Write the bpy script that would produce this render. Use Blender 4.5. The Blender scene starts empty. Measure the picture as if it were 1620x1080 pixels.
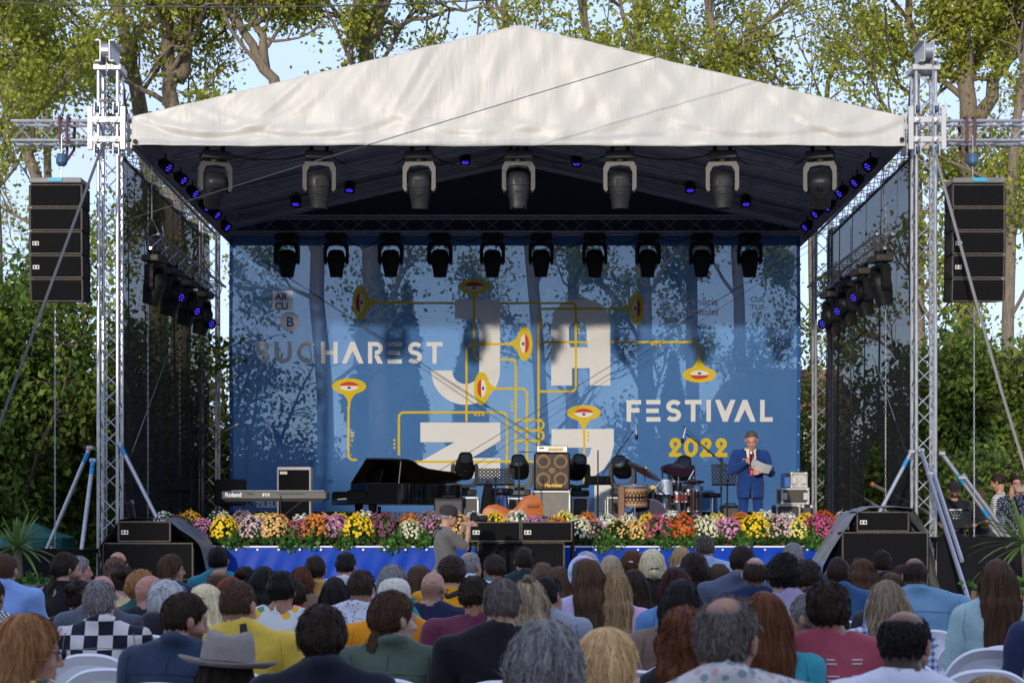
import bpy, math, random
import numpy as np
from mathutils import Matrix, Vector

# ---------------------------------------------------------------- camera
SC = bpy.context.scene
COL = SC.collection
F, CX, HY, HC = 2660.0, 810.0, 831.0, 1.48        # focal length (px of a 1620 px wide frame), principal x, horizon y, eye height


def W(px, py, d):
  """the point seen at (px, py) of the 1620x1080 frame, d metres away"""
  return Vector(((px - CX) * d / F, d, HC + (HY - py) * d / F))


cam_data = bpy.data.cameras.new('camera')
cam = bpy.data.objects.new('camera', cam_data)
COL.objects.link(cam)
cam.location = (0, 0, HC)
cam.rotation_euler = (math.pi / 2, 0, 0)
cam_data.sensor_width = 36.0
cam_data.lens = 36.0 * F / 1620.0
cam_data.shift_y = (HY - 540.0) / 1620.0
cam_data.clip_end = 2000
cam_data.dof.use_dof = True
cam_data.dof.focus_distance = 25.0
cam_data.dof.aperture_fstop = 6.3
SC.camera = cam

# ---------------------------------------------------------------- sky, sun, exposure
SUN_EL, SUN_AZ = math.radians(10.5), math.radians(15.0)     # low sun behind the camera, a little to the left
world = bpy.data.worlds.new('World')
SC.world = world
world.use_nodes = True
wn, wl = world.node_tree.nodes, world.node_tree.links
wn.clear()
w_out = wn.new('ShaderNodeOutputWorld')
w_bg = wn.new('ShaderNodeBackground')
w_sky = wn.new('ShaderNodeTexSky')
w_sky.sky_type = 'NISHITA'
w_sky.sun_disc = False
w_sky.sun_elevation = SUN_EL
w_sky.sun_rotation = math.radians(180) + SUN_AZ
w_sky.air_density = 1.0
w_sky.dust_density = 0.7
w_sky.ozone_density = 3.0
w_tc = wn.new('ShaderNodeTexCoord')
w_map = wn.new('ShaderNodeMapping')
w_map.inputs['Scale'].default_value = (1.0, 1.0, 3.2)
w_noi = wn.new('ShaderNodeTexNoise')
w_noi.inputs['Scale'].default_value = 2.6
w_noi.inputs['Detail'].default_value = 7
w_noi.inputs['Roughness'].default_value = 0.62
w_ramp = wn.new('ShaderNodeValToRGB')
w_ramp.color_ramp.elements[0].position = 0.30
w_ramp.color_ramp.elements[0].color = (0.45, 0.45, 0.45, 1)
w_ramp.color_ramp.elements[1].position = 0.66
w_ramp.color_ramp.elements[1].color = (0.97, 0.97, 0.97, 1)
w_mix = wn.new('ShaderNodeMixRGB')
w_mix.inputs['Color2'].default_value = (1.9, 2.12, 3.05, 1)       # thin cloud, in the sky's own radiance units
wl.new(w_tc.outputs['Generated'], w_map.inputs['Vector'])
wl.new(w_map.outputs['Vector'], w_noi.inputs['Vector'])
wl.new(w_noi.outputs['Fac'], w_ramp.inputs['Fac'])
wl.new(w_ramp.outputs['Color'], w_mix.inputs['Fac'])
wl.new(w_sky.outputs['Color'], w_mix.inputs['Color1'])
wl.new(w_mix.outputs['Color'], w_bg.inputs['Color'])
w_bg.inputs['Strength'].default_value = 0.15
wl.new(w_bg.outputs['Background'], w_out.inputs['Surface'])

sun_data = bpy.data.lights.new('sun', 'SUN')
sun_data.energy = 1.1
sun_data.angle = math.radians(1.2)
sun_data.color = (1.0, 0.90, 0.76)
sun = bpy.data.objects.new('sun', sun_data)
COL.objects.link(sun)
_sd = Vector((math.sin(SUN_AZ) * math.cos(SUN_EL), math.cos(SUN_AZ) * math.cos(SUN_EL), -math.sin(SUN_EL)))
sun.rotation_euler = _sd.to_track_quat('-Z', 'Y').to_euler()

SC.view_settings.view_transform = 'Standard'
SC.view_settings.look = 'None'
SC.view_settings.gamma = 1.0
SC.view_settings.exposure = 1.38
SC.view_settings.use_curve_mapping = False
SC.render.engine = 'CYCLES'
SC.cycles.use_denoising = True
SC.cycles.max_bounces = 6
SC.cycles.diffuse_bounces = 4
SC.cycles.glossy_bounces = 2
SC.cycles.transparent_max_bounces = 24
SC.cycles.transmission_bounces = 3
SC.cycles.caustics_reflective = False
SC.cycles.caustics_refractive = False

# ---------------------------------------------------------------- helpers
rnd = random.Random(7)
PI = math.pi


def mesh_np(name, V, FA, smooth=True, sharp=None):
  """mesh from an (n,3) array and an (m,k) array (or a list of index lists)"""
  me = bpy.data.meshes.new(name)
  if isinstance(FA, np.ndarray):
    n, m, k = len(V), len(FA), FA.shape[1]
    me.vertices.add(n)
    me.vertices.foreach_set('co', np.ascontiguousarray(V, dtype=np.float32).ravel())
    me.loops.add(m * k)
    me.loops.foreach_set('vertex_index', np.ascontiguousarray(FA, dtype=np.int32).ravel())
    me.polygons.add(m)
    me.polygons.foreach_set('loop_start', np.arange(0, m * k, k, dtype=np.int32))
    me.polygons.foreach_set('use_smooth', np.full(m, bool(smooth)))
    me.update(calc_edges=True)
  else:
    me.from_pydata([tuple(v) for v in V], [], FA)
    me.polygons.foreach_set('use_smooth', np.full(len(me.polygons), bool(smooth)))
    me.update()
  if smooth and sharp:
    me.set_sharp_from_angle(angle=math.radians(sharp))
  return me


def base_of(o):
  v = Vector((0, 0, 0))
  while o is not None:
    v += o.location
    o = o.parent
  return v


def link(name, me, mat=None, parent=None, loc=None, rot=None):
  o = bpy.data.objects.new(name, me)
  COL.objects.link(o)
  if parent is not None:
    o.parent = parent
  if loc is not None:
    o.location = loc
  if rot is not None:
    o.rotation_euler = rot
  if mat is not None and me is not None and len(me.materials) == 0:
    me.materials.append(mat)
  return o


def tag(o, label=None, cat=None, group=None, kind=None):
  if label:
    o['label'] = label
  if cat:
    o['category'] = cat
  if group:
    o['group'] = group
  if kind:
    o['kind'] = kind
  return o


def thing(name, label, cat, loc=(0, 0, 0), rz=0.0, group=None, kind=None):
  o = bpy.data.objects.new(name, None)
  COL.objects.link(o)
  o.empty_display_size = 0.1
  o.location = loc
  o.rotation_euler = (0, 0, rz)
  return tag(o, label, cat, group, kind)


def copy_tree(o, parent=None):
  c = o.copy()
  COL.objects.link(c)
  c.parent = parent
  for ch in list(o.children):
    copy_tree(ch, c)
  return c


def frame_of(p0, p1):
  """rotation whose Z runs from p0 to p1"""
  z = (Vector(p1) - Vector(p0)).normalized()
  return z.to_track_quat('Z', 'Y').to_matrix()


class MB:
  """collects shapes into one mesh"""

  def __init__(s):
    s.v, s.f = [], []

  def add(s, V, FA, M=None):
    o = len(s.v)
    for p in V:
      p = Vector(p)
      s.v.append(tuple(M @ p) if M is not None else tuple(p))
    s.f += [[i + o for i in f] for f in FA]
    return s

  def box(s, c, d, M=None, ch=0.0):
    x, y, z = c
    a, b, e = d[0] / 2, d[1] / 2, d[2] / 2
    T = Matrix.Translation((x, y, z))
    if M is not None:
      T = M @ T
    if ch <= 0:
      V = [(i * a, j * b, k * e) for i in (-1, 1) for j in (-1, 1) for k in (-1, 1)]
      return s.add(V, [[0, 1, 3, 2], [4, 6, 7, 5], [0, 4, 5, 1], [2, 3, 7, 6], [0, 2, 6, 4], [1, 5, 7, 3]], T)
    ch = min(ch, a * .9, b * .9, e * .9)
    V, idx = [], {}
    for i in (-1, 1):
      for j in (-1, 1):
        for k in (-1, 1):
          for ax, p in enumerate(((i * a, j * (b - ch), k * (e - ch)), (i * (a - ch), j * b, k * (e - ch)), (i * (a - ch), j * (b - ch), k * e))):
            idx[i, j, k, ax] = len(V)
            V.append(p)
    FA = []
    for i in (-1, 1):
      q = [idx[i, -1, -1, 0], idx[i, 1, -1, 0], idx[i, 1, 1, 0], idx[i, -1, 1, 0]]
      FA.append(q if i > 0 else q[::-1])
      q = [idx[-1, i, -1, 1], idx[1, i, -1, 1], idx[1, i, 1, 1], idx[-1, i, 1, 1]]
      FA.append(q[::-1] if i > 0 else q)
      q = [idx[-1, -1, i, 2], idx[1, -1, i, 2], idx[1, 1, i, 2], idx[-1, 1, i, 2]]
      FA.append(q if i > 0 else q[::-1])
    for i in (-1, 1):
      for j in (-1, 1):
        q = [idx[i, j, -1, 0], idx[i, j, -1, 1], idx[i, j, 1, 1], idx[i, j, 1, 0]]
        FA.append(q if i * j > 0 else q[::-1])
        q = [idx[i, -1, j, 0], idx[i, -1, j, 2], idx[i, 1, j, 2], idx[i, 1, j, 0]]
        FA.append(q[::-1] if i * j > 0 else q)
        q = [idx[-1, i, j, 1], idx[-1, i, j, 2], idx[1, i, j, 2], idx[1, i, j, 1]]
        FA.append(q if i * j > 0 else q[::-1])
        for k in (-1, 1):
          t = [idx[i, j, k, 0], idx[i, j, k, 1], idx[i, j, k, 2]]
          FA.append(t if i * j * k > 0 else t[::-1])
    return s.add(V, FA, T)

  def cyl(s, p0, p1, r0, r1=None, n=10, cap=True):
    r1 = r0 if r1 is None else r1
    p0, p1 = Vector(p0), Vector(p1)
    R = frame_of(p0, p1)
    V = []
    for p, r in ((p0, r0), (p1, r1)):
      for i in range(n):
        t = 2 * PI * i / n
        V.append(p + R @ Vector((r * math.cos(t), r * math.sin(t), 0)))
    FA = [[i, (i + 1) % n, n + (i + 1) % n, n + i] for i in range(n)]
    if cap:
      FA += [list(range(n))[::-1], list(range(n, 2 * n))]
    return s.add(V, FA)

  def tube(s, pts, r, n=6, cap=True):
    pts = [Vector(p) for p in pts]
    m = len(pts)
    rs = r if isinstance(r, (list, tuple)) else [r] * m
    V, up = [], None
    for k, p in enumerate(pts):
      t = (pts[min(k + 1, m - 1)] - pts[max(k - 1, 0)]).normalized()
      if up is None:
        up = t.orthogonal().normalized()
      up = (up - t * up.dot(t))
      up = up.normalized() if up.length > 1e-6 else t.orthogonal().normalized()
      w = t.cross(up)
      for i in range(n):
        a = 2 * PI * i / n
        V.append(p + (up * math.cos(a) + w * math.sin(a)) * rs[k])
    FA = [[k * n + i, k * n + (i + 1) % n, (k + 1) * n + (i + 1) % n, (k + 1) * n + i] for k in range(m - 1) for i in range(n)]
    if cap:
      FA += [list(range(n))[::-1], list(range((m - 1) * n, m * n))]
    return s.add(V, FA)

  def lathe(s, prof, n=20, M=None, sq=None, caps=True):
    """profile of (r, z); sq = superellipse power for a squarish section"""
    V = []
    for r, z in prof:
      for i in range(n):
        a = 2 * PI * i / n
        c, q = math.cos(a), math.sin(a)
        k = 1.0 if not sq else 1.0 / (abs(c) ** sq + abs(q) ** sq) ** (1.0 / sq)
        V.append((r * k * c, r * k * q, z))
    m = len(prof)
    FA = [[k * n + i, k * n + (i + 1) % n, (k + 1) * n + (i + 1) % n, (k + 1) * n + i] for k in range(m - 1) for i in range(n)]
    if caps and prof[0][0] > 1e-4:
      FA.append(list(range(n))[::-1])
    if caps and prof[-1][0] > 1e-4:
      FA.append(list(range((m - 1) * n, m * n)))
    return s.add(V, FA, M)

  def prism(s, poly, y0, y1, M=None):
    """polygon in (x, z), extruded from y0 to y1"""
    n = len(poly)
    V = [(x, y0, z) for x, z in poly] + [(x, y1, z) for x, z in poly]
    FA = [list(range(n)), list(range(n, 2 * n))[::-1]] + [[(i + 1) % n, i, n + i, n + (i + 1) % n] for i in range(n)]
    return s.add(V, FA, M)

  def mesh(s, name, smooth=True, sharp=35):
    return mesh_np(name, s.v, s.f, smooth, sharp if smooth else None)

  def build(s, name, mat, parent=None, smooth=True, sharp=35, local=False):
    """world coordinates unless local; under a parent they are shifted to the parent's place"""
    if parent is not None and not local:
      b = base_of(parent)
      s.v = [(p[0] - b.x, p[1] - b.y, p[2] - b.z) for p in s.v]
    return link(name, s.mesh(name, smooth, sharp), mat, parent)


# ---------------------------------------------------------------- materials
MATS = {}


def mat(name, col=(0.5, 0.5, 0.5), rough=0.6, metal=0.0, spec=0.5, noise=0.0, nscale=20.0, bump=0.0, bscale=60.0, emit=None, estr=0.0, stretch=None, coat=0.0, sheen=0.0):
  if name in MATS:
    return MATS[name]
  m = bpy.data.materials.new(name)
  m.use_nodes = True
  nt = m.node_tree
  b = nt.nodes['Principled BSDF']
  b.inputs['Base Color'].default_value = (*col, 1)
  b.inputs['Roughness'].default_value = rough
  b.inputs['Metallic'].default_value = metal
  b.inputs['Specular IOR Level'].default_value = spec
  b.inputs['Coat Weight'].default_value = coat
  b.inputs['Sheen Weight'].default_value = sheen
  if emit:
    b.inputs['Emission Color'].default_value = (*emit, 1)
    b.inputs['Emission Strength'].default_value = estr
  if noise > 0 or bump > 0:
    tc = nt.nodes.new('ShaderNodeTexCoord')
    mp = nt.nodes.new('ShaderNodeMapping')
    if stretch:
      mp.inputs['Scale'].default_value = stretch
    nt.links.new(tc.outputs['Object'], mp.inputs['Vector'])
  if noise > 0:
    nz = nt.nodes.new('ShaderNodeTexNoise')
    nz.inputs['Scale'].default_value = nscale
    nz.inputs['Detail'].default_value = 6
    nz.inputs['Roughness'].default_value = 0.65
    nt.links.new(mp.outputs['Vector'], nz.inputs['Vector'])
    rp = nt.nodes.new('ShaderNodeValToRGB')
    rp.color_ramp.elements[0].position = 0.28
    rp.color_ramp.elements[1].position = 0.72
    rp.color_ramp.elements[0].color = (*[max(0, c * (1 - noise)) for c in col], 1)
    rp.color_ramp.elements[1].color = (*[min(1, c * (1 + noise)) for c in col], 1)
    nt.links.new(nz.outputs['Fac'], rp.inputs['Fac'])
    nt.links.new(rp.outputs['Color'], b.inputs['Base Color'])
  if bump > 0:
    nb = nt.nodes.new('ShaderNodeTexNoise')
    nb.inputs['Scale'].default_value = bscale
    nb.inputs['Detail'].default_value = 5
    nt.links.new(mp.outputs['Vector'], nb.inputs['Vector'])
    bp = nt.nodes.new('ShaderNodeBump')
    bp.inputs['Strength'].default_value = bump
    bp.inputs['Distance'].default_value = 0.02
    nt.links.new(nb.outputs['Fac'], bp.inputs['Height'])
    nt.links.new(bp.outputs['Normal'], b.inputs['Normal'])
  MATS[name] = m
  return m


def mat_see(name, col, trans, rough=0.8, noise=0.0, nscale=40.0, tl=0.25, spec=0.2, tint=(1, 1, 1), weave=0.0):
  """woven mesh cloth: lets part of the light straight through its holes"""
  m = mat(name, col, rough, spec=spec, noise=noise, nscale=nscale)
  nt = m.node_tree
  out = nt.nodes['Material Output']
  b = nt.nodes['Principled BSDF']
  t = nt.nodes.new('ShaderNodeBsdfTransparent')
  t.inputs['Color'].default_value = (*tint, 1)
  tr = nt.nodes.new('ShaderNodeBsdfTranslucent')
  tr.inputs['Color'].default_value = (*col, 1)
  m1 = nt.nodes.new('ShaderNodeMixShader')
  m1.inputs[0].default_value = tl
  nt.links.new(b.outputs[0], m1.inputs[1])
  nt.links.new(tr.outputs[0], m1.inputs[2])
  m2 = nt.nodes.new('ShaderNodeMixShader')
  m2.inputs[0].default_value = trans
  if weave:
    tc = nt.nodes.new('ShaderNodeTexCoord')
    nz = nt.nodes.new('ShaderNodeTexNoise')
    nz.inputs['Scale'].default_value = 90
    nz.inputs['Detail'].default_value = 3
    nt.links.new(tc.outputs['Object'], nz.inputs['Vector'])
    mr = nt.nodes.new('ShaderNodeMapRange')
    mr.inputs['From Min'].default_value = 0.35
    mr.inputs['From Max'].default_value = 0.65
    mr.inputs['To Min'].default_value = trans - weave
    mr.inputs['To Max'].default_value = trans + weave
    nt.links.new(nz.outputs['Fac'], mr.inputs['Value'])
    nt.links.new(mr.outputs['Result'], m2.inputs[0])
  nt.links.new(m1.outputs[0], m2.inputs[1])
  nt.links.new(t.outputs[0], m2.inputs[2])
  nt.links.new(m2.outputs[0], out.inputs['Surface'])
  return m


def mat_leaf(name, c0, c1, c2, trans=0.35, rough=0.55):
  """leaves that differ one from the next, partly lit through"""
  m = bpy.data.materials.new(name)
  m.use_nodes = True
  nt = m.node_tree
  b = nt.nodes['Principled BSDF']
  out = nt.nodes['Material Output']
  g = nt.nodes.new('ShaderNodeNewGeometry')
  rp = nt.nodes.new('ShaderNodeValToRGB')
  e = rp.color_ramp.elements
  e[0].color, e[1].color = (*c0, 1), (*c2, 1)
  e.new(0.55).color = (*c1, 1)
  nt.links.new(g.outputs['Random Per Island'], rp.inputs['Fac'])
  nt.links.new(rp.outputs['Color'], b.inputs['Base Color'])
  b.inputs['Roughness'].default_value = rough
  b.inputs['Specular IOR Level'].default_value = 0.35
  t = nt.nodes.new('ShaderNodeBsdfTranslucent')
  nt.links.new(rp.outputs['Color'], t.inputs['Color'])
  mx = nt.nodes.new('ShaderNodeMixShader')
  mx.inputs[0].default_value = trans
  nt.links.new(b.outputs[0], mx.inputs[1])
  nt.links.new(t.outputs[0], mx.inputs[2])
  nt.links.new(mx.outputs[0], out.inputs['Surface'])
  MATS[name] = m
  return m


M_ALU = mat('aluminium', (0.47, 0.47, 0.465), 0.36, metal=0.8, noise=0.22, nscale=7)
M_ALU_DULL = mat('aluminium_dull', (0.32, 0.32, 0.34), 0.5, metal=0.6, noise=0.2, nscale=8)
M_ALUW = mat('aluminium_plate', (0.50, 0.50, 0.485), 0.45, metal=0.3, noise=0.08, nscale=9)
M_STEEL = mat('galvanised_steel', (0.42, 0.43, 0.46), 0.42, metal=0.7, noise=0.15, nscale=14)
M_CHROME = mat('chrome', (0.75, 0.75, 0.78), 0.15, metal=1.0)
M_BLACK = mat('black_paint', (0.009, 0.009, 0.010), 0.55, spec=.3, noise=0.3, nscale=12)
M_BLACKTRUSS = mat('black_truss', (0.03, 0.03, 0.034), 0.5, metal=0.3)
M_CHAR = mat('charcoal_plastic', (0.016, 0.016, 0.017), 0.45, spec=.35, noise=0.15, nscale=10)
M_TAUPE = mat('grey_plastic', (0.052, 0.049, 0.044), 0.5, noise=0.1, nscale=12)
M_TAPE = mat('blue_tape', (0.02, 0.22, 0.5), 0.5)
M_RUBBER = mat('black_rubber', (0.01, 0.01, 0.01), 0.7)
M_EDGE = mat('worn_edge', (0.11, 0.09, 0.07), 0.7, noise=0.5, nscale=30)
M_WOODBLK = mat('black_stained_wood', (0.011, 0.0105, 0.010), 0.65, spec=.2, noise=0.4, nscale=8, bump=0.15, bscale=90)
M_CLOTHBLK = mat('black_cloth', (0.010, 0.010, 0.012), 0.9, spec=.1, noise=0.25, nscale=5, bump=0.3, bscale=30)
M_LABEL = mat('pale_label', (0.62, 0.62, 0.52), 0.6)
# ================================================================ the setting
gm = mat('ground_paving', (0.34, 0.33, 0.31), 0.85, noise=0.25, nscale=0.9, bump=0.3, bscale=25)
tag(MB().add([(-400, -200, 0), (400, -200, 0), (400, 700, 0), (-400, 700, 0)], [[0, 1, 2, 3]]).build('ground', gm, smooth=False), kind='structure')

# tall trees behind the audience: they keep the low sun off the seats
def tree_line():
  g = np.random.default_rng(3)
  V, FA = [], []
  xs = np.linspace(-75, 60, 136)
  for i, x in enumerate(xs):
    h = 10.5 if x > -20.4 else 14.5
    h += 0.25 * math.sin(x * 1.7) + 0.2 * math.sin(x * 4.1 + 1)
    for (yy, z) in ((-30, 0), (-30 + .4 * math.sin(x * 2), h * .5), (-31, h), (-36, h), (-37, 0)):
      V.append((x, yy, z))
  for i in range(len(xs) - 1):
    for k in range(4):
      FA.append([i * 5 + k, i * 5 + k + 1, (i + 1) * 5 + k + 1, (i + 1) * 5 + k])
  o = MB().add(V, FA).build('treeline', mat('far_leaves', (0.05, 0.07, 0.03), 0.9, noise=0.4, nscale=1.5))
  tag(o, 'dense row of tall green trees behind the audience', 'trees', kind='stuff')
tree_line()

# ---------------------------------------------------------------- stage
SF = 1.17                                     # deck height
DK0, DK1 = 23.15, 33.2
o = MB().box((0.06, (DK0 + DK1) / 2, SF - .06), (11.5, DK1 - DK0, .12)).build('stage_floor', mat('black_deck', (0.14, 0.12, 0.10), 0.6, noise=0.3, nscale=3), smooth=False)
tag(o, kind='structure')
t = thing('stage_riser', 'black riser across the rear of the stage behind the instruments', 'platform', (0.06, 31.0, SF))
MB().box((0.06, 31.6, SF + .19), (10.6, 2.0, .38), ch=.01).build('deck', M_CLOTHBLK, t)
for x in (-5, -2.5, 0, 2.5, 5):
  MB().box((x, 30.5, SF + .1), (.06, .06, .2)).build('leg', M_BLACK, t)

# blue skirt along the front edge
def skirt():
  t = thing('stage_skirt', 'glossy blue vinyl skirt hung along the front edge of the stage', 'banner', (0.03, 23.1, 0))
  x0, x1, n, m = -4.75, 4.85, 240, 18
  V, FA = [], []
  for j in range(m + 1):
    for i in range(n + 1):
      x = x0 + (x1 - x0) * i / n
      v = j / m
      ph = (x * 1.03) % 1.0
      fan = 0.015 * math.sin(24 * (ph - .15 + v * .5)) * math.exp(-((ph - .45) / .4) ** 2) * (v ** .6)
      y = 23.1 - .012 - fan - .018 * v * math.sin(5.2 * x + 2.2 * v) - .01 * math.sin(13 * x - 6 * v) * v
      V.append((x, y, (SF + .012) * (1 - v) + .05 * v))
  for j in range(m):
    for i in range(n):
      a = j * (n + 1) + i
      FA.append([a, a + n + 1, a + n + 2, a + 1])
  MB().add(V, FA).build('vinyl_sheet', mat('blue_vinyl', (0.003, 0.042, 0.34), 0.4, spec=0.1, noise=0.12, nscale=2), t, sharp=None)
  MB().box((.05, 23.12, SF + .018), (9.6, .06, .03)).build('edge_board', mat('white_board', (0.7, 0.7, 0.7), 0.5), t)
  for k in range(33):
    x = -4.65 + k * .29
    MB().lathe([(.016, 0), (.016, .004), (.008, .005)], 10, Matrix.Translation((x, 23.062, SF - .02)) @ Matrix.Rotation(PI / 2, 4, 'X')).build('grommet', M_ALUW, t)
  return t
SKIRT = skirt()

# ---------------------------------------------------------------- trusses
def pair_mesh(name, L, r, n=8):
  return MB().cyl((0, 0, 0), (0, 0, L), r, n=n, cap=False).mesh(name)


def truss(name, label, cat, p0, p1, w=.27, rc=.025, rb=.010, bay=.30, m=None, fine=True, group=None, tri=False, joined=False, up=None, parent=None):
  """lattice truss from p0 to p1: chords and zig-zag braces"""
  m = m or M_ALU
  p0, p1 = Vector(p0), Vector(p1)
  t = parent or thing(name, label, cat, p0, 0, group)
  z = (p1 - p0).normalized()
  up = Vector(up) if up else (Vector((0, 1, 0)) if abs(z.z) > .9 else Vector((0, 0, 1)))
  x = up.cross(z).normalized()
  y = z.cross(x)
  L = (p1 - p0).length
  h = w / 2
  C = [(-h, -h), (h, -h), (h, h), (-h, h)] if not tri else [(-h, h * .8), (h, h * .8), (0, -h)]
  b = base_of(t)
  for cx_, cy_ in C:
    q = p0 + x * cx_ + y * cy_
    MB().cyl(q, q + z * L, rc, n=10).build('chord', m, t)
  k = max(2, round(L / bay))
  s = L / k
  nC = len(C)
  mb = MB()
  meshes = {}
  for f in range(nC):
    A, B = C[f], C[(f + 1) % nC]
    a3, b3 = p0 + x * A[0] + y * A[1], p0 + x * B[0] + y * B[1]
    for i in range(k):
      u, v = (a3, b3) if (i + f) % 2 == 0 else (b3, a3)
      q0, q1 = u + z * (s * (i + .06)), v + z * (s * (i + .94))
      if not fine:
        mb.cyl(q0, q1, rb, n=5, cap=False)
      else:
        LL = round((q1 - q0).length, 4)
        if LL not in meshes:
          meshes[LL] = pair_mesh('brace', LL, rb)
          meshes[LL].materials.append(m)
        o = link('brace', meshes[LL], None, t, q0 - b)
        o.rotation_euler = frame_of(q0, q1).to_euler()
  if not fine:
    tag(mb.build('lacing', m, t), kind='stuff')
  return t


FT_Y, BT_Y = 24.35, 32.2
TXL, TXR = (171 - CX) * 24.22 / F, (1464.5 - CX) * 24.22 / F
TOPZ = W(0, 112, 24.2).z
BXL, BXR = (331.5 - CX) * BT_Y / F, (1301 - CX) * BT_Y / F
BEAMZ = 7.16
TW = {}
for key, x, y, lab in (('fl', TXL, FT_Y, 'front truss tower on the left holding the roof beside the left line array'),
           ('fr', TXR, FT_Y, 'front truss tower on the right holding the roof beside the right line array'),
           ('bl', BXL, BT_Y, 'rear truss tower left of the blue festival banner'),
           ('br', BXR, BT_Y, 'rear truss tower right of the blue festival banner')):
  front = key[0] == 'f'
  t = truss('truss_tower', 'silver lattice ' + lab, 'truss tower', (x, y, .12), (x, y, TOPZ if front else 7.6), w=.275 if front else .31, rc=.026, rb=.0095, bay=.30 if front else .34,
       m=M_ALU if front else M_ALU_DULL, group='truss towers of the stage roof')
  TW[key] = t
  s = -1 if key[1] == 'l' else 1
  MB().box((x, y, .06), (.75, .75, .10), ch=.01).build('base_plate', M_ALUW, t)
  if front:
    # hoist head: cap frame and two channel rails
    MB().box((x, y, TOPZ + .045), (.40, .40, .085), ch=.008).build('cap_frame', M_ALUW, t)
    for dx in (-.065, .065):
      mb = MB().box((x + dx, y - .03, TOPZ + .24), (.012, .62, .30))
      mb.box((x + dx * 1.55, y - .03, TOPZ + .095), (.07, .62, .012)).box((x + dx * 1.55, y - .03, TOPZ + .385), (.07, .62, .012))
      mb.build('pulley_rail', M_ALUW, t)
    for dy in (-.26, .24):
      MB().cyl((x - .055, y + dy, TOPZ + .25), (x + .055, y + dy, TOPZ + .25), .1, n=18).build('pulley', M_STEEL, t)
    # sleeve block riding on the tower
    zc = BEAMZ
    for dx in (-.235, .235):
      for dy in (-.215, .215):
        MB().box((x + dx, y + dy, zc + .02), (.075, .05, .62), ch=.006).build('sleeve_plate', M_ALUW, t)
    for dz in (-.14, .14):
      for dy in (-.225, .225):
        MB().box((x, y + dy, zc + dz), (.40, .028, .085), ch=.005).build('sleeve_crossbar', M_ALUW, t)
    for dz in (-.14, .14):
      for dx in (-.135, .135):
        MB().lathe([(.034, 0), (.034, .012), (.022, .014), (.022, .03), (.010, .031)], 12, Matrix.Translation((x + dx, y - .242, zc + dz)) @ Matrix.Rotation(PI / 2, 4, 'X')).build('bolt', M_ALU, t)
    for dz in (-.29, .30):
      for dx in (-.135, .135):
        MB().cyl((x + dx - .02, y - .19, zc + dz), (x + dx + .02, y - .19, zc + dz), .048, n=14).build('guide_roller', mat('blue_roller', (0.03, 0.10, 0.22), 0.5), t)
        for ex in (-.04, .04):
          MB().box((x + dx + ex, y - .20, zc + dz), (.012, .07, .17)).build('roller_bracket', M_ALUW, t)
    # steel foot with its jacks
    MB().box((x, y - .02, .36), (.34, .34, .28), ch=.02).box((x, y - .2, .6), (.28, .06, .3), ch=.01).build('foot_block', M_ALUW, t)

# chains hanging down the front of the towers (lifting gear)
def chain_mesh():
  mb = MB()
  for k in range(40):
    zz = -k * .05
    pts = []
    for i in range(7):
      a = 2 * PI * i / 6
      u, v = .011 * math.cos(a), .03 * math.sin(a)
      pts.append((u, 0, zz + v) if k % 2 else (0, u, zz + v))
    mb.tube(pts, .0042, 4, False)
  return mb.mesh('chain_links')
CHAIN = chain_mesh()
CHAIN.materials.append(M_STEEL)


def chain(label, x, y, z0, z1, group='lifting chains'):
  t = thing('lifting_chain', label, 'chain', (x, y, z1), 0, group)
  k = 0
  while z0 - k * 2.0 > z1 + 2.0:
    o = link('chain_length', CHAIN, None, t, (0, 0, z0 - z1 - k * 2.0))
    k += 1
  o = link('chain_length', CHAIN, None, t, (0, 0, 1.97))
  o.scale = (1, 1, 1)
  return t

chain('steel lifting chain running down the front of the left front tower', TXL + .02, FT_Y - .31, TOPZ + .3, 1.0)
chain('steel lifting chain running down the front of the right front tower', TXR + .06, FT_Y - .31, TOPZ + .3, 1.0)
chain('slack chain hanging below the left line array', W(87, 0, 24.0).x, 24.0, W(0, 478, 24.0).z, .6)
chain('slack chain hanging below the right line array', W(1541, 0, 24.0).x, 24.0, W(0, 476, 24.0).z, .6)
chain('chain hanging from the left side truss in front of the black mesh', W(234, 0, 26.0).x, 26.0, W(0, 300, 26.).z, SF)
chain('second chain further back on the left side truss', W(284, 0, 29.5).x, 29.5, W(0, 330, 29.5).z, SF)
chain('chain hanging from the right side truss in front of the black mesh', W(1401, 0, 26.0).x, 26.0, W(0, 320, 26.).z, SF)
chain('second chain further back on the right side truss', W(1346, 0, 29.5).x, 29.5, W(0, 360, 29.5).z, SF)

# beams of the roof
truss('roof_beam', 'front cross beam of the roof hidden behind the white gable cloth', 'truss', (TXL + .3, FT_Y, BEAMZ), (TXR - .3, FT_Y, BEAMZ), m=M_BLACKTRUSS, fine=False, w=.28)
truss('roof_beam', 'rear cross beam above the blue banner carrying the ten black moving lights', 'truss', (BXL + .2, BT_Y - .4, BEAMZ), (BXR - .2, BT_Y - .4, BEAMZ), m=M_ALU_DULL, fine=False, w=.30, rb=.008, bay=.42)
truss('roof_beam', 'left eave beam with a row of blue lamps', 'truss', (TXL + .12, FT_Y + .3, BEAMZ), (BXL, BT_Y - .2, BEAMZ), m=M_ALU_DULL, fine=False, w=.30, rb=.008)
truss('roof_beam', 'right eave beam with a row of blue lamps', 'truss', (TXR - .12, FT_Y + .3, BEAMZ), (BXR, BT_Y - .2, BEAMZ), m=M_ALU_DULL, fine=False, w=.30, rb=.008)
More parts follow.
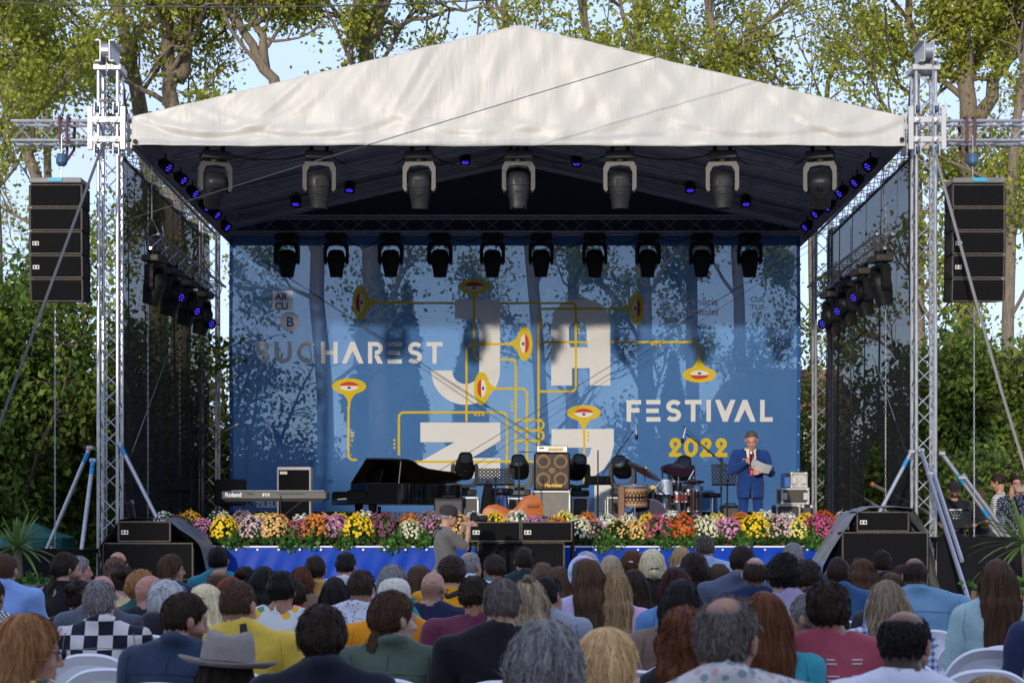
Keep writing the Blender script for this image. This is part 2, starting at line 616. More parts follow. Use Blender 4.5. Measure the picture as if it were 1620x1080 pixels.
# side arms that carry the loudspeakers
truss('outrigger_truss', 'short silver truss arm reaching out left to the left line array', 'truss', (W(17, 0, 24.2).x, FT_Y, BEAMZ), (TXL - .2, FT_Y, BEAMZ), m=M_ALU, w=.28, rb=.010, bay=.27, group='truss arms')
truss('outrigger_truss', 'short silver truss arm reaching out right to the right line array', 'truss', (TXR + .2, FT_Y, BEAMZ), (TXR + 1.75, FT_Y, BEAMZ), m=M_ALU, w=.28, rb=.010, bay=.27, group='truss arms')

# ---------------------------------------------------------------- roof cloth
RX0, RX1 = W(208, 0, 23.95).x, W(1432, 0, 23.95).x
RXM = W(822, 0, 23.95).x
ZE, ZA, ZB = W(0, 184, 23.95).z, W(0, 39, 23.95).z, W(0, 231, 23.95).z


def roof_top(x):
  t = (x - RX0) / (RXM - RX0) if x < RXM else (RX1 - x) / (RX1 - RXM)
  return ZE + (ZA - ZE) * t


M_PVC = mat('white_pvc', (0.53, 0.508, 0.45), 0.4, spec=0.4, noise=0.10, nscale=2.2, bump=0.3, bscale=9, stretch=(1.6, 1.0, .30))


def roof():
  t = thing('stage_roof', 'big white gabled tarpaulin roof over the stage', 'roof', (RXM, 24.0, ZB))
  g = np.random.default_rng(5)
  n, m = 340, 40
  cre = [(rnd.uniform(-1, 1), rnd.uniform(.012, .035), rnd.uniform(.02, .05), rnd.uniform(-.25, .25)) for _ in range(46)]
  V, FA = [], []
  for j in range(m + 1):
    v = j / m
    for i in range(n + 1):
      x = RX0 + (RX1 - RX0) * i / n
      zt = roof_top(x)
      z = ZB + .018 * math.sin(2.1 * x) * (1 - v) * .4 + (zt - ZB) * v
      u = (x - RXM) / (RX1 - RXM)
      # creases fan out from the apex, fade towards the hem
      hz = (z - ZB) / (ZA - ZB)
      y = 23.95 + .05 * v
      for c, wd, am, sl in cre:
        du = u - c * (1.15 - .5 * hz) - sl * .12 * hz
        y -= am * .26 * math.exp(-(du / wd) ** 2) * math.sin(min(1, max(0, (hz - .18) / .3)) * PI / 2)
      # sag folds above the hem
      for (cx_, amp, ww) in ((-.80, .10, .16), (-.55, .07, .2), (-.1, .06, .18), (.12, .06, .16), (.62, .07, .22), (.86, .11, .12)):
        du = (u - cx_) / ww
        cz = .12 + .10 * du * du
        y -= amp * .26 * math.exp(-du * du * .8) * math.exp(-((hz - cz) / .035) ** 2)
        y += amp * .14 * math.exp(-du * du * .8) * math.exp(-((hz - cz + .06) / .03) ** 2)
      y += .010 * math.sin(34 * u + 9 * hz) * (1 - hz) + .008 * math.sin(61 * u - 14 * hz)
      if v < .09:
        y -= .012
      V.append((x, y, z))
  for j in range(m):
    for i in range(n):
      a = j * (n + 1) + i
      FA.append([a, a + 1, a + n + 2, a + n + 1])
  front = MB().add(V, FA).build('gable_cloth', M_PVC, t, sharp=None)
  sd = front.modifiers.new('thickness', 'SOLIDIFY')
  sd.thickness = .012
  sd.offset = 1
  for px, py in ((214, 224), (1427, 221)):
    p = W(px, py, 23.9)
    MB().lathe([(.035, 0), (.035, .006), (.02, .008), (.016, -.01)], 14, Matrix.Translation(p) @ Matrix.Rotation(PI / 2, 4, 'X')).build('eyelet', M_BLACK, t)
  for (xa, za, xb, zb) in ((RXM, ZB + .02, RXM, ZA - .03), (RX0 + .05, ZB + .09, RX1 - .05, ZB + .09), (RX0 + .3, ZE - .03, RX1 - .3, ZE - .03), (RX0 + 3.0, ZB + .1, RX0 + 3.0, ZE + .5), (RX1 - 3.0, ZB + .1, RX1 - 3.0, ZE + .5)):
    q = MB()
    for i in range(60):
      for k in (i, i + 1):
        x, z = xa + (xb - xa) * k / 60, za + (zb - za) * k / 60
        v = max(0, min(1, (z - ZB) / (roof_top(x) - ZB)))
        a = int(v * m) * (n + 1) + int((x - RX0) / (RX1 - RX0) * n)
        y = V[a][1] - .006
        w = (.012, 0) if abs(xb - xa) < .01 else (0, .012)
        q.v += [(x - w[0], y, z - w[1]), (x + w[0], y, z + w[1])]
      q.f.append([4 * i, 4 * i + 1, 4 * i + 3, 4 * i + 2])
    q.build('seam', mat('pvc_seam', (0.50, 0.49, 0.465), .5), front)
  # two slopes and the eave valances
  yb = 32.9
  for x0, sgn in ((RX0, 1), (RX1, -1)):
    mb, ml = MB(), MB()
    pts = []
    for k in range(25):
      y = 24.0 + (yb - 24.0) * k / 24
      sag = .03 * math.sin(k / 24 * PI * 4)
      mb.v += [(x0, y, ZB), (x0, y, ZE), ((x0 + RXM) / 2, y, (ZE + ZA) / 2 - abs(sag)), (RXM, y, ZA)]
      ml.v += [(x0 + sgn * .03, y, ZB + .02), (x0 + sgn * .03, y, ZE - .03), ((x0 + RXM) / 2, y, (ZE + ZA) / 2 - .04 - abs(sag)), (RXM, y, ZA - .04)]
    for k in range(24):
      for q in range(3):
        a = k * 4 + q
        f = [a, a + 4, a + 5, a + 1]
        mb.f.append(f)
        ml.f.append(f)
    mb.build('roof_slope', M_PVC, t, sharp=30)
    ml.build('roof_lining', mat('grey_lining', (0.36, 0.32, 0.38), 0.7, noise=0.25, nscale=1.2), t, sharp=30)
  MB().add([(RX0, yb, ZE), (RX1, yb, ZE), (RXM, yb, ZA), (RX0, yb, 6.95), (RX1, yb, 6.95)], [[3, 4, 1, 0], [0, 1, 2]]).build('rear_gable_cloth', mat('dark_gable', (0.06, 0.055, 0.065), .9), t, smooth=False)
  return t
roof()

# rafters under the roof, in pairs from front to back
for k, (y, nm) in enumerate(((25.6, 'first'), (27.4, 'second'), (29.4, 'third'), (31.2, 'rearmost'))):
  for x0, side in ((RX0 + .25, 'left'), (RX1 - .25, 'right')):
    z0, z1 = roof_top(x0) - .20, ZA - .30
    truss('rafter', f'{nm} sloping rafter truss under the {side} half of the roof', 'truss', (x0, y, z0), (RXM, y, z1), m=M_ALU_DULL, fine=False, w=.20, rc=.022, rb=.008, bay=.45, group='rafters')
MBr = MB().cyl((RXM, 24.2, ZA - .16), (RXM, 32.8, ZA - .16), .04, n=10).build('ridge_pole', M_BLACKTRUSS)
tag(MBr, 'dark ridge pole under the top of the roof', 'pole')

# ---------------------------------------------------------------- black mesh side walls
def side_scrim(name, lab, x, sgn, arch=None, fold=None):
  n, m = 90, 46
  V, FA = [], []
  z0, z1 = SF - .9, BEAMZ - .18
  for i in range(n + 1):
    y = 24.75 + (32.0 - 24.75) * i / n
    xx = x + (BXL - TXL if sgn < 0 else BXR - TXR) * (y - FT_Y) / (BT_Y - FT_Y) * .0
    for j in range(m + 1):
      z = z0 + (z1 - z0) * j / m
      V.append((xx + .05 * math.sin(y * 5.5 + .3 * z) + .03 * math.sin(y * 13 + z) * (1 - j / m), y, z))
  for i in range(n):
    y = 24.75 + (32.0 - 24.75) * (i + .5) / n
    for j in range(m):
      z = z0 + (z1 - z0) * (j + .5) / m
      if arch and arch(y, z):
        continue
      a = i * (m + 1) + j
      FA.append([a, a + m + 1, a + m + 2, a + 1])
  o = MB().add(V, FA).build(name, mat_see('black_scrim', (0.016, 0.016, 0.018), 0.16, tl=0.2, weave=.06) if 'black_scrim' not in MATS else MATS['black_scrim'], sharp=None)
  tag(o, lab, 'mesh curtain', 'side walls of the stage')
  return o
side_scrim('mesh_curtain', 'black see-through mesh curtain closing the left side of the stage', TXL + .02, -1)
side_scrim('mesh_curtain', 'black mesh curtain on the right side of the stage torn open in an arch below', TXR - .02, 1,
     arch=lambda y, z: z < 3.05 - ((y - 27.6) / 1.15) ** 2 * 1.9 + .25 * math.sin(y * 3.1) and abs(y - 27.6) < 1.6)
# ================================================================ the printed mesh banner
BY = 32.2
M_BAN = mat_see('blue_mesh_print', (0.08, 0.215, 0.50), 0.155, tl=0.26, noise=0.06, nscale=1.5, weave=.06, tint=(0.75, 0.88, 1.0))
M_PW = mat_see('white_mesh_print', (0.88, 0.86, 0.82), 0.05, tl=0.22, weave=.05)
M_PWF = mat_see('faint_white_mesh_print', (0.85, 0.86, 0.90), 0.1, tl=0.2, weave=.05)
M_PY = mat_see('yellow_mesh_print', (0.80, 0.58, 0.02), 0.08, tl=0.2, weave=.05)
M_PR = mat_see('red_mesh_print', (0.62, 0.06, 0.03), 0.15, tl=0.15)
M_PB = mat_see('navy_mesh_print', (0.02, 0.07, 0.26), 0.15, tl=0.15)


def ban_dy(x, z):
  """gentle waves of the hanging cloth"""
  return .05 * math.sin(.55 * x - .9 * z) + .018 * math.sin(1.9 * (x * .6 - z) + 1) + .012 * math.sin(3.3 * (x * .55 - z)) * max(0, 1 - (z - 1.7) / 4)


def banner():
  a, b = W(363, 372, BY), W(1266, 809, BY)
  t = thing('festival_banner', 'large blue see-through jazz festival banner hanging at the back of the stage', 'banner', (0.05, BY, b.z))
  n, m = 120, 60
  V = [(a.x + (b.x - a.x) * i / n, 0, b.z + (a.z + .1 - b.z) * j / m) for j in range(m + 1) for i in range(n + 1)]
  V = [(x, BY + ban_dy(x, z), z) for x, y, z in V]
  FA = [[j * (n + 1) + i, j * (n + 1) + i + 1, (j + 1) * (n + 1) + i + 1, (j + 1) * (n + 1) + i] for j in range(m) for i in range(n)]
  MB().add(V, FA).build('mesh_cloth', M_BAN, t, sharp=None)
  for k in range(16):
    for xx in (a.x + .03, b.x - .03):
      z = b.z + .12 + k * .34
      MB().lathe([(.014, 0), (.014, .004), (.006, .005)], 8, Matrix.Translation((xx, BY + ban_dy(xx, z) - .004, z)) @ Matrix.Rotation(PI / 2, 4, 'X')).build('grommet', M_ALUW, t)
  for (x0, x1) in ((a.x, a.x + .07), (b.x - .07, b.x)):
    mb = MB()
    for j in range(30):
      za, zb = b.z + (a.z - b.z) * j / 30, b.z + (a.z - b.z) * (j + 1) / 30
      mb.add([(x0, BY + ban_dy(x0, za) - .003, za), (x1, BY + ban_dy(x1, za) - .003, za), (x1, BY + ban_dy(x1, zb) - .003, zb), (x0, BY + ban_dy(x0, zb) - .003, zb)], [[0, 1, 2, 3]])
    mb.build('hem', MATS.get('blue_hem') or mat_see('blue_hem', (0.03, 0.11, 0.36), 0.12, tl=.1), t)
  return t
BAN = banner()


def put2d(name, polys, m, lift=.004, parent=None, label=None):
  """flat print: polygons in picture pixels laid on the banner cloth, finely cut so they follow its waves"""
  mb = MB()
  for poly in polys:
    V = []
    for (px, py) in poly:
      p = W(px, py, BY)
      V.append((p.x, BY + ban_dy(p.x, p.z) - lift, p.z))
    mb.add(V, [list(range(len(V)))])
  o = mb.build(name, m, parent or BAN, smooth=False)
  if label:
    o['label'] = label
  return o


def strip(path, w):
  """ribbon of width w along a polyline in pixels"""
  P = [np.array(p, float) for p in path]
  L, R = [], []
  for k in range(len(P)):
    t0 = P[k] - P[k - 1] if k else P[1] - P[0]
    t1 = P[k + 1] - P[k] if k < len(P) - 1 else t0
    t0, t1 = t0 / (np.linalg.norm(t0) + 1e-9), t1 / (np.linalg.norm(t1) + 1e-9)
    n0, n1 = np.array((-t0[1], t0[0])), np.array((-t1[1], t1[0]))
    nn = n0 + n1
    nn /= max(np.linalg.norm(nn), 1e-6)
    nn *= (w / 2) / max(.5, nn @ n0)
    L.append(P[k] + nn)
    R.append(P[k] - nn)
  return [[tuple(L[i]), tuple(L[i + 1]), tuple(R[i + 1]), tuple(R[i])] for i in range(len(P) - 1)]


def arc(cx, cy, rx, ry, a0, a1, n=14):
  return [(cx + rx * math.cos(math.radians(a0 + (a1 - a0) * i / n)), cy - ry * math.sin(math.radians(a0 + (a1 - a0) * i / n))) for i in range(n + 1)]


def rect(x0, x1, y0, y1):
  n = max(1, round(abs(x1 - x0) / 14))
  return [[(x0 + (x1 - x0) * i / n, y0), (x0 + (x1 - x0) * (i + 1) / n, y0), (x0 + (x1 - x0) * (i + 1) / n, y1), (x0 + (x1 - x0) * i / n, y1)] for i in range(n)]


def glyph(ch, x0, x1, y0, y1, s):
  h, w, H, xm, ym = s / 2, x1 - x0, y1 - y0, (x0 + x1) / 2, (y0 + y1) / 2
  P = []
  if ch == 'B':
    P += rect(x0, x0 + s, y0, y0 + H * .62)
    P += strip([(x0 + s, y0 + h)] + arc(x0 + w * .45, y0 + H * .25 + h * .25, w * .5 - h, H * .25 - h * .6, 90, -90) + [(x0 + s, ym + h * .2)], s)
    P += strip(arc(x0 + w * .5, y0 + H * .74, w * .5 - h, H * .26 - h, 90, -90) + [(x0 + w * .4, y1 - h)], s)
  elif ch == 'U':
    r = w / 2 - h
    P += strip([(x0 + h, y0)] + arc(xm, y1 - h - r, r, r, 180, 360, 18) + [(x1 - h, y0)], s)
  elif ch == 'C':
    P += strip(arc(x0 + H / 2, ym, H / 2 - h, H / 2 - h, 48, 312, 24), s)
  elif ch == 'H':
    P += rect(x0, x0 + s, y0, y1) + rect(x1 - s, x1, y0, y1) + rect(x0 + s, x1 - s, ym - h, ym + h)
  elif ch in 'AV':
    a, b = (y1, y0) if ch == 'A' else (y0, y1)
    k = s * 1.12
    inner = b + (a - b) * (k / (w / 2)) * .95
    P += [[(x0, a), (x0 + k, a), (xm, inner), (xm, b), (xm - k * .45, b)], [(x1, a), (x1 - k, a), (xm, inner), (xm, b), (xm + k * .45, b)]]
  elif ch == 'R':
    P += rect(x0, x0 + s, y0, y1)
    P += strip([(x0 + s, y0 + h)] + arc(x0 + w * .5, y0 + H * .3, w * .5 - h, H * .3 - h, 90, -90) + [(x0 + w * .46, y0 + H * .6 - h)], s)
    P += [[(x0 + w * .40, y0 + H * .62), (x0 + w * .40 + s * 1.1, y0 + H * .62), (x1, y1), (x1 - s * 1.25, y1)]]
  elif ch == 'E':
    P += rect(x0, x1, y0, y0 + s) + rect(x0, x1 - w * .12, ym - h, ym + h) + rect(x0, x1, y1 - s, y1)
  elif ch == 'S':
    r = H / 4 - h * .5
    c = xm + w * .03
    P += strip(arc(c, y0 + h + r, w * .5 - h, r, 28, 270, 16) + arc(xm - w * .03, y1 - h - r, w * .5 - h, r, 90, -150, 16)[1:], s)
  elif ch == 'T':
    P += rect(x0, x1, y0, y0 + s) + rect(xm - h, xm + h, y0 + s, y1)
  elif ch == 'F':
    P += rect(x0, x0 + s, y0, y1) + rect(x0 + s, x1, y0, y0 + s) + rect(x0 + s, x1 - w * .12, ym - h * 1.2, ym + h * .8)
  elif ch == 'I':
    P += rect(x0, x1, y0, y1)
  elif ch == 'L':
    P += rect(x0, x0 + s, y0, y1) + rect(x0 + s, x1, y1 - s, y1)
  elif ch == '2':
    r = w * .46 - h
    P += strip(arc(xm, y0 + h + r, r, r, 250, -40, 20) + [(x0 + s * .8, y1 - s * .9)], s) + rect(x0, x1, y1 - s, y1)
  elif ch == '0':
    P += strip(arc(xm, ym, w / 2 - h, H / 2 - h, 0, 360, 30), s)
  return P


def word(chars, boxes, y0, y1, s, m):
  for ch, (x0, x1) in zip(chars, boxes):
    put2d('letter', glyph(ch, x0, x1, y0, y1, s), m, .006)

word('BUCHAREST', [(405.5, 427), (435, 462), (470, 498), (508, 534), (540.5, 575), (582, 605.5), (613, 635.5), (644.5, 668), (674.5, 700)], 540.5, 574.5, 6.7, M_PW)
word('FESTIVAL', [(991, 1014), (1022, 1044.5), (1052.7, 1077.7), (1083, 1109), (1117, 1124), (1130.5, 1163), (1160.7, 1195), (1202, 1222)], 632.6, 667, 7.1, M_PW)
word('2022', [(1058, 1078), (1081.6, 1103.6), (1107, 1126), (1131, 1150.5)], 692.7, 722.5, 6.3, M_PY)

# the four big letters
J = rect(719.5, 758, 473, 504) + rect(758, 791, 473, 530) + rect(758, 791, 530, 585.5)
oa, ia = arc(736.5, 585.5, 54.5, 54.5, 0, -180, 30), arc(736.5, 585.5, 21.5, 21.5, 0, -180, 30)
J += [[oa[i], oa[i + 1], ia[i + 1], ia[i]] for i in range(30)]
put2d('big_letter', J, M_PW, .005)


def letterA():
  P = []
  for i in range(20):
    xa, xb = 872 + 93.5 * i / 20, 872 + 93.5 * (i + 1) / 20

    def top(x):
      u = abs(x - 918.75) / 46.75
      return 473 + 42 * (1 - (1 - min(1, u) ** 2.6) ** (1 / 2.2))

    def ctop(x):
      u = abs(x - 916) / 14
      return 509 + 8 * (1 - (1 - min(1, u) ** 2.6) ** (1 / 2.6))
    xm = (xa + xb) / 2
    if xm < 902 or xm > 930:
      P.append([(xa, top(xa)), (xb, top(xb)), (xb, 545), (xa, 545)])
    else:
      P.append([(xa, top(xa)), (xb, top(xb)), (xb, ctop(xb)), (xa, ctop(xa))])
  P += rect(872, 902, 545, 549) + rect(930, 965.5, 545, 549) + rect(872, 965.5, 549, 582) + rect(872, 905, 582, 609.5) + rect(933, 965.5, 582, 609.5)
  return P
put2d('big_letter', letterA(), M_PW, .005)
put2d('big_letter', rect(665, 791.4, 668, 699) + [[(719, 699), (791.4, 699), (745.6, 724), (675, 724)], [(675, 724), (745.6, 724), (745, 756), (640, 756), (640, 742)]] + rect(745.3, 791.4, 724, 756), M_PW, .005)
put2d('big_letter', rect(872.5, 937, 678.5, 708) + [[(937, 678.5), (970.7, 678.5), (970.7, 705), (937, 705)], [(937, 705), (970.7, 705), (966, 725), (932, 720)], [(932, 720), (966, 725), (955, 742), (925, 728)], [(925, 728), (955, 742), (940, 753), (925, 757)]], M_PW, .005)
put2d('big_letter', rect(940, 969, 767, 808), M_PW, .005)


# yellow pipes, valves and horns
def pipe(pts, r=9, w=3.6):
  out = [pts[0]]
  for k in range(1, len(pts) - 1):
    a, b, c = (np.array(p, float) for p in pts[k - 1:k + 2])
    u, v = (a - b) / np.linalg.norm(a - b), (c - b) / np.linalg.norm(c - b)
    p0, p1 = b + u * r, b + v * r
    for i in range(7):
      t = i / 6
      out.append(tuple(p0 * (1 - t) ** 2 + 2 * b * t * (1 - t) + p1 * t ** 2))
  out.append(pts[-1])
  res = [out[0]]
  for p in out[1:]:
    q = res[-1]
    k = max(1, int(math.dist(p, q) / 18))
    for i in range(1, k + 1):
      res.append((q[0] + (p[0] - q[0]) * i / k, q[1] + (p[1] - q[1]) * i / k))
  put2d('pipe', strip(res, w), M_PY, .009)

pipe([(604, 479), (718, 479)])
pipe([(792, 479), (911, 479), (911, 619), (852, 619)])
pipe([(750, 478), (750, 568), (758, 568)])
pipe([(792, 568), (816, 568), (816, 735)])
pipe([(798, 544), (738, 544), (738, 667)])
pipe([(791, 614.5), (833.5, 614.5), (833.5, 740)])
pipe([(982, 488), (852, 488), (852, 704)])
pipe([(1106, 560), (1106, 541), (967, 541)])
pipe([(930, 541), (852, 541)])
pipe([(551, 642), (551, 727), (565, 727)])
pipe([(924, 685), (924, 765)])
pipe([(631, 720), (631, 652), (802, 652), (802, 775)])
pipe([(650, 730), (845, 730)])
for y in (664, 680.5, 697):
  pipe([(818, y), (850, y)])
for y in (672, 689):
  put2d('pipe', strip(arc(852, y, 8, 8, 90, -90, 10), 3.4), M_PY, .009)
for (x, y, hor, sg) in ((644, 474, 1, 0), (769, 540, 1, 0), (855, 512, 0, 1), (914, 520, 0, 1), (758, 656, 1, 0), (812, 642, 0, -1), (1038, 545, 1, 0), (555, 690, 0, 1), (626, 702, 0, -1), (928, 690, 0, 1), (837, 752, 0, 1)):
  P = []
  for k in (-1, 0, 1):
    cx_, cy_ = (x + 6 * k, y) if hor else (x + 2 * sg, y + 6 * k)
    P.append(arc(cx_, cy_, 2.0, 2.0, 0, 360, 8)[:-1])
  put2d('valve', P, M_PY, .0095)


def horn(cx, cy, a, b, ang, L):
  """bell at (cx, cy): half depth a, half width b, its neck running L px along ang"""
  ca, sa = math.cos(math.radians(ang)), -math.sin(math.radians(ang))

  def xy(s, t):
    return (cx + s * ca - t * sa, cy + s * sa + t * ca)
  S = [-a * math.cos(PI * i / 24) for i in range(22)]
  S = S + [S[-1] + (L - S[-1]) * i / 12 for i in range(1, 13)]

  def hw(s):
    e = b * math.sqrt(max(0, 1 - (s / a) ** 2))
    tp = 1.8 + (b * .62) * max(0, 1 - max(0, s - a * .55) / (L - a * .55)) ** 3.0 if s > a * .55 else 0
    return max(e, tp, .2)
  put2d('horn_bell', [[xy(S[i], -hw(S[i])), xy(S[i + 1], -hw(S[i + 1])), xy(S[i + 1], hw(S[i + 1])), xy(S[i], hw(S[i]))] for i in range(len(S) - 1)], M_PY, .010)
  k = .56
  P = [xy(a * k * math.cos(t), b * k * math.sin(t)) for t in np.linspace(0, 2 * PI, 24)[:-1]]
  put2d('horn_mouth', [P], M_PW, .012)
  P = []
  T = np.linspace(-PI / 2, PI / 2, 12)
  for i in range(11):
    P.append([xy(-a * k * math.cos(T[i]), b * k * math.sin(T[i])), xy(-a * k * math.cos(T[i + 1]), b * k * math.sin(T[i + 1])),
         xy(-a * k * .12 * math.cos(T[i + 1]), b * k * math.sin(T[i + 1])), xy(-a * k * .12 * math.cos(T[i]), b * k * math.sin(T[i]))])
  put2d('horn_lip', P, M_PR, .014)
  put2d('horn_eye', [[xy(a * .18 + 1.9 * math.cos(t), 2.9 * math.sin(t)) for t in np.linspace(0, 2 * PI, 12)[:-1]]], M_PB, .014)

horn(570, 479, 12.5, 27, 0, 36)
horn(750, 453, 12, 26, -90, 26)
horn(830, 543.5, 12.5, 27, 180, 32)
horn(762, 614, 12.5, 26, 0, 30)
horn(1007, 487.5, 12, 26.5, 180, 26)
horn(1106, 593, 12.5, 26.5, 90, 36)
horn(552, 610.5, 12.5, 27, -90, 34)
horn(923.5, 653, 12.5, 26.5, -90, 34)


def text_mesh(body, size, font_w=0.0, align='LEFT', extrude=0.0):
  c = bpy.data.curves.new('lettering', 'FONT')
  c.body = body
  c.size = size
  c.align_x = align
  c.offset = font_w
  c.extrude = extrude
  o = bpy.data.objects.new('lettering', c)
  COL.objects.link(o)
  me = bpy.data.meshes.new_from_object(o)
  bpy.data.objects.remove(o)
  bpy.data.curves.remove(c)
  return me


def text_on(parent, name, body, p, size, m, rot=(PI / 2, 0, 0), w=0.0, align='LEFT'):
  """flat lettering facing the audience, its baseline start at p (world)"""
  me = text_mesh(body, size, w, align)
  return link(name, me, m, parent, Vector(p) - base_of(parent), rot)


def btext(body, px, py, hpx, m, w=0.004, lift=.012):
  p = W(px, py, BY)
  p.y = BY + ban_dy(p.x, p.z) - lift - .022
  text_on(BAN, 'lettering', body, p, hpx * 1.38 * BY / F, m, w=w)

put2d('logo', rect(432, 464, 460.7, 491.5), M_PWF, .006)
btext('AR', 436, 475, 11, M_PB)
btext('CU', 435.5, 490, 11, M_PB)
put2d('logo', [arc(459, 509, 16, 16, 0, 360, 30)[:-1]], M_PWF, .006)
btext('B', 453.5, 517, 15.5, M_PB, .005)
btext('Primăria', 1078, 483, 12, M_PWF)
btext('Capitalei', 1078, 498.5, 12, M_PWF)
P = []
for k in range(4):
  P += rect(1044 + 5 * k, 1045 + 5 * k, 471, 499)
  P += rect(1045, 1064, 471 + 9 * k, 472 + 9 * k)
P += strip(arc(1062, 478, 7, 7, 90, -90, 8), 1.2) + strip(arc(1063, 492, 7, 7, 90, -90, 8), 1.2)
put2d('logo', P, M_PWF, .006)
btext('CUL', 1187, 478, 8.5, M_PWF)
btext('TUR', 1187, 490.5, 8.5, M_PWF)
btext('EŞI', 1189, 503, 8.5, M_PWF)
btext('ZILELE', 404, 802, 9.5, M_PWF, .006)
# ================================================================ trees and what lies behind the stage
def leaf_mesh(C, size, g, droop=.3, elong=1.5):
  """one bent diamond per leaf at the points C"""
  n = len(C)
  s = size * g.uniform(.65, 1.35, n)[:, None]
  d = g.normal(size=(n, 3))
  d[:, 2] -= droop
  d /= np.linalg.norm(d, axis=1)[:, None]
  q = g.normal(size=(n, 3))
  q -= d * (q * d).sum(1)[:, None]
  q /= np.linalg.norm(q, axis=1)[:, None]
  nn = np.cross(d, q)
  V = np.empty((n, 4, 3))
  V[:, 0] = C - d * s * .5 * elong
  V[:, 1] = C + q * s * .5 - d * s * .08 + nn * s * .12
  V[:, 2] = C + d * s * .5 * elong
  V[:, 3] = C - q * s * .5 - d * s * .08 + nn * s * .12
  return mesh_np('leaves', V.reshape(-1, 3), np.arange(4 * n).reshape(n, 4), smooth=False)


M_BARK = mat('bark', (0.20, 0.16, 0.115), 0.9, noise=0.45, nscale=5, bump=1.0, bscale=9, stretch=(5, 5, .8))
M_BARKD = mat('dark_bark', (0.07, 0.055, 0.04), 0.9, noise=0.4, nscale=6, bump=0.8, bscale=16, stretch=(3, 3, .6))
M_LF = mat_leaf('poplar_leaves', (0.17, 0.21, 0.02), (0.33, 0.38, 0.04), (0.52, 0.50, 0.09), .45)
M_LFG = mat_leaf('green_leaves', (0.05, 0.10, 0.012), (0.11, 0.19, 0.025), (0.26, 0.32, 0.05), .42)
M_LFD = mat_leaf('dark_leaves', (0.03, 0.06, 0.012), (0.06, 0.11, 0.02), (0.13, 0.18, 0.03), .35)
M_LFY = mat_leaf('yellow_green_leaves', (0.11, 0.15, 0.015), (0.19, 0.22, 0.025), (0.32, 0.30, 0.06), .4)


def wander(p, d, L, n, g, bend=.18, up=0.0):
  pts = [np.array(p, float)]
  d = np.array(d, float)
  for _ in range(n):
    d = d + g.normal(size=3) * bend + np.array((0, 0, up))
    d /= np.linalg.norm(d)
    pts.append(pts[-1] + d * L / n)
  return pts


def poplar(label, path, r0, seed, leaves=9000, zlo=6.0, zhi=20.0, lsize=.088, spread=1.0, limbs=12, m=None, bark=None, fork=None, name='poplar_tree', group='tall trees behind the stage', extra=()):
  """trunk along a path of world points, rising limbs, twigs and leaf clusters"""
  g = np.random.default_rng(seed)
  path = [np.array(p, float) for p in path]
  base = path[0].copy()
  t = thing(name, label, 'tree', tuple(base), 0, group)
  mb = MB()
  seg = []
  for a, b in zip(path[:-1], path[1:]):
    for i in range(4):
      seg.append(a + (b - a) * i / 4 + g.normal(size=3) * .03)
  seg.append(path[-1])
  n = len(seg)
  r0 *= .68
  mb.tube(seg, [r0 * (1 - .72 * (i / (n - 1)) ** 1.1) for i in range(n)], 10)
  tips = []

  def grow(p, d, L, r, lvl):
    pts = wander(p, d, L, 6, g, .16, .05)
    mb.tube(pts, [r * (1 - .8 * i / 6) for i in range(7)], 5 if lvl else 6, False)
    if lvl >= 2:
      tips.extend([(q, L * .35) for q in pts[2:]])
      return
    for k in range(5 if lvl == 0 else 4):
      q = pts[2 + (k * 5) // 6 % 5] if lvl == 0 else pts[2 + k]
      nd = (pts[-1] - pts[0]) / L + g.normal(size=3) * .55
      nd[2] += .15
      nd /= np.linalg.norm(nd)
      grow(q, nd, L * g.uniform(.38, .6), r * .5, lvl + 1)
    tips.extend([(q, L * .15) for q in pts[4:]])
  for (a, b, r) in extra:              # limbs seen in the picture
    a, b = np.array(a, float), np.array(b, float)
    pts = [a + (b - a) * i / 8 + (g.normal(size=3) * .06 if 0 < i < 8 else 0) for i in range(9)]
    mb.tube(pts, [r * .8 * (1 - .6 * i / 8) for i in range(9)], 8)
    for q in pts[3:]:
      for _ in range(2):
        d = g.normal(size=3) + np.array((0, 0, .5))
        grow(q, d / np.linalg.norm(d), g.uniform(1, 2) * spread, r * .3, 1)
  for k in range(limbs):
    i = int(n * (.28 + .68 * k / limbs))
    p = seg[min(i, n - 1)]
    az = k * 2.4 + g.uniform(-.5, .5)
    el = g.uniform(.5, 1.0)
    d = np.array((math.cos(az) * math.cos(el), math.sin(az) * math.cos(el) * .7, math.sin(el)))
    grow(p, d, g.uniform(2.2, 4.2) * spread, r0 * .26, 0)
  mb.build('trunk', bark or M_BARK, t, sharp=None)
  q = [(c, s) for c, s in tips if zlo < c[2] < zhi]
  if not q:
    q = tips
  C = np.array([c for c, s in q])
  S = np.array([s for c, s in q])
  # loose clusters: leaves crowd round some twigs and leave others nearly bare
  wgt = g.gamma(.7, 1.0, len(C))
  pick = g.choice(len(C), leaves, p=wgt / wgt.sum())
  P = C[pick] + g.normal(size=(leaves, 3)) * (np.clip(S[pick], .15, .55))[:, None] * .80
  o = link('crown', leaf_mesh(P - base, lsize, g), m or M_LF, t)
  return t


def T3(px, py, d):
  p = W(px, py, d)
  return (p.x, p.y, p.z)


def trunk_path(pts, d):
  """pixel points from the foot up; the foot drops to the ground"""
  a = T3(*pts[0], d)
  return [(a[0], a[1], 0)] + [T3(px, py, d) for px, py in pts]


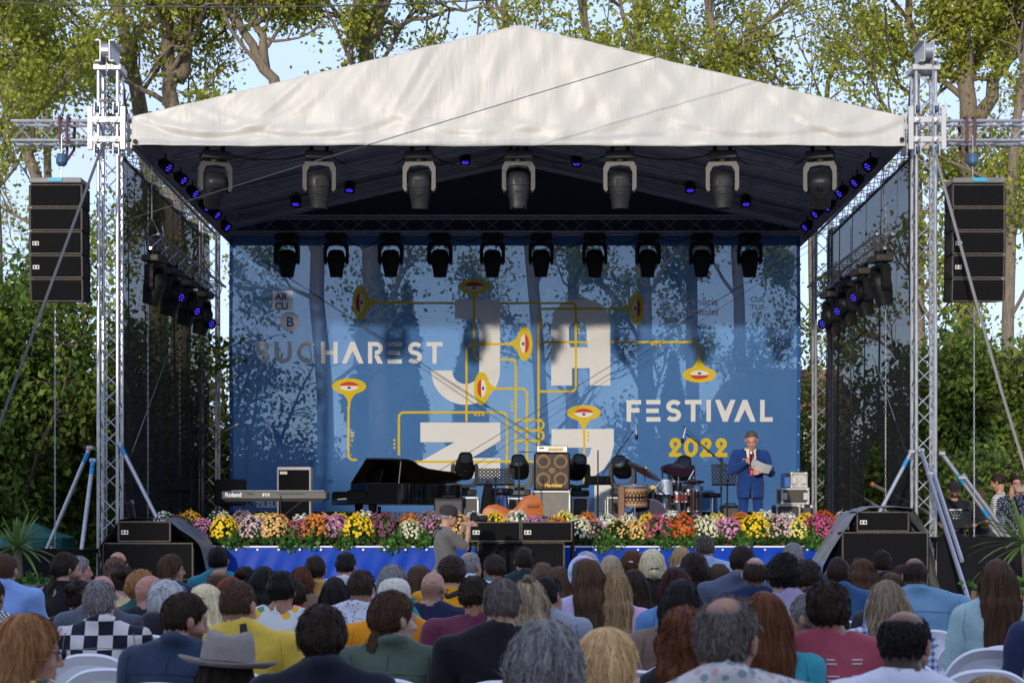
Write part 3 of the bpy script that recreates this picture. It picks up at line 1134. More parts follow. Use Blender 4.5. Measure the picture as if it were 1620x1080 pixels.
poplar('leaning poplar left of the left front tower with a bent bare trunk', trunk_path([(75, 600), (62, 280), (20, 190), (-30, 60), (-60, -60)], 44), .30, 11, 9520, extra=[(T3(50, 240, 44), T3(45, 40, 44), .16), (T3(30, 200, 44), T3(60, 70, 44), .1)], limbs=8)
poplar('slim poplar with ivy just left of the left front tower', trunk_path([(80, 500), (75, 200), (70, 60), (80, -80)], 50), .24, 12, 8160, limbs=11)
poplar('thick poplar leaning away behind the left end of the white roof', trunk_path([(250, 420), (222, 180), (200, 70), (182, -10), (170, -120)], 46), .42, 13, 8704, limbs=11)
poplar('forked old poplar above the left slope of the white roof', trunk_path([(285, 500), (272, 170), (264, 60), (262, -100)], 44), .46, 14, 12240, extra=[(T3(280, 125, 44), T3(325, -20, 44), .3)], limbs=11)
poplar('poplar whose trunk leans left through the banner to above the roof', trunk_path([(515, 700), (500, 400), (430, 125), (385, 55), (340, -30)], 42.5), .36, 15, 10880, extra=[(T3(420, 110, 42.5), T3(395, -40, 42.5), .16)], limbs=8)
poplar('thick forked poplar above the middle of the left roof slope', trunk_path([(600, 640), (582, 220), (578, 70), (562, -20), (555, -120)], 43.5), .44, 16, 9520, extra=[(T3(580, 60, 43.5), T3(625, -30, 43.5), .26), (T3(590, 40, 43.5), T3(760, 10, 43.5), .10)], limbs=9)
poplar('thin poplar rising behind the peak of the white roof', trunk_path([(862, 700), (838, 400), (800, 60), (795, -80)], 47), .34, 17, 5657, limbs=9)
poplar('reddish bare poplar right of the roof peak', trunk_path([(903, 700), (908, 420), (930, 60), (915, -80)], 52), .36, 18, 7615, limbs=10)
poplar('straight thick poplar seen through the banner beside the big letter A', trunk_path([(1022, 700), (1016, 400), (1010, 80), (1006, -90)], 44), .40, 19, 14960, limbs=13)
poplar('leafy poplar above the right slope of the white roof', trunk_path([(1100, 700), (1090, 400), (1060, 60), (1050, -80)], 50), .36, 20, 10472, limbs=13)
poplar('poplar with a broken dead branch above the right roof slope', trunk_path([(1180, 700), (1165, 400), (1150, 110), (1120, 20), (1115, -90)], 46), .30, 21, 5440, extra=[(T3(1140, 120, 46), T3(1205, 42, 46), .22)], limbs=9)
poplar('small spreading poplar just left of the right front tower', trunk_path([(1290, 700), (1285, 300), (1310, 130), (1345, 40)], 48), .22, 22, 3889, limbs=7, zhi=12.6, spread=.8)
poplar('ivy covered poplar directly behind the right front tower', trunk_path([(1455, 700), (1450, 250), (1445, 60), (1430, -60)], 45), .36, 23, 14960, limbs=12, zlo=3.5)
poplar('massive leafy poplar right of the right front tower', trunk_path([(1530, 700), (1532, 160), (1522, 20), (1515, -100)], 44), .50, 24, 20400, extra=[(T3(1545, 190, 44), T3(1640, 20, 44), .26)], limbs=14, zlo=4)
poplar('bare leaning poplar at the right edge of the picture', trunk_path([(1590, 720), (1600, 300), (1625, 60), (1640, -60)], 42), .30, 25, 10880, limbs=11, zlo=5)
poplar('poplar at the left edge of the picture behind the left line array', trunk_path([(10, 620), (-10, 300), (-20, 100), (-30, -60)], 40), .26, 26, 10880, limbs=10)


def bushy(label, x, y, h, rx, ry, leaves, seed, m, lsize=.16, name='broadleaf_tree', group='green trees beside the stage', z0=.4, elong=1.7, clump=.5):
  """low tree: many stems, leaf sprays spread through an uneven crown"""
  g = np.random.default_rng(seed)
  t = thing(name, label, 'tree', (x, y, 0), 0, group)
  mb = MB()
  tips = []
  for k in range(11):
    az = 2.4 * k + g.uniform(-.3, .3)
    q = wander((x + g.normal() * .15, y + g.normal() * .15, 0), (math.cos(az) * rx / h, math.sin(az) * ry / h, 1), h * g.uniform(.7, 1.0), 9, g, .10, .04)
    mb.tube(q, [.09 * (1 - .8 * i / 9) for i in range(10)], 6, False)
    for i in range(2, 10):
      for _ in range(5):
        d = g.normal(size=3)
        d[2] = abs(d[2]) * .4
        d /= np.linalg.norm(d)
        L = g.uniform(.5, 1.6) * min(1.0, rx / 2.0)
        w = wander(q[i], d, L, 4, g, .2)
        mb.tube(w, [.02, .016, .012, .008, .005], 4, False)
        tips += [np.array(v) for v in w[1:]]
  mb.build('trunk', M_BARKD, t, sharp=None)
  C = np.array([c for c in tips if c[2] > z0])
  wgt = g.gamma(.32, 1.0, len(C))
  P = C[g.choice(len(C), leaves, p=wgt / wgt.sum())] + g.normal(size=(leaves, 3)) * clump * .5
  o = link('crown', leaf_mesh(P - np.array((x, y, 0)), lsize, g, .6, elong), m, t)
  return t


def at_ground(px, d):
  return (px - CX) * d / F, d


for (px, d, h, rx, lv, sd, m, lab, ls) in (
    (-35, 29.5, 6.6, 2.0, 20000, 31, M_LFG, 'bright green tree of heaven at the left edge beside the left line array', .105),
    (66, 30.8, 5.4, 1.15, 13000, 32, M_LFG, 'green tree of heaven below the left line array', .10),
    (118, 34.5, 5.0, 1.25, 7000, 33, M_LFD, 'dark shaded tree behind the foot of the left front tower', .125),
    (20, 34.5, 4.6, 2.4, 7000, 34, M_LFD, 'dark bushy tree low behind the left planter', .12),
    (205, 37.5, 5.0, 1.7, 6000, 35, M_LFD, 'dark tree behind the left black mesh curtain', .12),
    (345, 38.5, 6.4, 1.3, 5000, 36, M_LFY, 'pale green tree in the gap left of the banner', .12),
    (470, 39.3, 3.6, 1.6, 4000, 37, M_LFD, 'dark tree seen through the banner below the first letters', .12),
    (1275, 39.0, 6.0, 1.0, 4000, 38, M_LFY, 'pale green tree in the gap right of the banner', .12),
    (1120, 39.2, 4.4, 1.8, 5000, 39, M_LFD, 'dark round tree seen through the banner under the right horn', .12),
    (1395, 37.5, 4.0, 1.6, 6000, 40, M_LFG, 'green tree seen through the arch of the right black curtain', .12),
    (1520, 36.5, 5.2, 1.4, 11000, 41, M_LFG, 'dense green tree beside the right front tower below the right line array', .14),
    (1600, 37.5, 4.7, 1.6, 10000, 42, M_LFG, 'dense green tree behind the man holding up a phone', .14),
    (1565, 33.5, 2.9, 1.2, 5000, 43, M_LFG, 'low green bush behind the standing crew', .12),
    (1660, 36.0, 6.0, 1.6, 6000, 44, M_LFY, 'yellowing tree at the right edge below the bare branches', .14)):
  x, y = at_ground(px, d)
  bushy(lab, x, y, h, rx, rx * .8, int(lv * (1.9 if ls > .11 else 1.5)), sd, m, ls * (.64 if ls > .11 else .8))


def cypress(label, px, d, h, r, seed):
  g = np.random.default_rng(seed)
  x, y = at_ground(px, d)
  t = thing('cypress_tree', label, 'tree', (x, y, 0), 0, 'cypresses behind the banner')
  MB().cyl((x, y, 0), (x, y, h * .9), .12, .03, 8).build('trunk', M_BARKD, t)
  n = 5200
  z = g.uniform(.03, 1, n) ** .9
  rr = r * np.sin(np.clip(z * .88 + .14, 0, 1) * PI) ** .7 * (1 + .22 * np.sin(z * 23 + seed)) * np.sqrt(g.uniform(.25, 1, n))
  a = g.uniform(0, 2 * PI, n)
  P = np.stack((rr * np.cos(a), rr * np.sin(a), z * h), 1)
  link('crown', leaf_mesh(P, .16, g, -.8, 2.4), M_LFD, t)

cypress('taller dark cypress seen through the banner behind the word ending', 598, 58, 10.1, 1.15, 51)
cypress('slim dark cypress right of the taller one through the banner', 643, 60, 10.0, .7, 52)
cypress('dark cypress seen through the banner behind the letter J', 745, 62, 9.2, .8, 53)
cypress('short dark cypress low behind the letter A', 1065, 64, 8.0, .7, 54)

# white corrugated fence behind the stage
def fence():
  t = thing('metal_fence', 'pale corrugated metal fence running behind the stage', 'fence', (0, 40.5, 0))
  me = None
  n = 34
  pw = 1.22
  mf = mat('white_sheet_metal', (0.56, 0.57, 0.60), 0.5, noise=0.1, nscale=1.2)
  prof = []
  for k in range(8):
    a = k * pw / 8
    prof += [(a, 0), (a + .05, 0), (a + .075, .035), (a + .125, .035)]
  prof.append((pw, 0))
  V, FA = [], []
  for (u, v) in prof:
    V += [(u, -v, .05), (u, -v, 2.93)]
  for i in range(len(prof) - 1):
    FA.append([2 * i, 2 * i + 2, 2 * i + 3, 2 * i + 1])
  me = mesh_np('sheet_panel', V, FA, smooth=False)
  me.materials.append(mf)
  for i in range(n):
    link('sheet_panel', me, None, t, (-21 + i * 1.23, 0, 0))
  for i in range(0, n + 1, 2):
    MB().box((-21.005 + i * 1.23, 40.58, 1.5), (.06, .06, 3.0)).build('post', M_STEEL, t)
  for z in (2.95,):
    MB().box((0, 40.5, 2.97), (42.2, .09, .07)).build('top_rail', mf, t)
fence()

# pale house beyond the fence, right of the banner
def house():
  x0, x1, y0 = W(1150, 0, 62).x, W(1345, 0, 62).x, 62.0
  t = thing('beige_house', 'beige house with dark windows seen between the banner and the rear tower', 'house', ((x0 + x1) / 2, y0 + 3, 0))
  mw = mat('beige_render', (0.50, 0.43, 0.32), 0.85, noise=0.1, nscale=1.5)
  MB().box(((x0 + x1) / 2, y0 + 3, 2.8), (x1 - x0, 6, 5.6)).build('wall', mw, t, smooth=False)
  MB().prism([(x0 - .4, 5.6), (x1 + .4, 5.6), (x1 - .6, 7.2), (x0 + .6, 7.2)], y0 - .4, y0 + 6.4).build('roof', mat('roof_tiles', (0.30, 0.14, 0.08), 0.85, noise=0.3, nscale=4), t, smooth=False)
  MB().box(((x0 + x1) / 2, y0 - .06, 3.55), (x1 - x0 + .1, .12, .12)).build('string_course', mat('pale_stone', (0.62, 0.57, 0.47), 0.8), t)
  for k in range(4):
    for z in (4.55, 2.0):
      x = x1 - .55 - 1.12 * k - .35
      w_ = MB().box((x, y0 - .02, z), (.62, .08, 1.15)).build('window', mat('dark_glass', (0.02, 0.025, 0.03), 0.1), t)
      f = MB()
      for dx in (-.31, 0, .31):
        f.box((x + dx, y0 - .07, z), (.05, .05, 1.2))
      for dz in (-.58, .58):
        f.box((x, y0 - .07, z + dz), (.66, .05, .06))
      f.build('window_frame', mat('window_white', (0.7, 0.7, 0.68), 0.6), w_)
house()
# ================================================================ lights
ORD = ['first', 'second', 'third', 'fourth', 'fifth', 'sixth', 'seventh', 'eighth', 'ninth', 'tenth', 'eleventh', 'twelfth', 'thirteenth', 'fourteenth', 'fifteenth']
M_LENS = mat('lens_glass', (0.02, 0.03, 0.05), 0.05, spec=0.9, coat=0.6)
M_BLUELED = mat('blue_led', (0.02, 0.01, 0.2), 0.3, emit=(0.05, 0.03, 1.0), estr=1.8)


def moving_head(label, loc, group, tilt=0.0, yaw=0.0, hang=True, body=None, yoke=None, base_m=None, s=1.0):
  """base, U yoke and tilting head; local +Z runs from the base to the head"""
  body, yoke, base_m = body or M_CHAR, yoke or M_TAUPE, base_m or M_TAUPE
  t = thing('moving_head_light', label, 'stage light', loc, yaw, group)
  R = Matrix.Rotation(PI, 4, 'X') if hang else Matrix.Identity(4)
  R = R @ Matrix.Scale(s, 4)

  def put(mb, name, m, par, sharp=40):
    mb.v = [tuple(R @ Vector(v)) for v in mb.v]
    return mb.build(name, m, par, sharp=sharp, local=True)
  b = put(MB().box((0, 0, .055), (.40, .30, .11), ch=.02), 'base', base_m, t)
  put(MB().box((-.14, -.152, .055), (.09, .006, .05)).box((.14, -.152, .055), (.09, .006, .05)), 'display', M_LABEL if hang else M_BLACK, b)
  put(MB().cyl((0, 0, .11), (0, 0, .15), .09, n=18), 'pan_bearing', M_BLACK, t)
  pts = [(-.205, .56), (-.235, .52), (-.235, .22), (-.20, .15), (.20, .15), (.235, .22), (.235, .52), (.205, .56), (.165, .54), (.175, .50), (.178, .28), (.14, .20), (.0, .185), (-.14, .20), (-.178, .28), (-.175, .50), (-.165, .54)]
  mb = MB()
  n = 8
  for a in range(n):
    pass
  outer = [(-.205, .57), (-.235, .52), (-.235, .23), (-.195, .15), (0, .15), (.195, .15), (.235, .23), (.235, .52), (.205, .57)]
  inner = [(-.172, .55), (-.178, .50), (-.178, .30), (-.135, .215), (0, .195), (.135, .215), (.178, .30), (.178, .50), (.172, .55)]
  for k in range(8):
    q = [outer[k], outer[k + 1], inner[k + 1], inner[k]]
    V = [(x, -.075, z) for x, z in q] + [(x, .075, z) for x, z in q]
    mb.add(V, [[0, 1, 2, 3], [7, 6, 5, 4], [0, 4, 5, 1], [2, 6, 7, 3]] + ([[0, 3, 7, 4]] if k == 0 else []) + ([[1, 5, 6, 2]] if k == 7 else []))
  put(mb, 'yoke', yoke, t)
  H = Matrix.Translation((0, 0, .47)) @ Matrix.Rotation(tilt, 4, 'X')
  prof = [(.001, -.185), (.07, -.182), (.125, -.16), (.155, -.11), (.165, -.03), (.163, .05), (.150, .13), (.132, .21), (.122, .29), (.118, .325), (.10, .33), (.098, .31)]
  hd = put(MB().lathe(prof, 22, H, sq=3.2), 'head', body, t, 50)
  put(MB().lathe([(.001, .316), (.05, .318), (.085, .31), (.098, .305)], 18, H), 'lens', M_LENS, hd)
  for sy in (-1, 1):
    put(MB().box((0, sy * .157, -.03), (.11, .02, .10), H, ch=.006), 'vent', M_BLACK, hd)
    put(MB().box((0, sy * .146, .12), (.09, .02, .035), H, ch=.006), 'rear_plate', M_BLACK, hd)
  put(MB().lathe([(.166, .03), (.169, .036), (.166, .042)], 22, H, sq=3.2, caps=False), 'seam_ring', M_BLACK, hd)
  for sx in (-1, 1):
    put(MB().cyl((sx * .15, 0, .47), (sx * .185, 0, .47), .05, n=14), 'tilt_bearing', M_BLACK, t)
  if hang:
    for sx in (-1, 1):
      put(MB().box((sx * .11, 0, -.03), (.05, .09, .06), ch=.008).cyl((sx * .11, -.05, -.07), (sx * .11, .05, -.07), .03, n=10), 'clamp', M_BLACK, t)
  return t


for k, px in enumerate((340, 505, 664, 820, 981, 1143, 1298)):
  p = W(px, 241, 24.45)
  moving_head(f'{ORD[k]} grey moving light from the left under the front edge of the white roof', (p.x, p.y, p.z), 'moving lights along the front beam',
        tilt=(.75, .10, .16, -.04, .12, .06, .7)[k], yaw=(.35, .12, -.06, .04, -.1, -.14, -.3)[k], s=1.02)
for k, px in enumerate((454, 532, 618, 696, 779, 856, 941, 1025, 1110, 1186)):
  p = W(px, 371, 31.7)
  moving_head(f'{ORD[k]} black moving light from the left in the row above the blue banner', (p.x, p.y, p.z), 'moving lights above the banner', tilt=.05 + .05 * (k % 3), yaw=(k * 37 % 10 - 5) * .03, s=1.0, body=M_BLACK, yoke=M_BLACK, base_m=M_BLACK)


def par_can(label, loc, aim, group):
  """slim lamp with a honeycomb of blue diodes, hanging in a bracket"""
  t = thing('led_par_light', label, 'stage light', loc, 0, group)
  z = Vector(aim).normalized()
  R = z.to_track_quat('Z', 'Y').to_matrix().to_4x4()
  MB().lathe([(.06, -.14), (.10, -.10), (.115, 0), (.12, .11), (.112, .11), (.108, .085)], 16, R).build('housing', M_BLACK, t, local=True)
  MB().lathe([(.001, .080), (.107, .082)], 16, R).build('front_plate', M_BLACK, t, local=True)
  pts = [(0, 0)] + [(.06 * math.cos(a * PI / 3), .06 * math.sin(a * PI / 3)) for a in range(6)]
  for (x, y) in pts:
    MB().lathe([(.001, .092), (.009, .090), (.011, .084)], 6, R @ Matrix.Translation((x, y, 0))).build('diode', M_BLUELED, t, local=True)
  MB().tube([R @ Vector(v) for v in ((-.125, 0, 0), (-.13, 0, -.1), (-.06, 0, -.2), (.06, 0, -.2), (.13, 0, -.1), (.125, 0, 0))], .009, 6).build('bracket', M_BLACK, t, local=True)
  MB().cyl((0, 0, .03), (0, 0, .22), .015, n=6).build('hook', M_BLACK, t, local=True)
  t.scale = (.8, .8, .8)
  return t

for k, (px, py, d) in enumerate(((262, 262, 25.2), (286, 282, 26.3), (305, 303, 27.4), (324, 325, 28.6), (340, 337, 29.8), (356, 357, 31.2))):
  p = W(px, py, d)
  par_can(f'{ORD[k]} blue lit lamp from the front along the left eave beam', p, (.75, -.25, -.62), 'blue lamps along the left eave')
for k, (px, py, d) in enumerate(((1377, 260, 25.2), (1356, 286, 26.3), (1332, 303, 27.4), (1312, 325, 28.6), (1293, 336, 29.8), (1277, 357, 31.2))):
  p = W(px, py, d)
  par_can(f'{ORD[k]} blue lit lamp from the front along the right eave beam', p, (-.75, -.25, -.62), 'blue lamps along the right eave')
for k, (px, py, lab) in enumerate(((736, 262, 'left of the roof peak on a rafter'), (912, 264, 'right of the roof peak on a rafter'), (553, 306, 'further down the left rafters'), (1092, 306, 'further down the right rafters'), (468, 328, 'lowest on the left rafters'), (1180, 328, 'lowest on the right rafters'))):
  p = W(px, py - 10, 29.6)
  par_can('blue lit lamp ' + lab, p, (0, -.3, -.95), 'blue lamps on the rafters')

# the two side trusses hung over the wings, each with four moving lights
for sgn, px0, px1, lab in ((-1, 238, 322, 'left'), (1, 1400, 1316, 'right')):
  a, b = W(px0, 380, 25.6), W(px1, 442, 31.3)
  b.z = a.z
  b.x = a.x + sgn * -.05
  t = truss('side_truss', f'triangular truss hung over the {lab} wing carrying moving lights', 'truss', a, b, w=.24, rc=.022, rb=.009, bay=.32, m=M_ALU, tri=True, fine=False, group='side trusses')
  for p in (Vector((a.x, a.y + .1, a.z)), Vector((b.x, b.y - .3, b.z))):
    MB().tube([p + Vector((-.12, 0, .1)), p + Vector((0, 0, .35)), p + Vector((.12, 0, .1))], .007, 5).cyl(p + Vector((0, 0, .35)), (p.x, p.y, BEAMZ - .1), .008, n=5).build('sling', M_STEEL, t)
  for k in range(4):
    y = 25.9 + k * 1.35
    moving_head(f'{ORD[k]} moving light from the front on the {lab} wing truss', (a.x, y, a.z - .19), f'moving lights on the {lab} wing truss', tilt=.25, yaw=-sgn * 1.35, s=.95, body=M_BLACK, yoke=M_BLACK)
    # blue glow of the lit front faces
    if k:
      o = par_can(f'{ORD[k - 1]} blue lamp from the front under the {lab} wing truss', (a.x - sgn * .16, y - .3, a.z - .62 - .05 * k), (-sgn * .8, -.5, -.35), f'blue lamps under the {lab} wing truss')

# ================================================================ loudspeakers
M_GRILLE = mat('black_grille', (0.008, 0.008, 0.0083), 0.8, spec=.08, noise=0.25, nscale=60, bump=0.4, bscale=400)


def cabinet(t, x, y, z, w, h, dp, tilt=0.0, badge=True, name='cabinet', taper=.0):
  T = Matrix.Translation((x, y, z)) @ Matrix.Rotation(tilt, 4, 'X')
  b = base_of(t)
  T = Matrix.Translation(-b) @ T
  c = MB().box((0, dp / 2, 0), (w, dp, h), T, ch=.012).build(name, M_WOODBLK, t, local=True)
  MB().box((0, -.004, 0), (w - .05, .016, h - .05), T, ch=.004).build('grille', M_GRILLE, c, local=True)
  for (ex, ez, ew, eh) in ((0, h / 2 - .008, w, .012), (0, -h / 2 + .008, w, .012), (-w / 2 + .007, 0, .010, h - .03), (w / 2 - .007, 0, .010, h - .03)):
    MB().box((ex, -.008, ez), (ew, .01, eh), T).build('edge_trim', M_EDGE, c, local=True)
  if h > .8:
    for q in (.34, .62):
      MB().box((0, -.013, -h / 2 + h * q), (w - .06, .006, .006), T).build('panel_joint', M_EDGE, c, local=True)
  if badge:
    MB().box((-w / 2 + .085, -.014, -.01), (.09, .006, .055), T).build('badge', M_LABEL, c, local=True)
    for dx in (-.022, .022):
      MB().box((-w / 2 + .085 + dx, -.019, -.01), (.02, .004, .032), T).build('badge_print', M_BLACK, c, local=True)
  for sx in (-1, 1):
    MB().box((sx * (w / 2 + .002), dp * .5, 0), (.008, .16, h * .4), T).build('handle_recess', M_RUBBER, c, local=True)
    MB().box((sx * (w / 2 + .006), -.002, 0), (.012, .03, h * .9), T).build('rigging_rail', M_BLACK, c, local=True)
  return c


for lab, px, side in (('left', 88.5, -1), ('right', 1548, 1)):
  p = W(px, 380, 23.75)
  t = thing('line_array', f'hanging column of five black loudspeakers on the {lab} truss arm', 'loudspeaker', (p.x, 23.75, W(0, 478, 23.75).z), 0, 'line arrays')
  zt = W(0, 291, 23.75).z
  h = (zt - W(0, 477, 23.75).z) / 5
  tl = (0, .01, .02, .05, .10)
  for k in range(5):
    cabinet(t, p.x, 23.75 + .02 * max(0, k - 2), zt - h * (k + .5), .735, h - .012, .46, tl[k], badge=k in (2, 3))
  fr = MB().box((p.x, 23.95, zt + .045), (.74, .5, .075), ch=.01).build('flying_frame', mat('grey_frame', (0.16, 0.15, 0.14), 0.5, noise=.2, nscale=9), t)
  MB().box((p.x, 23.69, zt + .05), (.20, .006, .055)).build('frame_label', mat('cyan_label', (0.02, 0.35, 0.5), 0.5), fr)
  MB().lathe([(.001, .09), (.06, .08), (.08, .02), (.08, -.05), (.05, -.09), (.001, -.10)], 14, Matrix.Translation((p.x, 24.05, W(0, 249, 23.9).z))).build('chain_hoist', mat('hoist_blue', (0.03, 0.10, 0.18), 0.5), t)
  MB().cyl((p.x, 24.05, zt + .08), (p.x, 24.05, BEAMZ - .1), .008, n=6).build('hoist_chain', M_STEEL, t)
  s = MB()
  for dx in (-.05, .05):
    s.tube([(p.x + dx, 24.16, BEAMZ - .2), (p.x + dx * 1.2, 24.14, BEAMZ + .19), (p.x + dx * 1.2, 24.55, BEAMZ + .19), (p.x + dx, 24.54, BEAMZ - .2), (p.x, 24.3, BEAMZ - .42)], .022, 6)
  s.build('lifting_strap', mat('purple_strap', (0.12, 0.05, 0.07), 0.8), t)


def tarp(t, x, y, prof, y1, m, seed):
  """cover thrown over a stack: open at the front, hanging down both sides; prof runs left foot, over the top, right foot"""
  g = np.random.default_rng(seed)
  n = 40
  P = []
  L = [0]
  for a, b in zip(prof[:-1], prof[1:]):
    L.append(L[-1] + math.dist(a, b))
  k = 64
  for i in range(k + 1):
    s = L[-1] * i / k
    j = max(q for q in range(len(L) - 1) if L[q] <= s + 1e-9)
    u = (s - L[j]) / (L[j + 1] - L[j])
    P.append((prof[j][0] * (1 - u) + prof[j + 1][0] * u, prof[j][1] * (1 - u) + prof[j + 1][1] * u))
  V, FA = [], []
  m_ = 16
  for i, (px_, pz) in enumerate(P):
    for j in range(m_ + 1):
      v = j / m_
      o = .018 * math.sin(9 * i / k * PI + 7 * v + seed) + .012 * math.sin(31 * i / k + 13 * v)
      e = .05 * math.sin(i * .55 + seed) * (1 - v)
      V.append((x + px_ + o * (1 if abs(px_) > .3 else 0), y + e + (y1 - y) * v, pz + o * (.6 if pz > .3 else 0)))
  for i in range(k):
    for j in range(m_):
      a = i * (m_ + 1) + j
      FA.append([a, a + 1, a + m_ + 2, a + m_ + 1])
  o = MB().add(V, FA).build('rain_cover', m, t, sharp=None)
  return o


M_TARPG = mat('grey_tarpaulin', (0.115, 0.13, 0.155), 0.45, noise=0.2, nscale=4, bump=0.6, bscale=9)
M_TARPS = mat('silver_tarpaulin', (0.30, 0.32, 0.35), 0.40, noise=0.25, nscale=4, bump=0.6, bscale=9, metal=0.3)
# left stack
def zpx(py, d):
  return W(0, py, d).z
d = 22.0
x = W(234, 0, d).x
t = thing('subwoofer_stack', 'black loudspeaker stack under a dark grey cover at the foot of the left tower', 'loudspeaker', (x, d, 0), 0, 'ground stacks')
cabinet(t, x, d, zpx(858, d) / 2, 1.18, zpx(858, d), .8, badge=False)
cabinet(t, W(228, 0, d).x, d + .02, (zpx(858, d) + zpx(824, d)) / 2 + .005, .68, zpx(824, d) - zpx(858, d) - .01, .5)
tarp(t, x, d - .04, [(-.66, 0), (-.63, .8), (-.62, 1.2), (-.36, 1.56), (0, 1.575), (.30, 1.57), (.45, 1.42), (.66, 1.22), (.80, .9), (.82, .45), (.78, 0)], d + 1.0, M_TARPG, 1)
# centre stack
x = W(824, 0, d).x
t = thing('subwoofer_stack', 'pair of black loudspeakers on a wide black cabinet before the middle of the stage', 'loudspeaker', (x, d, 0), 0, 'ground stacks')
z1 = zpx(857, d)
cabinet(t, x, d + .06, z1 / 2, 1.14, z1, .8, badge=False)
for sx in (-1, 1):
  cabinet(t, x + sx * .337, d, z1 + (zpx(824, d) - z1) / 2, .665, zpx(824, d) - z1 - .01, .5)
for sx in (-1, 1):
  MB().box((x + sx * .69, d + .4, .8), (.03, .75, 1.48), ch=.01).build('side_flap', M_CLOTHBLK, t)
# right stack
x = W(1400, 0, d).x
t = thing('subwoofer_stack', 'black loudspeaker stack under a silvery cover at the foot of the right tower', 'loudspeaker', (x, d, 0), 0, 'ground stacks')
z1 = zpx(841, d)
cabinet(t, x, d, z1 / 2, 1.12, z1, .8, badge=False)
cabinet(t, W(1397, 0, d).x, d + .02, (z1 + zpx(808, d)) / 2, .68, zpx(808, d) - z1 - .01, .5)
tarp(t, x, d - .04, [(-.86, 0), (-.88, .5), (-.82, .95), (-.62, 1.28), (-.42, 1.62), (-.2, 1.72), (.1, 1.73), (.34, 1.70), (.50, 1.48), (.60, 1.3), (.66, .8), (.80, .3), (.95, 0)], d + 1.0, M_TARPS, 4)

# ================================================================ bracing of the towers
def brace_tube(label, a, b, r=.03, second=None, tape=None, m=None, group='outrigger tubes'):
  a, b = Vector(a), Vector(b)
  t = thing('outrigger_tube', label, 'support tube', b, 0, group)
  MB().cyl(a, b, r, n=12).build('tube', m or M_STEEL, t)
  if second:
    u0, u1 = second
    off = Vector((.07, -.02, .0))
    p, q = a.lerp(b, u0) + off, a.lerp(b, u1) + off
    MB().cyl(p, q, r * .95, n=12).build('inner_tube', m or M_STEEL, t)
    MB().box(a.lerp(b, u0 + .02) + off * .5, (.13, .08, .05), ch=.01).build('coupler', M_STEEL, t)
  for u in tape or ():
    MB().cyl(a.lerp(b, u), a.lerp(b, u + .05), r * 1.06, n=12, cap=False).build('tape', M_TAPE, t)
  MB().box(a, (.09, .08, .06), ch=.012).build('coupler', M_STEEL, t)
  MB().box(b + Vector((0, 0, .0)), (.16, .16, .02), ch=.004).build('foot_plate', M_STEEL, t)
  return t

def G(px, d):
  p = W(px, 0, d)
  return (p.x, d, .01)

brace_tube('steel outrigger from the left tower slanting down to the far left', W(142, 708, 24.2), (W(22, 0, 24.0).x, 24.0, .02), second=(.55, .98), tape=(.03,))
brace_tube('steel outrigger from the left tower slanting towards the seats', W(147, 728, 24.1), (W(112, 0, 22.2).x, 22.2, .02), tape=(.0, .04))
brace_tube('steel outrigger from the left tower slanting over the covered loudspeaker stack', W(189, 702, 24.2), (W(322, 0, 23.6).x, 23.6, .3), tape=(.02,))
brace_tube('short steel outrigger behind the left tower', W(189, 730, 24.6), (W(215, 0, 26.6).x, 26.6, SF), second=(.45, .9), r=.026)
brace_tube('steel outrigger from the right tower slanting over the silvery cover', W(1442, 714, 24.2), (W(1310, 0, 23.6).x, 23.6, .3), tape=(.05,))
brace_tube('long bluish outrigger from the right tower slanting down towards the seats', W(1457, 712, 24.1), (W(1558, 0, 19.5).x, 19.5, .02), second=(.12, .6), m=mat('bluish_steel', (0.36, 0.38, 0.46), .4, metal=.6, noise=.1, nscale=10))
brace_tube('steel outrigger from the right tower slanting away to the right', W(1490, 717, 24.2), (W(1690, 0, 24.4).x, 24.4, .02), second=(.12, .75), tape=(.12, .32, .52))
for (px0, py0, px1, py1, dd, lab) in ((1331, 768, 1396, 806, 31.0, 'left'), (1378, 765, 1452, 803, 30.0, 'right')):
  a, b = W(px0, py0, dd), W(px1, py1, dd - .6)
  t = thing('steel_pole', f'steel pole with an orange end cap leaning beyond the wing, the {lab} of two', 'pole', b, 0, 'capped steel poles')
  MB().cyl(a, b + (b - a) * .5, .035, n=10).build('tube', mat('dull_steel', (0.16, 0.14, 0.12), .5, metal=.5), t)
  MB().cyl(a, a + (b - a) * .06, .042, n=10).build('end_cap', mat('orange_plastic', (0.75, 0.2, 0.02), .5), t)

# straps, wires and overhead cables
def cable(name, label, pts, r, m=None, cat='cable', flat=None, group=None):
  mb = MB()
  if flat:
    for a, b in zip(pts[:-1], pts[1:]):
      a, b = Vector(a), Vector(b)
      w = Vector((flat, 0, 0))
      mb.add([a - w, a + w, b + w, b - w, a - w + Vector((0, .006, 0)), a + w + Vector((0, .006, 0)), b + w + Vector((0, .006, 0)), b - w + Vector((0, .006, 0))], [[0, 1, 2, 3], [7, 6, 5, 4], [0, 3, 7, 4], [1, 5, 6, 2]])
  else:
    mb.tube(pts, r, 5)
  return tag(mb.build(name, m or M_RUBBER, sharp=None), label, cat, group)


def sagline(a, b, sag, n=24):
  a, b = Vector(a), Vector(b)
  return [a.lerp(b, i / n) + Vector((0, 0, -4 * sag * (i / n) * (1 - i / n))) for i in range(n + 1)]

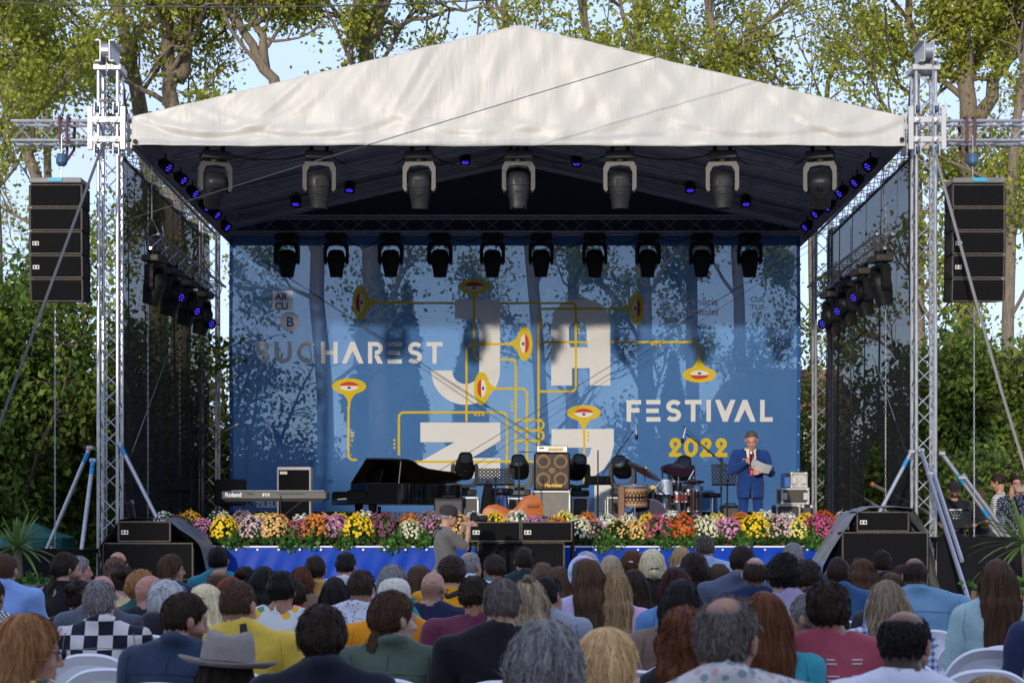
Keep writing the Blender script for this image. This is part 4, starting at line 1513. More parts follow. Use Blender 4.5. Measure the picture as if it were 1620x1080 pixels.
M_STRAP = mat('grey_strap', (0.075, 0.075, 0.085), .75)
M_STRAPL = mat('pale_strap', (0.20, 0.19, 0.18), .75)
cable('ratchet_strap', 'dark webbing strap slanting from the left tower past the left line array', [W(160, 236, 23.6), W(-60, 830, 21.5)], 0, M_STRAP, 'strap', .021, 'guy straps')
cable('ratchet_strap', 'grey webbing strap slanting from the right tower past the right line array', [W(1478, 236, 23.6), W(1512, 360, 23.2), W(1548, 490, 22.8), W(1585, 620, 22.3), W(1640, 800, 21.6)], 0, M_STRAPL, 'strap', .021, 'guy straps')
M_WIRE = mat('steel_wire', (0.05, 0.05, 0.055), .5)
cable('overhead_cable', 'black overhead cable sagging across the top left over the trees', sagline(W(-40, 2, 20), W(960, -12, 20), .12), .009, M_WIRE)
cable('overhead_cable', 'thin wire crossing the white roof up to the right', sagline(W(210, 345, 22.5), W(1310, 10, 22.5), -.02), .006, M_WIRE)
cable('hanging_cable', 'thick black cable hanging from the right tower head', [W(1448, 92, 24.6), W(1442, 130, 24.7), W(1438, 190, 24.7), W(1440, 260, 24.7), W(1441, 500, 24.8)], .03, M_RUBBER)
cable('hanging_cable', 'thick black cable hanging from the left tower head', [W(186, 92, 24.7), W(192, 120, 24.7), W(197, 165, 24.7), W(204, 200, 24.7), W(208, 240, 24.7)], .03, M_RUBBER)
cable('hanging_cable', 'thin dark cable dangling in the trees left of the right tower', [W(1401, 10, 40), W(1402, 60, 40), W(1412, 95, 40), W(1422, 128, 40)], .02, M_RUBBER)
for k, (a, b, lab) in enumerate((((352, 372), (872, 706), 'bracing wire running down to the right across the word BUCHAREST'), ((350, 366), (860, 712), 'second bracing wire beside it running down to the right'), ((1284, 384), (640, 778), 'bracing wire running down to the left from the right rear tower'), ((1282, 396), (690, 775), 'second bracing wire beside it running down to the left'))):
  cable('bracing_wire', lab, [W(*a, 31.85), W(*b, 31.85)], .0065 if k % 2 == 0 else .004, M_WIRE, group='bracing wires before the banner')
cable('bracing_wire', 'thin guy wire in front of the left mesh curtain', [W(266, 560, 27), W(205, 725, 25.5)], .006, M_STEEL, group='guy wires in the wings')
cable('bracing_wire', 'thin guy wire in front of the right mesh curtain', [W(1380, 560, 27), W(1436, 722, 25.5)], .007, M_STEEL, group='guy wires in the wings')

for row, y0, d0, n, what in ((( 340, 505, 664, 820, 981, 1143, 1298), 246, 24.62, 7, 'front beam'), ((454, 532, 618, 696, 779, 856, 941, 1025, 1110, 1186), 374, 31.85, 10, 'rear beam')):
  for k in range(n - 1):
    a, b = W(row[k] + 12, y0 - 4, d0), W(row[k + 1] - 12, y0 - 4, d0)
    cable('power_lead', f'thin black power lead looping between the {ORD[k]} and {ORD[k + 1]} light of the {what}', sagline(a, b, .10 + .05 * ((k * 7) % 4), 14), .010, M_RUBBER, group='power leads between the lights')
# ================================================================ on the stage
def flight_case(label, px0, px1, py0, py1, d, dp=.5, panel=(0.03, 0.03, 0.032), edge=None, group='flight cases', z0=None, name='flight_case', latch=True):
  a, b = W(px0, py0, d), W(px1, py1, d)
  if z0 is not None:
    b.z = z0
  w, h = b.x - a.x, a.z - b.z
  t = thing(name, label, 'flight case', ((a.x + b.x) / 2, d + dp / 2, b.z), 0, group)
  cx_, cz = (a.x + b.x) / 2, (a.z + b.z) / 2
  pm = mat('case_panel_%d_%d' % (int(panel[0] * 1000), int(panel[2] * 1000)), panel, .5, noise=.2, nscale=14)
  edge = edge or M_ALU
  MB().box((cx_, d + dp / 2, cz), (w - .02, dp - .02, h - .02)).build('panel', pm, t)
  for sx in (-1, 1):
    for y in (d, d + dp):
      MB().box((cx_ + sx * (w / 2 - .012), y, cz), (.03, .03, h), ch=.004).build('edge_profile', edge, t)
  for z in (a.z - .012, b.z + .012):
    for y in (d, d + dp):
      MB().box((cx_, y, z), (w - .03, .03, .03), ch=.004).build('edge_profile', edge, t)
    for sx in (-1, 1):
      MB().box((cx_ + sx * (w / 2 - .012), d + dp / 2, z), (.03, dp - .03, .03), ch=.004).build('edge_profile', edge, t)
  for sx in (-1, 1):
    for z in (a.z - .02, b.z + .02):
      MB().lathe([(.035, -.012), (.03, .01), (.012, .02)], 8, Matrix.Translation((cx_ + sx * (w / 2 - .022), d - .012, z)) @ Matrix.Rotation(PI / 2, 4, 'X')).build('ball_corner', M_ALUW, t)
  if latch:
    for sx in (-1, 1):
      MB().box((cx_ + sx * (w / 2 - .06), d - .02, cz), (.075, .012, .12), ch=.005).build('latch', M_ALUW, t)
  return t

flight_case('silver edged flight case under the first floor moving light left of the music stand', 706, 757, 786, 812, 29.0, z0=SF, dp=.6)
flight_case('silver edged flight case behind the bar stool', 803, 848, 787, 814, 29.2, z0=SF, dp=.6)
flight_case('big dull silver flight case under the bass cabinet', 840, 902, 776, 812, 27.6, dp=.65, panel=(0.16, 0.15, 0.13), z0=SF, latch=False)
flight_case('silver edged flight case right of the bass cabinet', 905, 931, 786, 812, 29.3, z0=SF, dp=.6)
flight_case('flight case behind the patterned drum', 960, 988, 786, 812, 29.3, z0=SF, dp=.6)
flight_case('flight case partly hidden behind the drums', 1050, 1072, 795, 812, 29.3, z0=SF, dp=.5)
flight_case('light silver case on top of the pile right of the blue suit', 1251, 1277, 747, 771, 28.0, panel=(0.50, 0.48, 0.42), z0=W(0, 771.5, 28.).z)
flight_case('brown black flight case in the middle of the pile right of the blue suit', 1236, 1280, 772, 797, 27.9, panel=(0.045, 0.036, 0.028), edge=M_ALUW, z0=W(0, 797.5, 28.).z)
flight_case('open black rack case at the bottom of the pile right of the suit', 1228, 1266, 798, 812, 27.8, panel=(0.02, 0.02, 0.022), z0=SF)
flight_case('brown box at the bottom right of the pile of cases', 1268, 1286, 799, 812, 27.8, panel=(0.05, 0.038, 0.03), edge=M_BLACK, z0=SF, latch=False)
MBx = thing('cable_trunk', 'blue painted box behind the light silver case', 'box', (W(1246, 0, 28.1).x, 28.3, W(0, 771.5, 28).z))
MB().box((W(1246.5, 0, 28.1).x, 28.35, W(0, 759, 28.1).z), (.10, .4, .24), ch=.01).build('body', mat('blue_box', (0.03, 0.12, 0.4), .5), MBx)
MB().box((W(1246.5, 0, 28.1).x, 28.14, W(0, 751, 28.1).z), (.09, .01, .06)).build('screen', M_BLACK, MBx)

# moving lights standing on the floor cases
for k, (px, py, d, lab) in enumerate(((735, 784, 29.25, 'standing on a case beside the piano'), (822, 784, 29.45, 'standing behind the perforated music stand'), (912, 785, 29.55, 'half hidden behind the bass cabinet'), (985, 783, 29.5, 'standing behind the patterned drum and left cymbal'), (1078, 786, 29.6, 'half hidden behind the drums and crash cymbal'))):
  p = W(px, py, d)
  p.z = max(p.z, SF + .01)
  moving_head('black moving light ' + lab, (p.x, p.y, p.z), 'moving lights on the stage floor', tilt=(.95, 1.1, 1.0, 1.2, 1.1)[k], yaw=(.1, -.1, .2, -.3, .1)[k], hang=False, yoke=M_CHAR, base_m=M_CHAR, body=M_BLACK, s=1.0)

# bass cabinet with amplifier
def bass_rig():
  a, b = W(845, 716, 27.7), W(902, 775.5, 27.7)
  cx_, cz, w, h = (a.x + b.x) / 2, (a.z + b.z) / 2, b.x - a.x, a.z - b.z
  t = thing('bass_cabinet', 'black bass loudspeaker with four tan ringed cones behind a mesh', 'loudspeaker', (cx_, 27.9, b.z))
  MB().box((cx_, 27.95, cz), (w, .46, h), ch=.02).build('box', M_BLACK, t)
  MB().box((cx_, 27.715, cz), (w - .06, .012, h - .06)).build('baffle', mat('baffle_brown', (0.085, 0.06, 0.035), .7, noise=.2, nscale=30), t)
  mr = mat('cone_tan', (0.42, 0.20, 0.06), .6)
  for sx in (-1, 1):
    for sz in (-1, 1):
      T = Matrix.Translation((cx_ + sx * w * .24, 27.708, cz + .02 + sz * h * .235)) @ Matrix.Rotation(PI / 2, 4, 'X')
      c = MB().lathe([(.075, .0), (.10, .006), (.118, 0)], 24, T, caps=False).build('cone_ring', mr, t)
      MB().lathe([(.001, .004), (.03, .006), (.07, -.002)], 16, T).build('dust_cap', mat('cone_dark', (0.05, 0.04, 0.03), .7), c)
  MB().lathe([(.0, .006), (.03, .008), (.055, 0)], 20, Matrix.Translation((cx_, 27.707, cz + .02)) @ Matrix.Rotation(PI / 2, 4, 'X')).build('tweeter', mr, t)
  g = MB()
  for k in range(17):
    x = a.x + .05 + k * (w - .1) / 16
    g.box((x, 27.694, cz), (.006, .004, h - .08))
  for k in range(17):
    z = b.z + .05 + k * (h - .1) / 16
    g.box((cx_, 27.690, z), (w - .08, .004, .006))
  tag(g.build('grille_wires', mat('grille_wire', (0.03, 0.028, 0.025), .5), t, smooth=False), kind='stuff')
  text_on(t, 'lettering', 'Markbass', (cx_ - .12, 27.684, b.z + .06), .075, mat('logo_yellow', (0.85, 0.45, 0.03), .5), w=.003)
  a2 = W(848, 704, 27.8)
  zb = a.z + .004
  u = thing('bass_amplifier', 'small silver bass amplifier with yellow lit panel on top of the bass cabinet', 'amplifier', (cx_, 27.9, zb))
  MB().box((cx_, 27.95, zb + .062), (.52, .34, .12), ch=.012).build('case', M_ALU, u)
  MB().box((cx_ + .06, 27.776, zb + .062), (.26, .008, .07)).build('front_panel', mat('panel_cream', (0.75, 0.62, 0.32), .5), u)
  for k in range(9):
    MB().cyl((cx_ - .045 + k * .026, 27.772, zb + .055), (cx_ - .045 + k * .026, 27.755, zb + .055), .008, n=8).build('knob', M_BLACK, u)
  MB().box((cx_ - .17, 27.776, zb + .08), (.08, .008, .02)).build('name_plate', M_BLACK, u)
  v = thing('bass_bow', 'thin bow lying across the top of the bass cabinet', 'bow', (W(835, 0, 27.65).x, 27.72, zb))
  MB().cyl((W(820, 0, 27.6).x, 27.72, zb + .012), (W(868, 0, 27.6).x, 27.74, zb + .012), .008, .005, 8).build('stick', mat('bow_wood', (0.12, 0.04, 0.02), .4), v)
  MB().box((W(826, 0, 27.6).x, 27.72, zb + .012), (.07, .02, .02), ch=.004).build('frog', M_BLACK, v)
bass_rig()


def amp(label, px0, px1, py0, py1, d, grille, edge, text=None, dp=.35, z0=None):
  a, b = W(px0, py0, d), W(px1, py1, d)
  if z0 is not None:
    b.z = z0
  cx_, cz, w, h = (a.x + b.x) / 2, (a.z + b.z) / 2, b.x - a.x, a.z - b.z
  t = thing('combo_amplifier', label, 'amplifier', (cx_, d + dp / 2, b.z), 0, 'amplifiers')
  MB().box((cx_, d + dp / 2, cz), (w, dp, h), ch=.015).build('box', edge, t)
  MB().box((cx_, d - .004, cz - .01), (w - .06, .012, h - .08)).build('grille', grille, t)
  hd = MB().tube([(cx_ - .1, d + dp / 2, a.z), (cx_ - .09, d + dp / 2, a.z + .03), (cx_ + .09, d + dp / 2, a.z + .03), (cx_ + .1, d + dp / 2, a.z)], .01, 6).build('handle', M_BLACK, t)
  if text:
    MB().box((a.x + .11, d - .012, a.z - .10), (.12, .006, .045)).build('badge', M_LABEL, t)
  return t

amp('black amplifier with pale edges behind the keyboard', 438, 492, 738, 812, 27.6, M_GRILLE, mat('pale_edge', (0.42, 0.40, 0.40), .5), 'x', z0=SF)
amp('low grey combo amplifier right of the piano', 686, 733, 787, 812, 27.2, mat('grey_grille', (0.07, 0.065, 0.075), .7, noise=.3, nscale=90), M_BLACK, z0=SF)
amp('small wide amplifier on the floor behind the man in the blue suit', 1142, 1172, 799, 813, 28.2, mat('grey_grille', (0.09, 0.085, 0.08)), M_WOODBLK, z0=SF)

# keyboard
def keyboard():
  a, b = W(350, 776, 25.0), W(517, 790, 25.0)
  cx_, w = (a.x + b.x) / 2, b.x - a.x
  t = thing('stage_piano', 'long grey electric stage piano on a folding stand', 'keyboard', (cx_, 25.2, SF))
  mg = mat('keyboard_grey', (0.065, 0.066, 0.062), .5, noise=.1, nscale=20)
  MB().box((cx_, 25.17, (a.z + b.z) / 2), (w, .34, a.z - b.z), ch=.02).build('case', mg, t)
  MB().box((cx_, 25.15, b.z - .012), (w - .1, .28, .02)).build('underside', M_BLACK, t)
  k = MB()
  MB().box((cx_ + .02, 25.30, a.z + .004), (w - .18, .09, .01)).build('keybed', mat('white_keys', (0.75, 0.74, 0.7), .3), t)
  wt = mat('white_print', (0.8, 0.8, 0.8), .5)
  text_on(t, 'lettering', 'Roland', (a.x + .055, 24.997, b.z + .045), .088, wt, w=.003)
  MB().box((cx_ - .12, 24.998, (a.z + b.z) / 2 + .005), (.10, .004, .045)).build('badge', wt, t)
  text_on(t, 'lettering', '575', (cx_ - .155, 24.994, b.z + .05), .05, M_BLACK, w=.002)
  MB().box((cx_ - .35, 24.998, (a.z + b.z) / 2 + .02), (.10, .004, .015)).build('port_row', M_BLACK, t)
  MB().box((cx_ + .25, 24.998, (a.z + b.z) / 2 + .02), (.42, .004, .012)).build('port_row', M_BLACK, t)
  for s in (-1, 1):
    MB().cyl((cx_ - s * .42, 25.1 + .06 * s, b.z - .02), (cx_ + s * .42, 25.1 + .06 * s, SF + .02), .018, n=8).build('stand_leg', M_BLACK, t)
    MB().cyl((cx_ + s * .42, 24.98, SF + .02), (cx_ + s * .42, 25.4, SF + .02), .016, n=8).build('stand_foot', M_BLACK, t)
  c = MB().tube([(cx_ + .1, 24.99, b.z + .06), (cx_ + .1, 24.95, b.z - .1), (cx_ + .12, 24.97, b.z - .5), (cx_ + .3, 25, SF + .01)], .007, 5).build('cord', M_RUBBER, t)
keyboard()

# chair at the keyboard
def stool_chair():
  p = W(359, 800, 26.2)
  t = thing('stage_chair', 'black padded chair behind the keyboard', 'chair', (p.x, 26.3, SF))
  z = SF + .47
  MB().box((p.x, 26.3, z), (.48, .45, .08), ch=.035).build('seat', M_CLOTHBLK, t)
  MB().box((p.x, 26.52, z + .36), (.50, .07, .42), ch=.034).build('backrest', M_CLOTHBLK, t)
  for sx in (-1, 1):
    for sy in (-1, 1):
      MB().cyl((p.x + sx * .2, 26.3 + sy * .18, z - .02), (p.x + sx * .23, 26.3 + sy * .22, SF), .014, n=8).build('leg', M_BLACK, t)
    MB().cyl((p.x + sx * .2, 26.48, z - .02), (p.x + sx * .2, 26.53, z + .3), .013, n=8).build('back_post', M_BLACK, t)
stool_chair()


# grand piano, keyboard end to the left
def piano():
  m = mat('piano_black', (0.004, 0.004, 0.005), 0.14, spec=.4)
  px, d = 602, 28.3
  p = W(px, 800, d)
  t = thing('grand_piano', 'black grand piano with its lid propped open', 'piano', (p.x - .35, d - .2, SF), math.radians(-74))

  def outline(s=1.0, n=20):
    P = [(-.74, 0), (-.74, .35), (-.74, 1.0)]
    P += [(-.74 + .03 * i, 1.0 + .0 * i) for i in range(0)]
    pts = [(-.74, 1.25), (-.72, 1.55), (-.62, 1.78), (-.42, 1.88), (-.20, 1.84), (-.04, 1.68), (.06, 1.42), (.18, 1.15), (.38, .95), (.58, .84), (.70, .68), (.74, .45), (.74, 0)]
    return P + pts

  def slab(name, z0, z1, s, m_, par, M=None):
    P = [(x * s, .94 + (y - .94) * s) for x, y in outline()]
    n = len(P)
    V = [(x, y, z0) for x, y in P] + [(x, y, z1) for x, y in P]
    mb = MB().add(V, [list(range(n))[::-1], list(range(n, 2 * n))] + [[i, (i + 1) % n, n + (i + 1) % n, n + i] for i in range(n)], M)
    return mb.build(name, m_, par, local=True, sharp=50)
  slab('case', .66, 1.0, 1.0, m, t)
  slab('soundboard', 1.0, 1.004, .95, mat('piano_gold', (0.05, 0.03, 0.012), .5), t)
  # keyboard end
  MB().box((0, -.16, .70), (1.48, .34, .08), ch=.01).build('keyslip', m, t, local=True)
  for sx in (-1, 1):
    MB().box((sx * .70, -.16, .80), (.09, .34, .18), ch=.03).build('cheek', m, t, local=True)
  MB().box((0, -.17, .755), (1.23, .16, .022)).build('white_keys', mat('white_keys', (0.75, 0.74, 0.7), .3), t, local=True)
  kb = MB()
  for i in range(51):
    if i % 7 not in (2, 6):
      kb.box((-.60 + i * .0236 + .012, -.135, .772), (.012, .09, .016))
  tag(kb.build('black_keys', M_BLACK, t, smooth=False, local=True), kind='stuff')
  MB().box((0, .02, .92), (1.30, .04, .2), ch=.01).build('fallboard', m, t, local=True)
  T = Matrix.Translation((0, .24, 1.0)) @ Matrix.Rotation(-.35, 4, 'X')
  MB().prism([(-.5, 0), (.5, 0), (.5, .22), (.42, .27), (.2, .29), (-.2, .29), (-.42, .27), (-.5, .22)], -.012, .012, T).build('music_desk', m, t, local=True)
  T = Matrix.Translation((-.74, 0, 1.01)) @ Matrix.Rotation(math.radians(-15), 4, 'Y') @ Matrix.Translation((.74, 0, 0))
  slab('lid', 0, .025, 1.0, m, t, T)
  MB().cyl((.62, .55, 1.0), (.56, .6, 1.36), .012, n=8).build('lid_prop', mat('prop_wood', (0.1, 0.08, 0.07), .4), t, local=True)
  for (x, y) in ((-.6, .12), (.6, .12), (-.35, 1.6)):
    l = MB().lathe([(.03, .08), (.045, .12), (.04, .3), (.065, .55), (.075, .66)], 12, Matrix.Translation((x, y, 0))).build('leg', m, t, local=True)
    MB().cyl((x - .025, y, .03), (x + .025, y, .03), .03, n=12).build('caster', mat('brass', (0.5, 0.32, 0.08), .3, metal=.9), l, local=True)
  MB().box((0, .35, .3), (.05, .05, .66)).box((0, .32, .1), (.24, .16, .1), ch=.01).build('pedal_lyre', m, t, local=True)
  MB().box((0, -.02, .86), (.14, .004, .02)).build('name_plate', mat('brass', (0.5, 0.32, 0.08)), t, local=True)
piano()
bench = thing('piano_bench', 'black bench at the keyboard end of the grand piano', 'bench', (W(527, 0, 27.4).x, 27.5, SF), math.radians(-58))
MB().box((0, 0, .46), (.62, .36, .09), ch=.03).build('seat', M_CLOTHBLK, bench, local=True)
for sx in (-1, 1):
  for sy in (-1, 1):
    MB().box((sx * .26, sy * .13, .22), (.04, .04, .42)).build('leg', M_BLACK, bench, local=True)


# music stands and microphone stands
def music_stand(label, px, py0, py1, d, w=.58, yaw=0.0, lean=.35, perforated=True):
  zt, zb = W(0, py0, d).z, W(0, py1, d).z
  x = W(px, 0, d).x
  t = thing('music_stand', label, 'music stand', (x, d, SF), yaw, 'music stands')
  h = (zt - zb) / math.cos(lean)
  T = Matrix.Translation((0, 0, zb - SF)) @ Matrix.Rotation(-lean, 4, 'X')
  mb = MB()
  if perforated:
    nx, nz = 10, 5
    cw, chh = w / nx, h / nz
    hs = .185
    for i in range(nx):
      for j in range(nz):
        ox = .02 * 0
        x0, x1, z0, z1 = -w / 2 + i * cw, -w / 2 + (i + 1) * cw, j * chh, (j + 1) * chh
        cx_, cz, rx, rz = (x0 + x1) / 2, (z0 + z1) / 2, cw * hs, chh * hs
        V, n = [], 8
        for k in range(n):
          a = 2 * PI * k / n + PI / 8
          q = max(abs(math.cos(a)), abs(math.sin(a)))
          V.append((cx_ + cw / 2 * math.cos(a) / q, 0, cz + chh / 2 * math.sin(a) / q))
          V.append((cx_ + rx * math.cos(a), 0, cz + rz * math.sin(a)))
        mb.add(V, [[2 * k, 2 * ((k + 1) % n), 2 * ((k + 1) % n) + 1, 2 * k + 1] for k in range(n)], T)
  else:
    mb.box((0, 0, h / 2), (w, .006, h), T)
  o = mb.build('desk', M_BLACK, t, local=True, smooth=False)
  if perforated:
    sd = o.modifiers.new('thickness', 'SOLIDIFY')
    sd.thickness = .004
  MB().box((0, -.025, .0), (w, .06, .012), T).build('ledge', M_BLACK, t, local=True)
  MB().cyl((0, .03, .02), (0, .03, zb - SF + .12), .014, n=8).build('pole', M_BLACK, t, local=True)
  for k in range(3):
    a = k * 2.09 + .5
    MB().cyl((0, .03, .22), (.28 * math.cos(a), .03 + .28 * math.sin(a), .01), .011, n=6).build('leg', M_BLACK, t, local=True)
  return t

music_stand('perforated black music stand in the middle of the stage left of the bass cabinet', 784, 740, 767, 26.3, w=.60)
music_stand('perforated black music stand half hidden behind the man in the blue suit', 1151, 733, 767, 26.8, w=.50)
music_stand('black music stand seen at a slant right of the bass cabinet', 946, 752, 766, 27.0, w=.42, lean=.9, perforated=False)
music_stand('black music stand in the left wing before the mesh curtain', 285, 756, 778, 28.5, w=.42, lean=.7)


def mic(t, p, aim, L=.19, head=M_BLACK, bodym=None):
  z = Vector(aim).normalized()
  R = Matrix.Translation(p) @ z.to_track_quat('Z', 'Y').to_matrix().to_4x4()
  b = base_of(t)
  R = Matrix.Translation(-b) @ R
  o = MB().lathe([(.009, -L * .5), (.012, -L * .3), (.016, L * .15), (.018, L * .2)], 10, R).build('microphone', bodym or M_BLACK, t, local=True)
  MB().lathe([(.018, L * .2), (.026, L * .28), (.028, L * .38), (.024, L * .48), (.012, L * .54), (.001, L * .56)], 10, R).build('mic_head', head, o, local=True)
  return o


def mic_stand(label, px, d, ptop, boom=None, mic_at=None, aim=None, cap=None, head=None):
  x = W(px, 0, d).x
  t = thing('microphone_stand', label, 'microphone stand', (x, d, SF), 0, 'microphone stands')
  zt = W(0, ptop, d).z
  MB().cyl((x, d, SF + .02), (x, d, zt), .011, n=8).build('pole', M_BLACK, t)
  MB().cyl((x, d, zt - .5), (x, d, zt - .42), .018, n=8).build('clutch', M_BLACK, t)
  for k in range(3):
    a = k * 2.09 + .3
    MB().cyl((x, d, SF + .12), (x + .32 * math.cos(a), d + .32 * math.sin(a), SF + .012), .010, n=6).build('leg', M_BLACK, t)
  if boom:
    a, b = W(*boom[0], d), W(*boom[1], d)
    MB().cyl(a, b, .009, n=8).build('boom', M_BLACK, t)
    MB().box((x, d, zt), (.05, .05, .06), ch=.01).build('swivel', M_BLACK, t)
    mp = W(*mic_at, d)
    mic(t, mp, aim, L=.24, bodym=M_CHROME, head=head or M_BLACK)
    MB().tube([mp - Vector(aim).normalized() * .12, mp - Vector(aim).normalized() * .17 + Vector((-.06, 0, -.02)), a.lerp(b, .55) + Vector((0, 0, .02)), a.lerp(b, .2)], .005, 5).build('cord', M_RUBBER, t)
  return t

mic_stand('straight black microphone stand before the bass cabinet', 821, 26.2, 724)
mic_stand('straight black microphone stand right of the bass cabinet', 946, 26.6, 712)
mic_stand('boom microphone stand reaching up left of the drums', 969, 26.6, 728, ((953, 750), (1002, 682)), (1006, 682), (.12, 0, -1))
mic_stand('boom microphone stand between the drums and the man in the blue suit', 1141, 26.0, 727, ((1152, 738), (1086, 686)), (1082, 688), (-.25, 0, -1))
mic_stand('boom microphone stand in the left wing with a silver microphone', 302, 28.0, 742, ((297, 745), (362, 680)), (367, 676), (.9, 0, .5), head=M_ALU)


def bar_stool(label, px, py, d, r, m_seat, hh=.06, legs=4):
  p = W(px, py, d)
  t = thing('round_stool', label, 'stool', (p.x, d, SF), 0, 'stools')
  MB().lathe([(r * .8, -hh), (r, -hh * .7), (r, -.015), (r * .93, 0), (.001, .008)], 24, Matrix.Translation((p.x, d, p.z))).build('seat', m_seat, t)
  if legs == 1:
    MB().cyl((p.x, d, SF + .12), (p.x, d, p.z - hh), .02, n=10).build('pole', M_CHROME, t)
    for k in range(3):
      a = k * 2.09
      MB().cyl((p.x, d, SF + .25), (p.x + .25 * math.cos(a), d + .25 * math.sin(a), SF + .01), .014, n=8).build('leg', M_CHROME, t)
  else:
    for k in range(4):
      a = k * PI / 2 + .5
      MB().cyl((p.x + .09 * math.cos(a), d + .09 * math.sin(a), p.z - hh), (p.x + .2 * math.cos(a), d + .2 * math.sin(a), SF), .013, n=8).build('leg', mat('blue_chrome', (.2, .2, .55), .2, metal=.9), t)
    MB().tube([(p.x + .15 * math.cos(a), d + .15 * math.sin(a), SF + .3) for a in np.linspace(0, 2 * PI, 17)], .009, 6).build('foot_ring', M_CHROME, t)
  return t

bar_stool('tall round bar stool with a dark blue seat behind the music stand', 794, 772, 27.3, .19, mat('blue_black_vinyl', (0.012, 0.012, 0.03), .3), hh=.11)
bar_stool('round black drum stool right of the drums', 1126, 780, 27.6, .165, M_CLOTHBLK, hh=.07, legs=1)


# double bass lying on its side
def double_bass():
  d = 25.6
  c = W(811, 808, d)
  t = thing('double_bass', 'orange brown double bass lying on its side at the front of the stage', 'double bass', (c.x, d, SF))
  s = F / d
  # outline in picture plane, upper edge visible; lying on one rib
  top = [(-50, -6), (-46, 6), (-38, 12), (-26, 14), (-14, 10), (-6, 5), (2, 6), (8, 14), (17, 25), (28, 29), (38, 27), (45, 19), (48, 8), (49, -4)]
  P = [(x / s, (y - 0) / s) for x, y in top]
  zc = c.z - .03
  low = [(x, -y * .95 - .30) for x, y in reversed(P)]
  poly = [(c.x + x, zc + z) for x, z in P] + [(c.x + x, max(SF + .005, zc + z)) for x, z in low]
  n = len(poly)
  V, FA = [], []
  rings = [(-.10, .93), (-.09, 1.0), (.09, 1.0), (.10, .93)]
  cz = zc - .15
  for y, k in rings:
    V += [(c.x + (x - c.x) * k, d + y, cz + (z - cz) * k) for x, z in poly]
  for r in range(3):
    FA += [[r * n + i, r * n + (i + 1) % n, (r + 1) * n + (i + 1) % n, (r + 1) * n + i] for i in range(n)]
  V += [(c.x, d - .13, cz), (c.x, d + .13, cz)]
  FA += [[(i + 1) % n, i, 4 * n] for i in range(n)] + [[3 * n + i, 3 * n + (i + 1) % n, 4 * n + 1] for i in range(n)]
  mw = mat('varnished_spruce', (0.40, 0.10, 0.012), .4, spec=.3, noise=.3, nscale=6, stretch=(1, 1, 8))
  MB().add(V, FA).build('body', mw, t, sharp=40)
  MB().box((W(843, 0, d).x, d - .135, W(0, 800, d).z), (.17, .02, .035), ch=.006).build('tailpiece', mat('dark_red_wood', (0.20, 0.05, 0.015), .3), t)
  MB().cyl((W(762, 0, d).x, d, cz), (W(762, 0, d).x - .62, d, cz + .03), .035, .022, 10).build('neck', mat('dark_red_wood', (0.20, 0.05, 0.015), .3), t)
  MB().lathe([(.02, 0), (.05, .03), (.055, .07), (.03, .10), (.001, .11)], 12, Matrix.Translation((W(762, 0, d).x - .66, d + .05, cz + .03)) @ Matrix.Rotation(PI / 2, 4, 'X')).build('scroll', mw, t)
  MB().box((c.x + .02, d - .16, cz + .02), (.03, .06, .16), ch=.006).build('bridge', mat('bridge_wood', (.5, .33, .14), .5), t)
double_bass()


# drum kit: each drum and cymbal stands on its own
def drum(label, px, py, d, r, h, shell, tilt=0.0, roll=0.0, legs=True, head=None, rim=None, name='drum'):
  p = W(px, py, d)
  t = thing(name, label, 'drum', (p.x, d, SF), 0, 'drum kit')
  b = base_of(t)
  R = Matrix.Translation(Vector(p) - b) @ Matrix.Rotation(roll, 4, 'Y') @ Matrix.Rotation(tilt, 4, 'X')
  MB().lathe([(r, -h / 2), (r * 1.005, -h * .2), (r * 1.005, h * .2), (r, h / 2)], 28, R).build('shell', shell, t, local=True)
  for z, nm in ((h / 2, 'batter_head'), (-h / 2, 'resonant_head')):
    MB().lathe([(.001, z + (.006 if z > 0 else -.006)), (r * .98, z + (.004 if z > 0 else -.004))], 28, R).build(nm, head or mat('drum_skin', (0.55, 0.5, 0.62), .35), t, local=True)
    MB().lathe([(r * 1.0, z - .012), (r * 1.035, z - .012), (r * 1.035, z + .014), (r * .995, z + .014)], 28, R, caps=False).build('hoop', rim or M_CHROME, t, local=True)
  for k in range(8):
    a = k * PI / 4 + .2
    q = Vector((r * 1.03 * math.cos(a), r * 1.03 * math.sin(a), 0))
    MB().cyl(q + Vector((0, 0, -h / 2)), q + Vector((0, 0, h / 2)), .006, n=6).build('tension_rod', M_CHROME, t, local=True)
  if legs:
    for k in range(3):
      a = k * 2.09 + .6
      MB().cyl(Vector(p) - b + Vector((r * .9 * math.cos(a), r * .9 * math.sin(a), -h * .3)), Vector((r * 1.1 * math.cos(a), r * 1.1 * math.sin(a), .01)), .009, n=6).build('leg', M_CHROME, t, local=True)
  return t

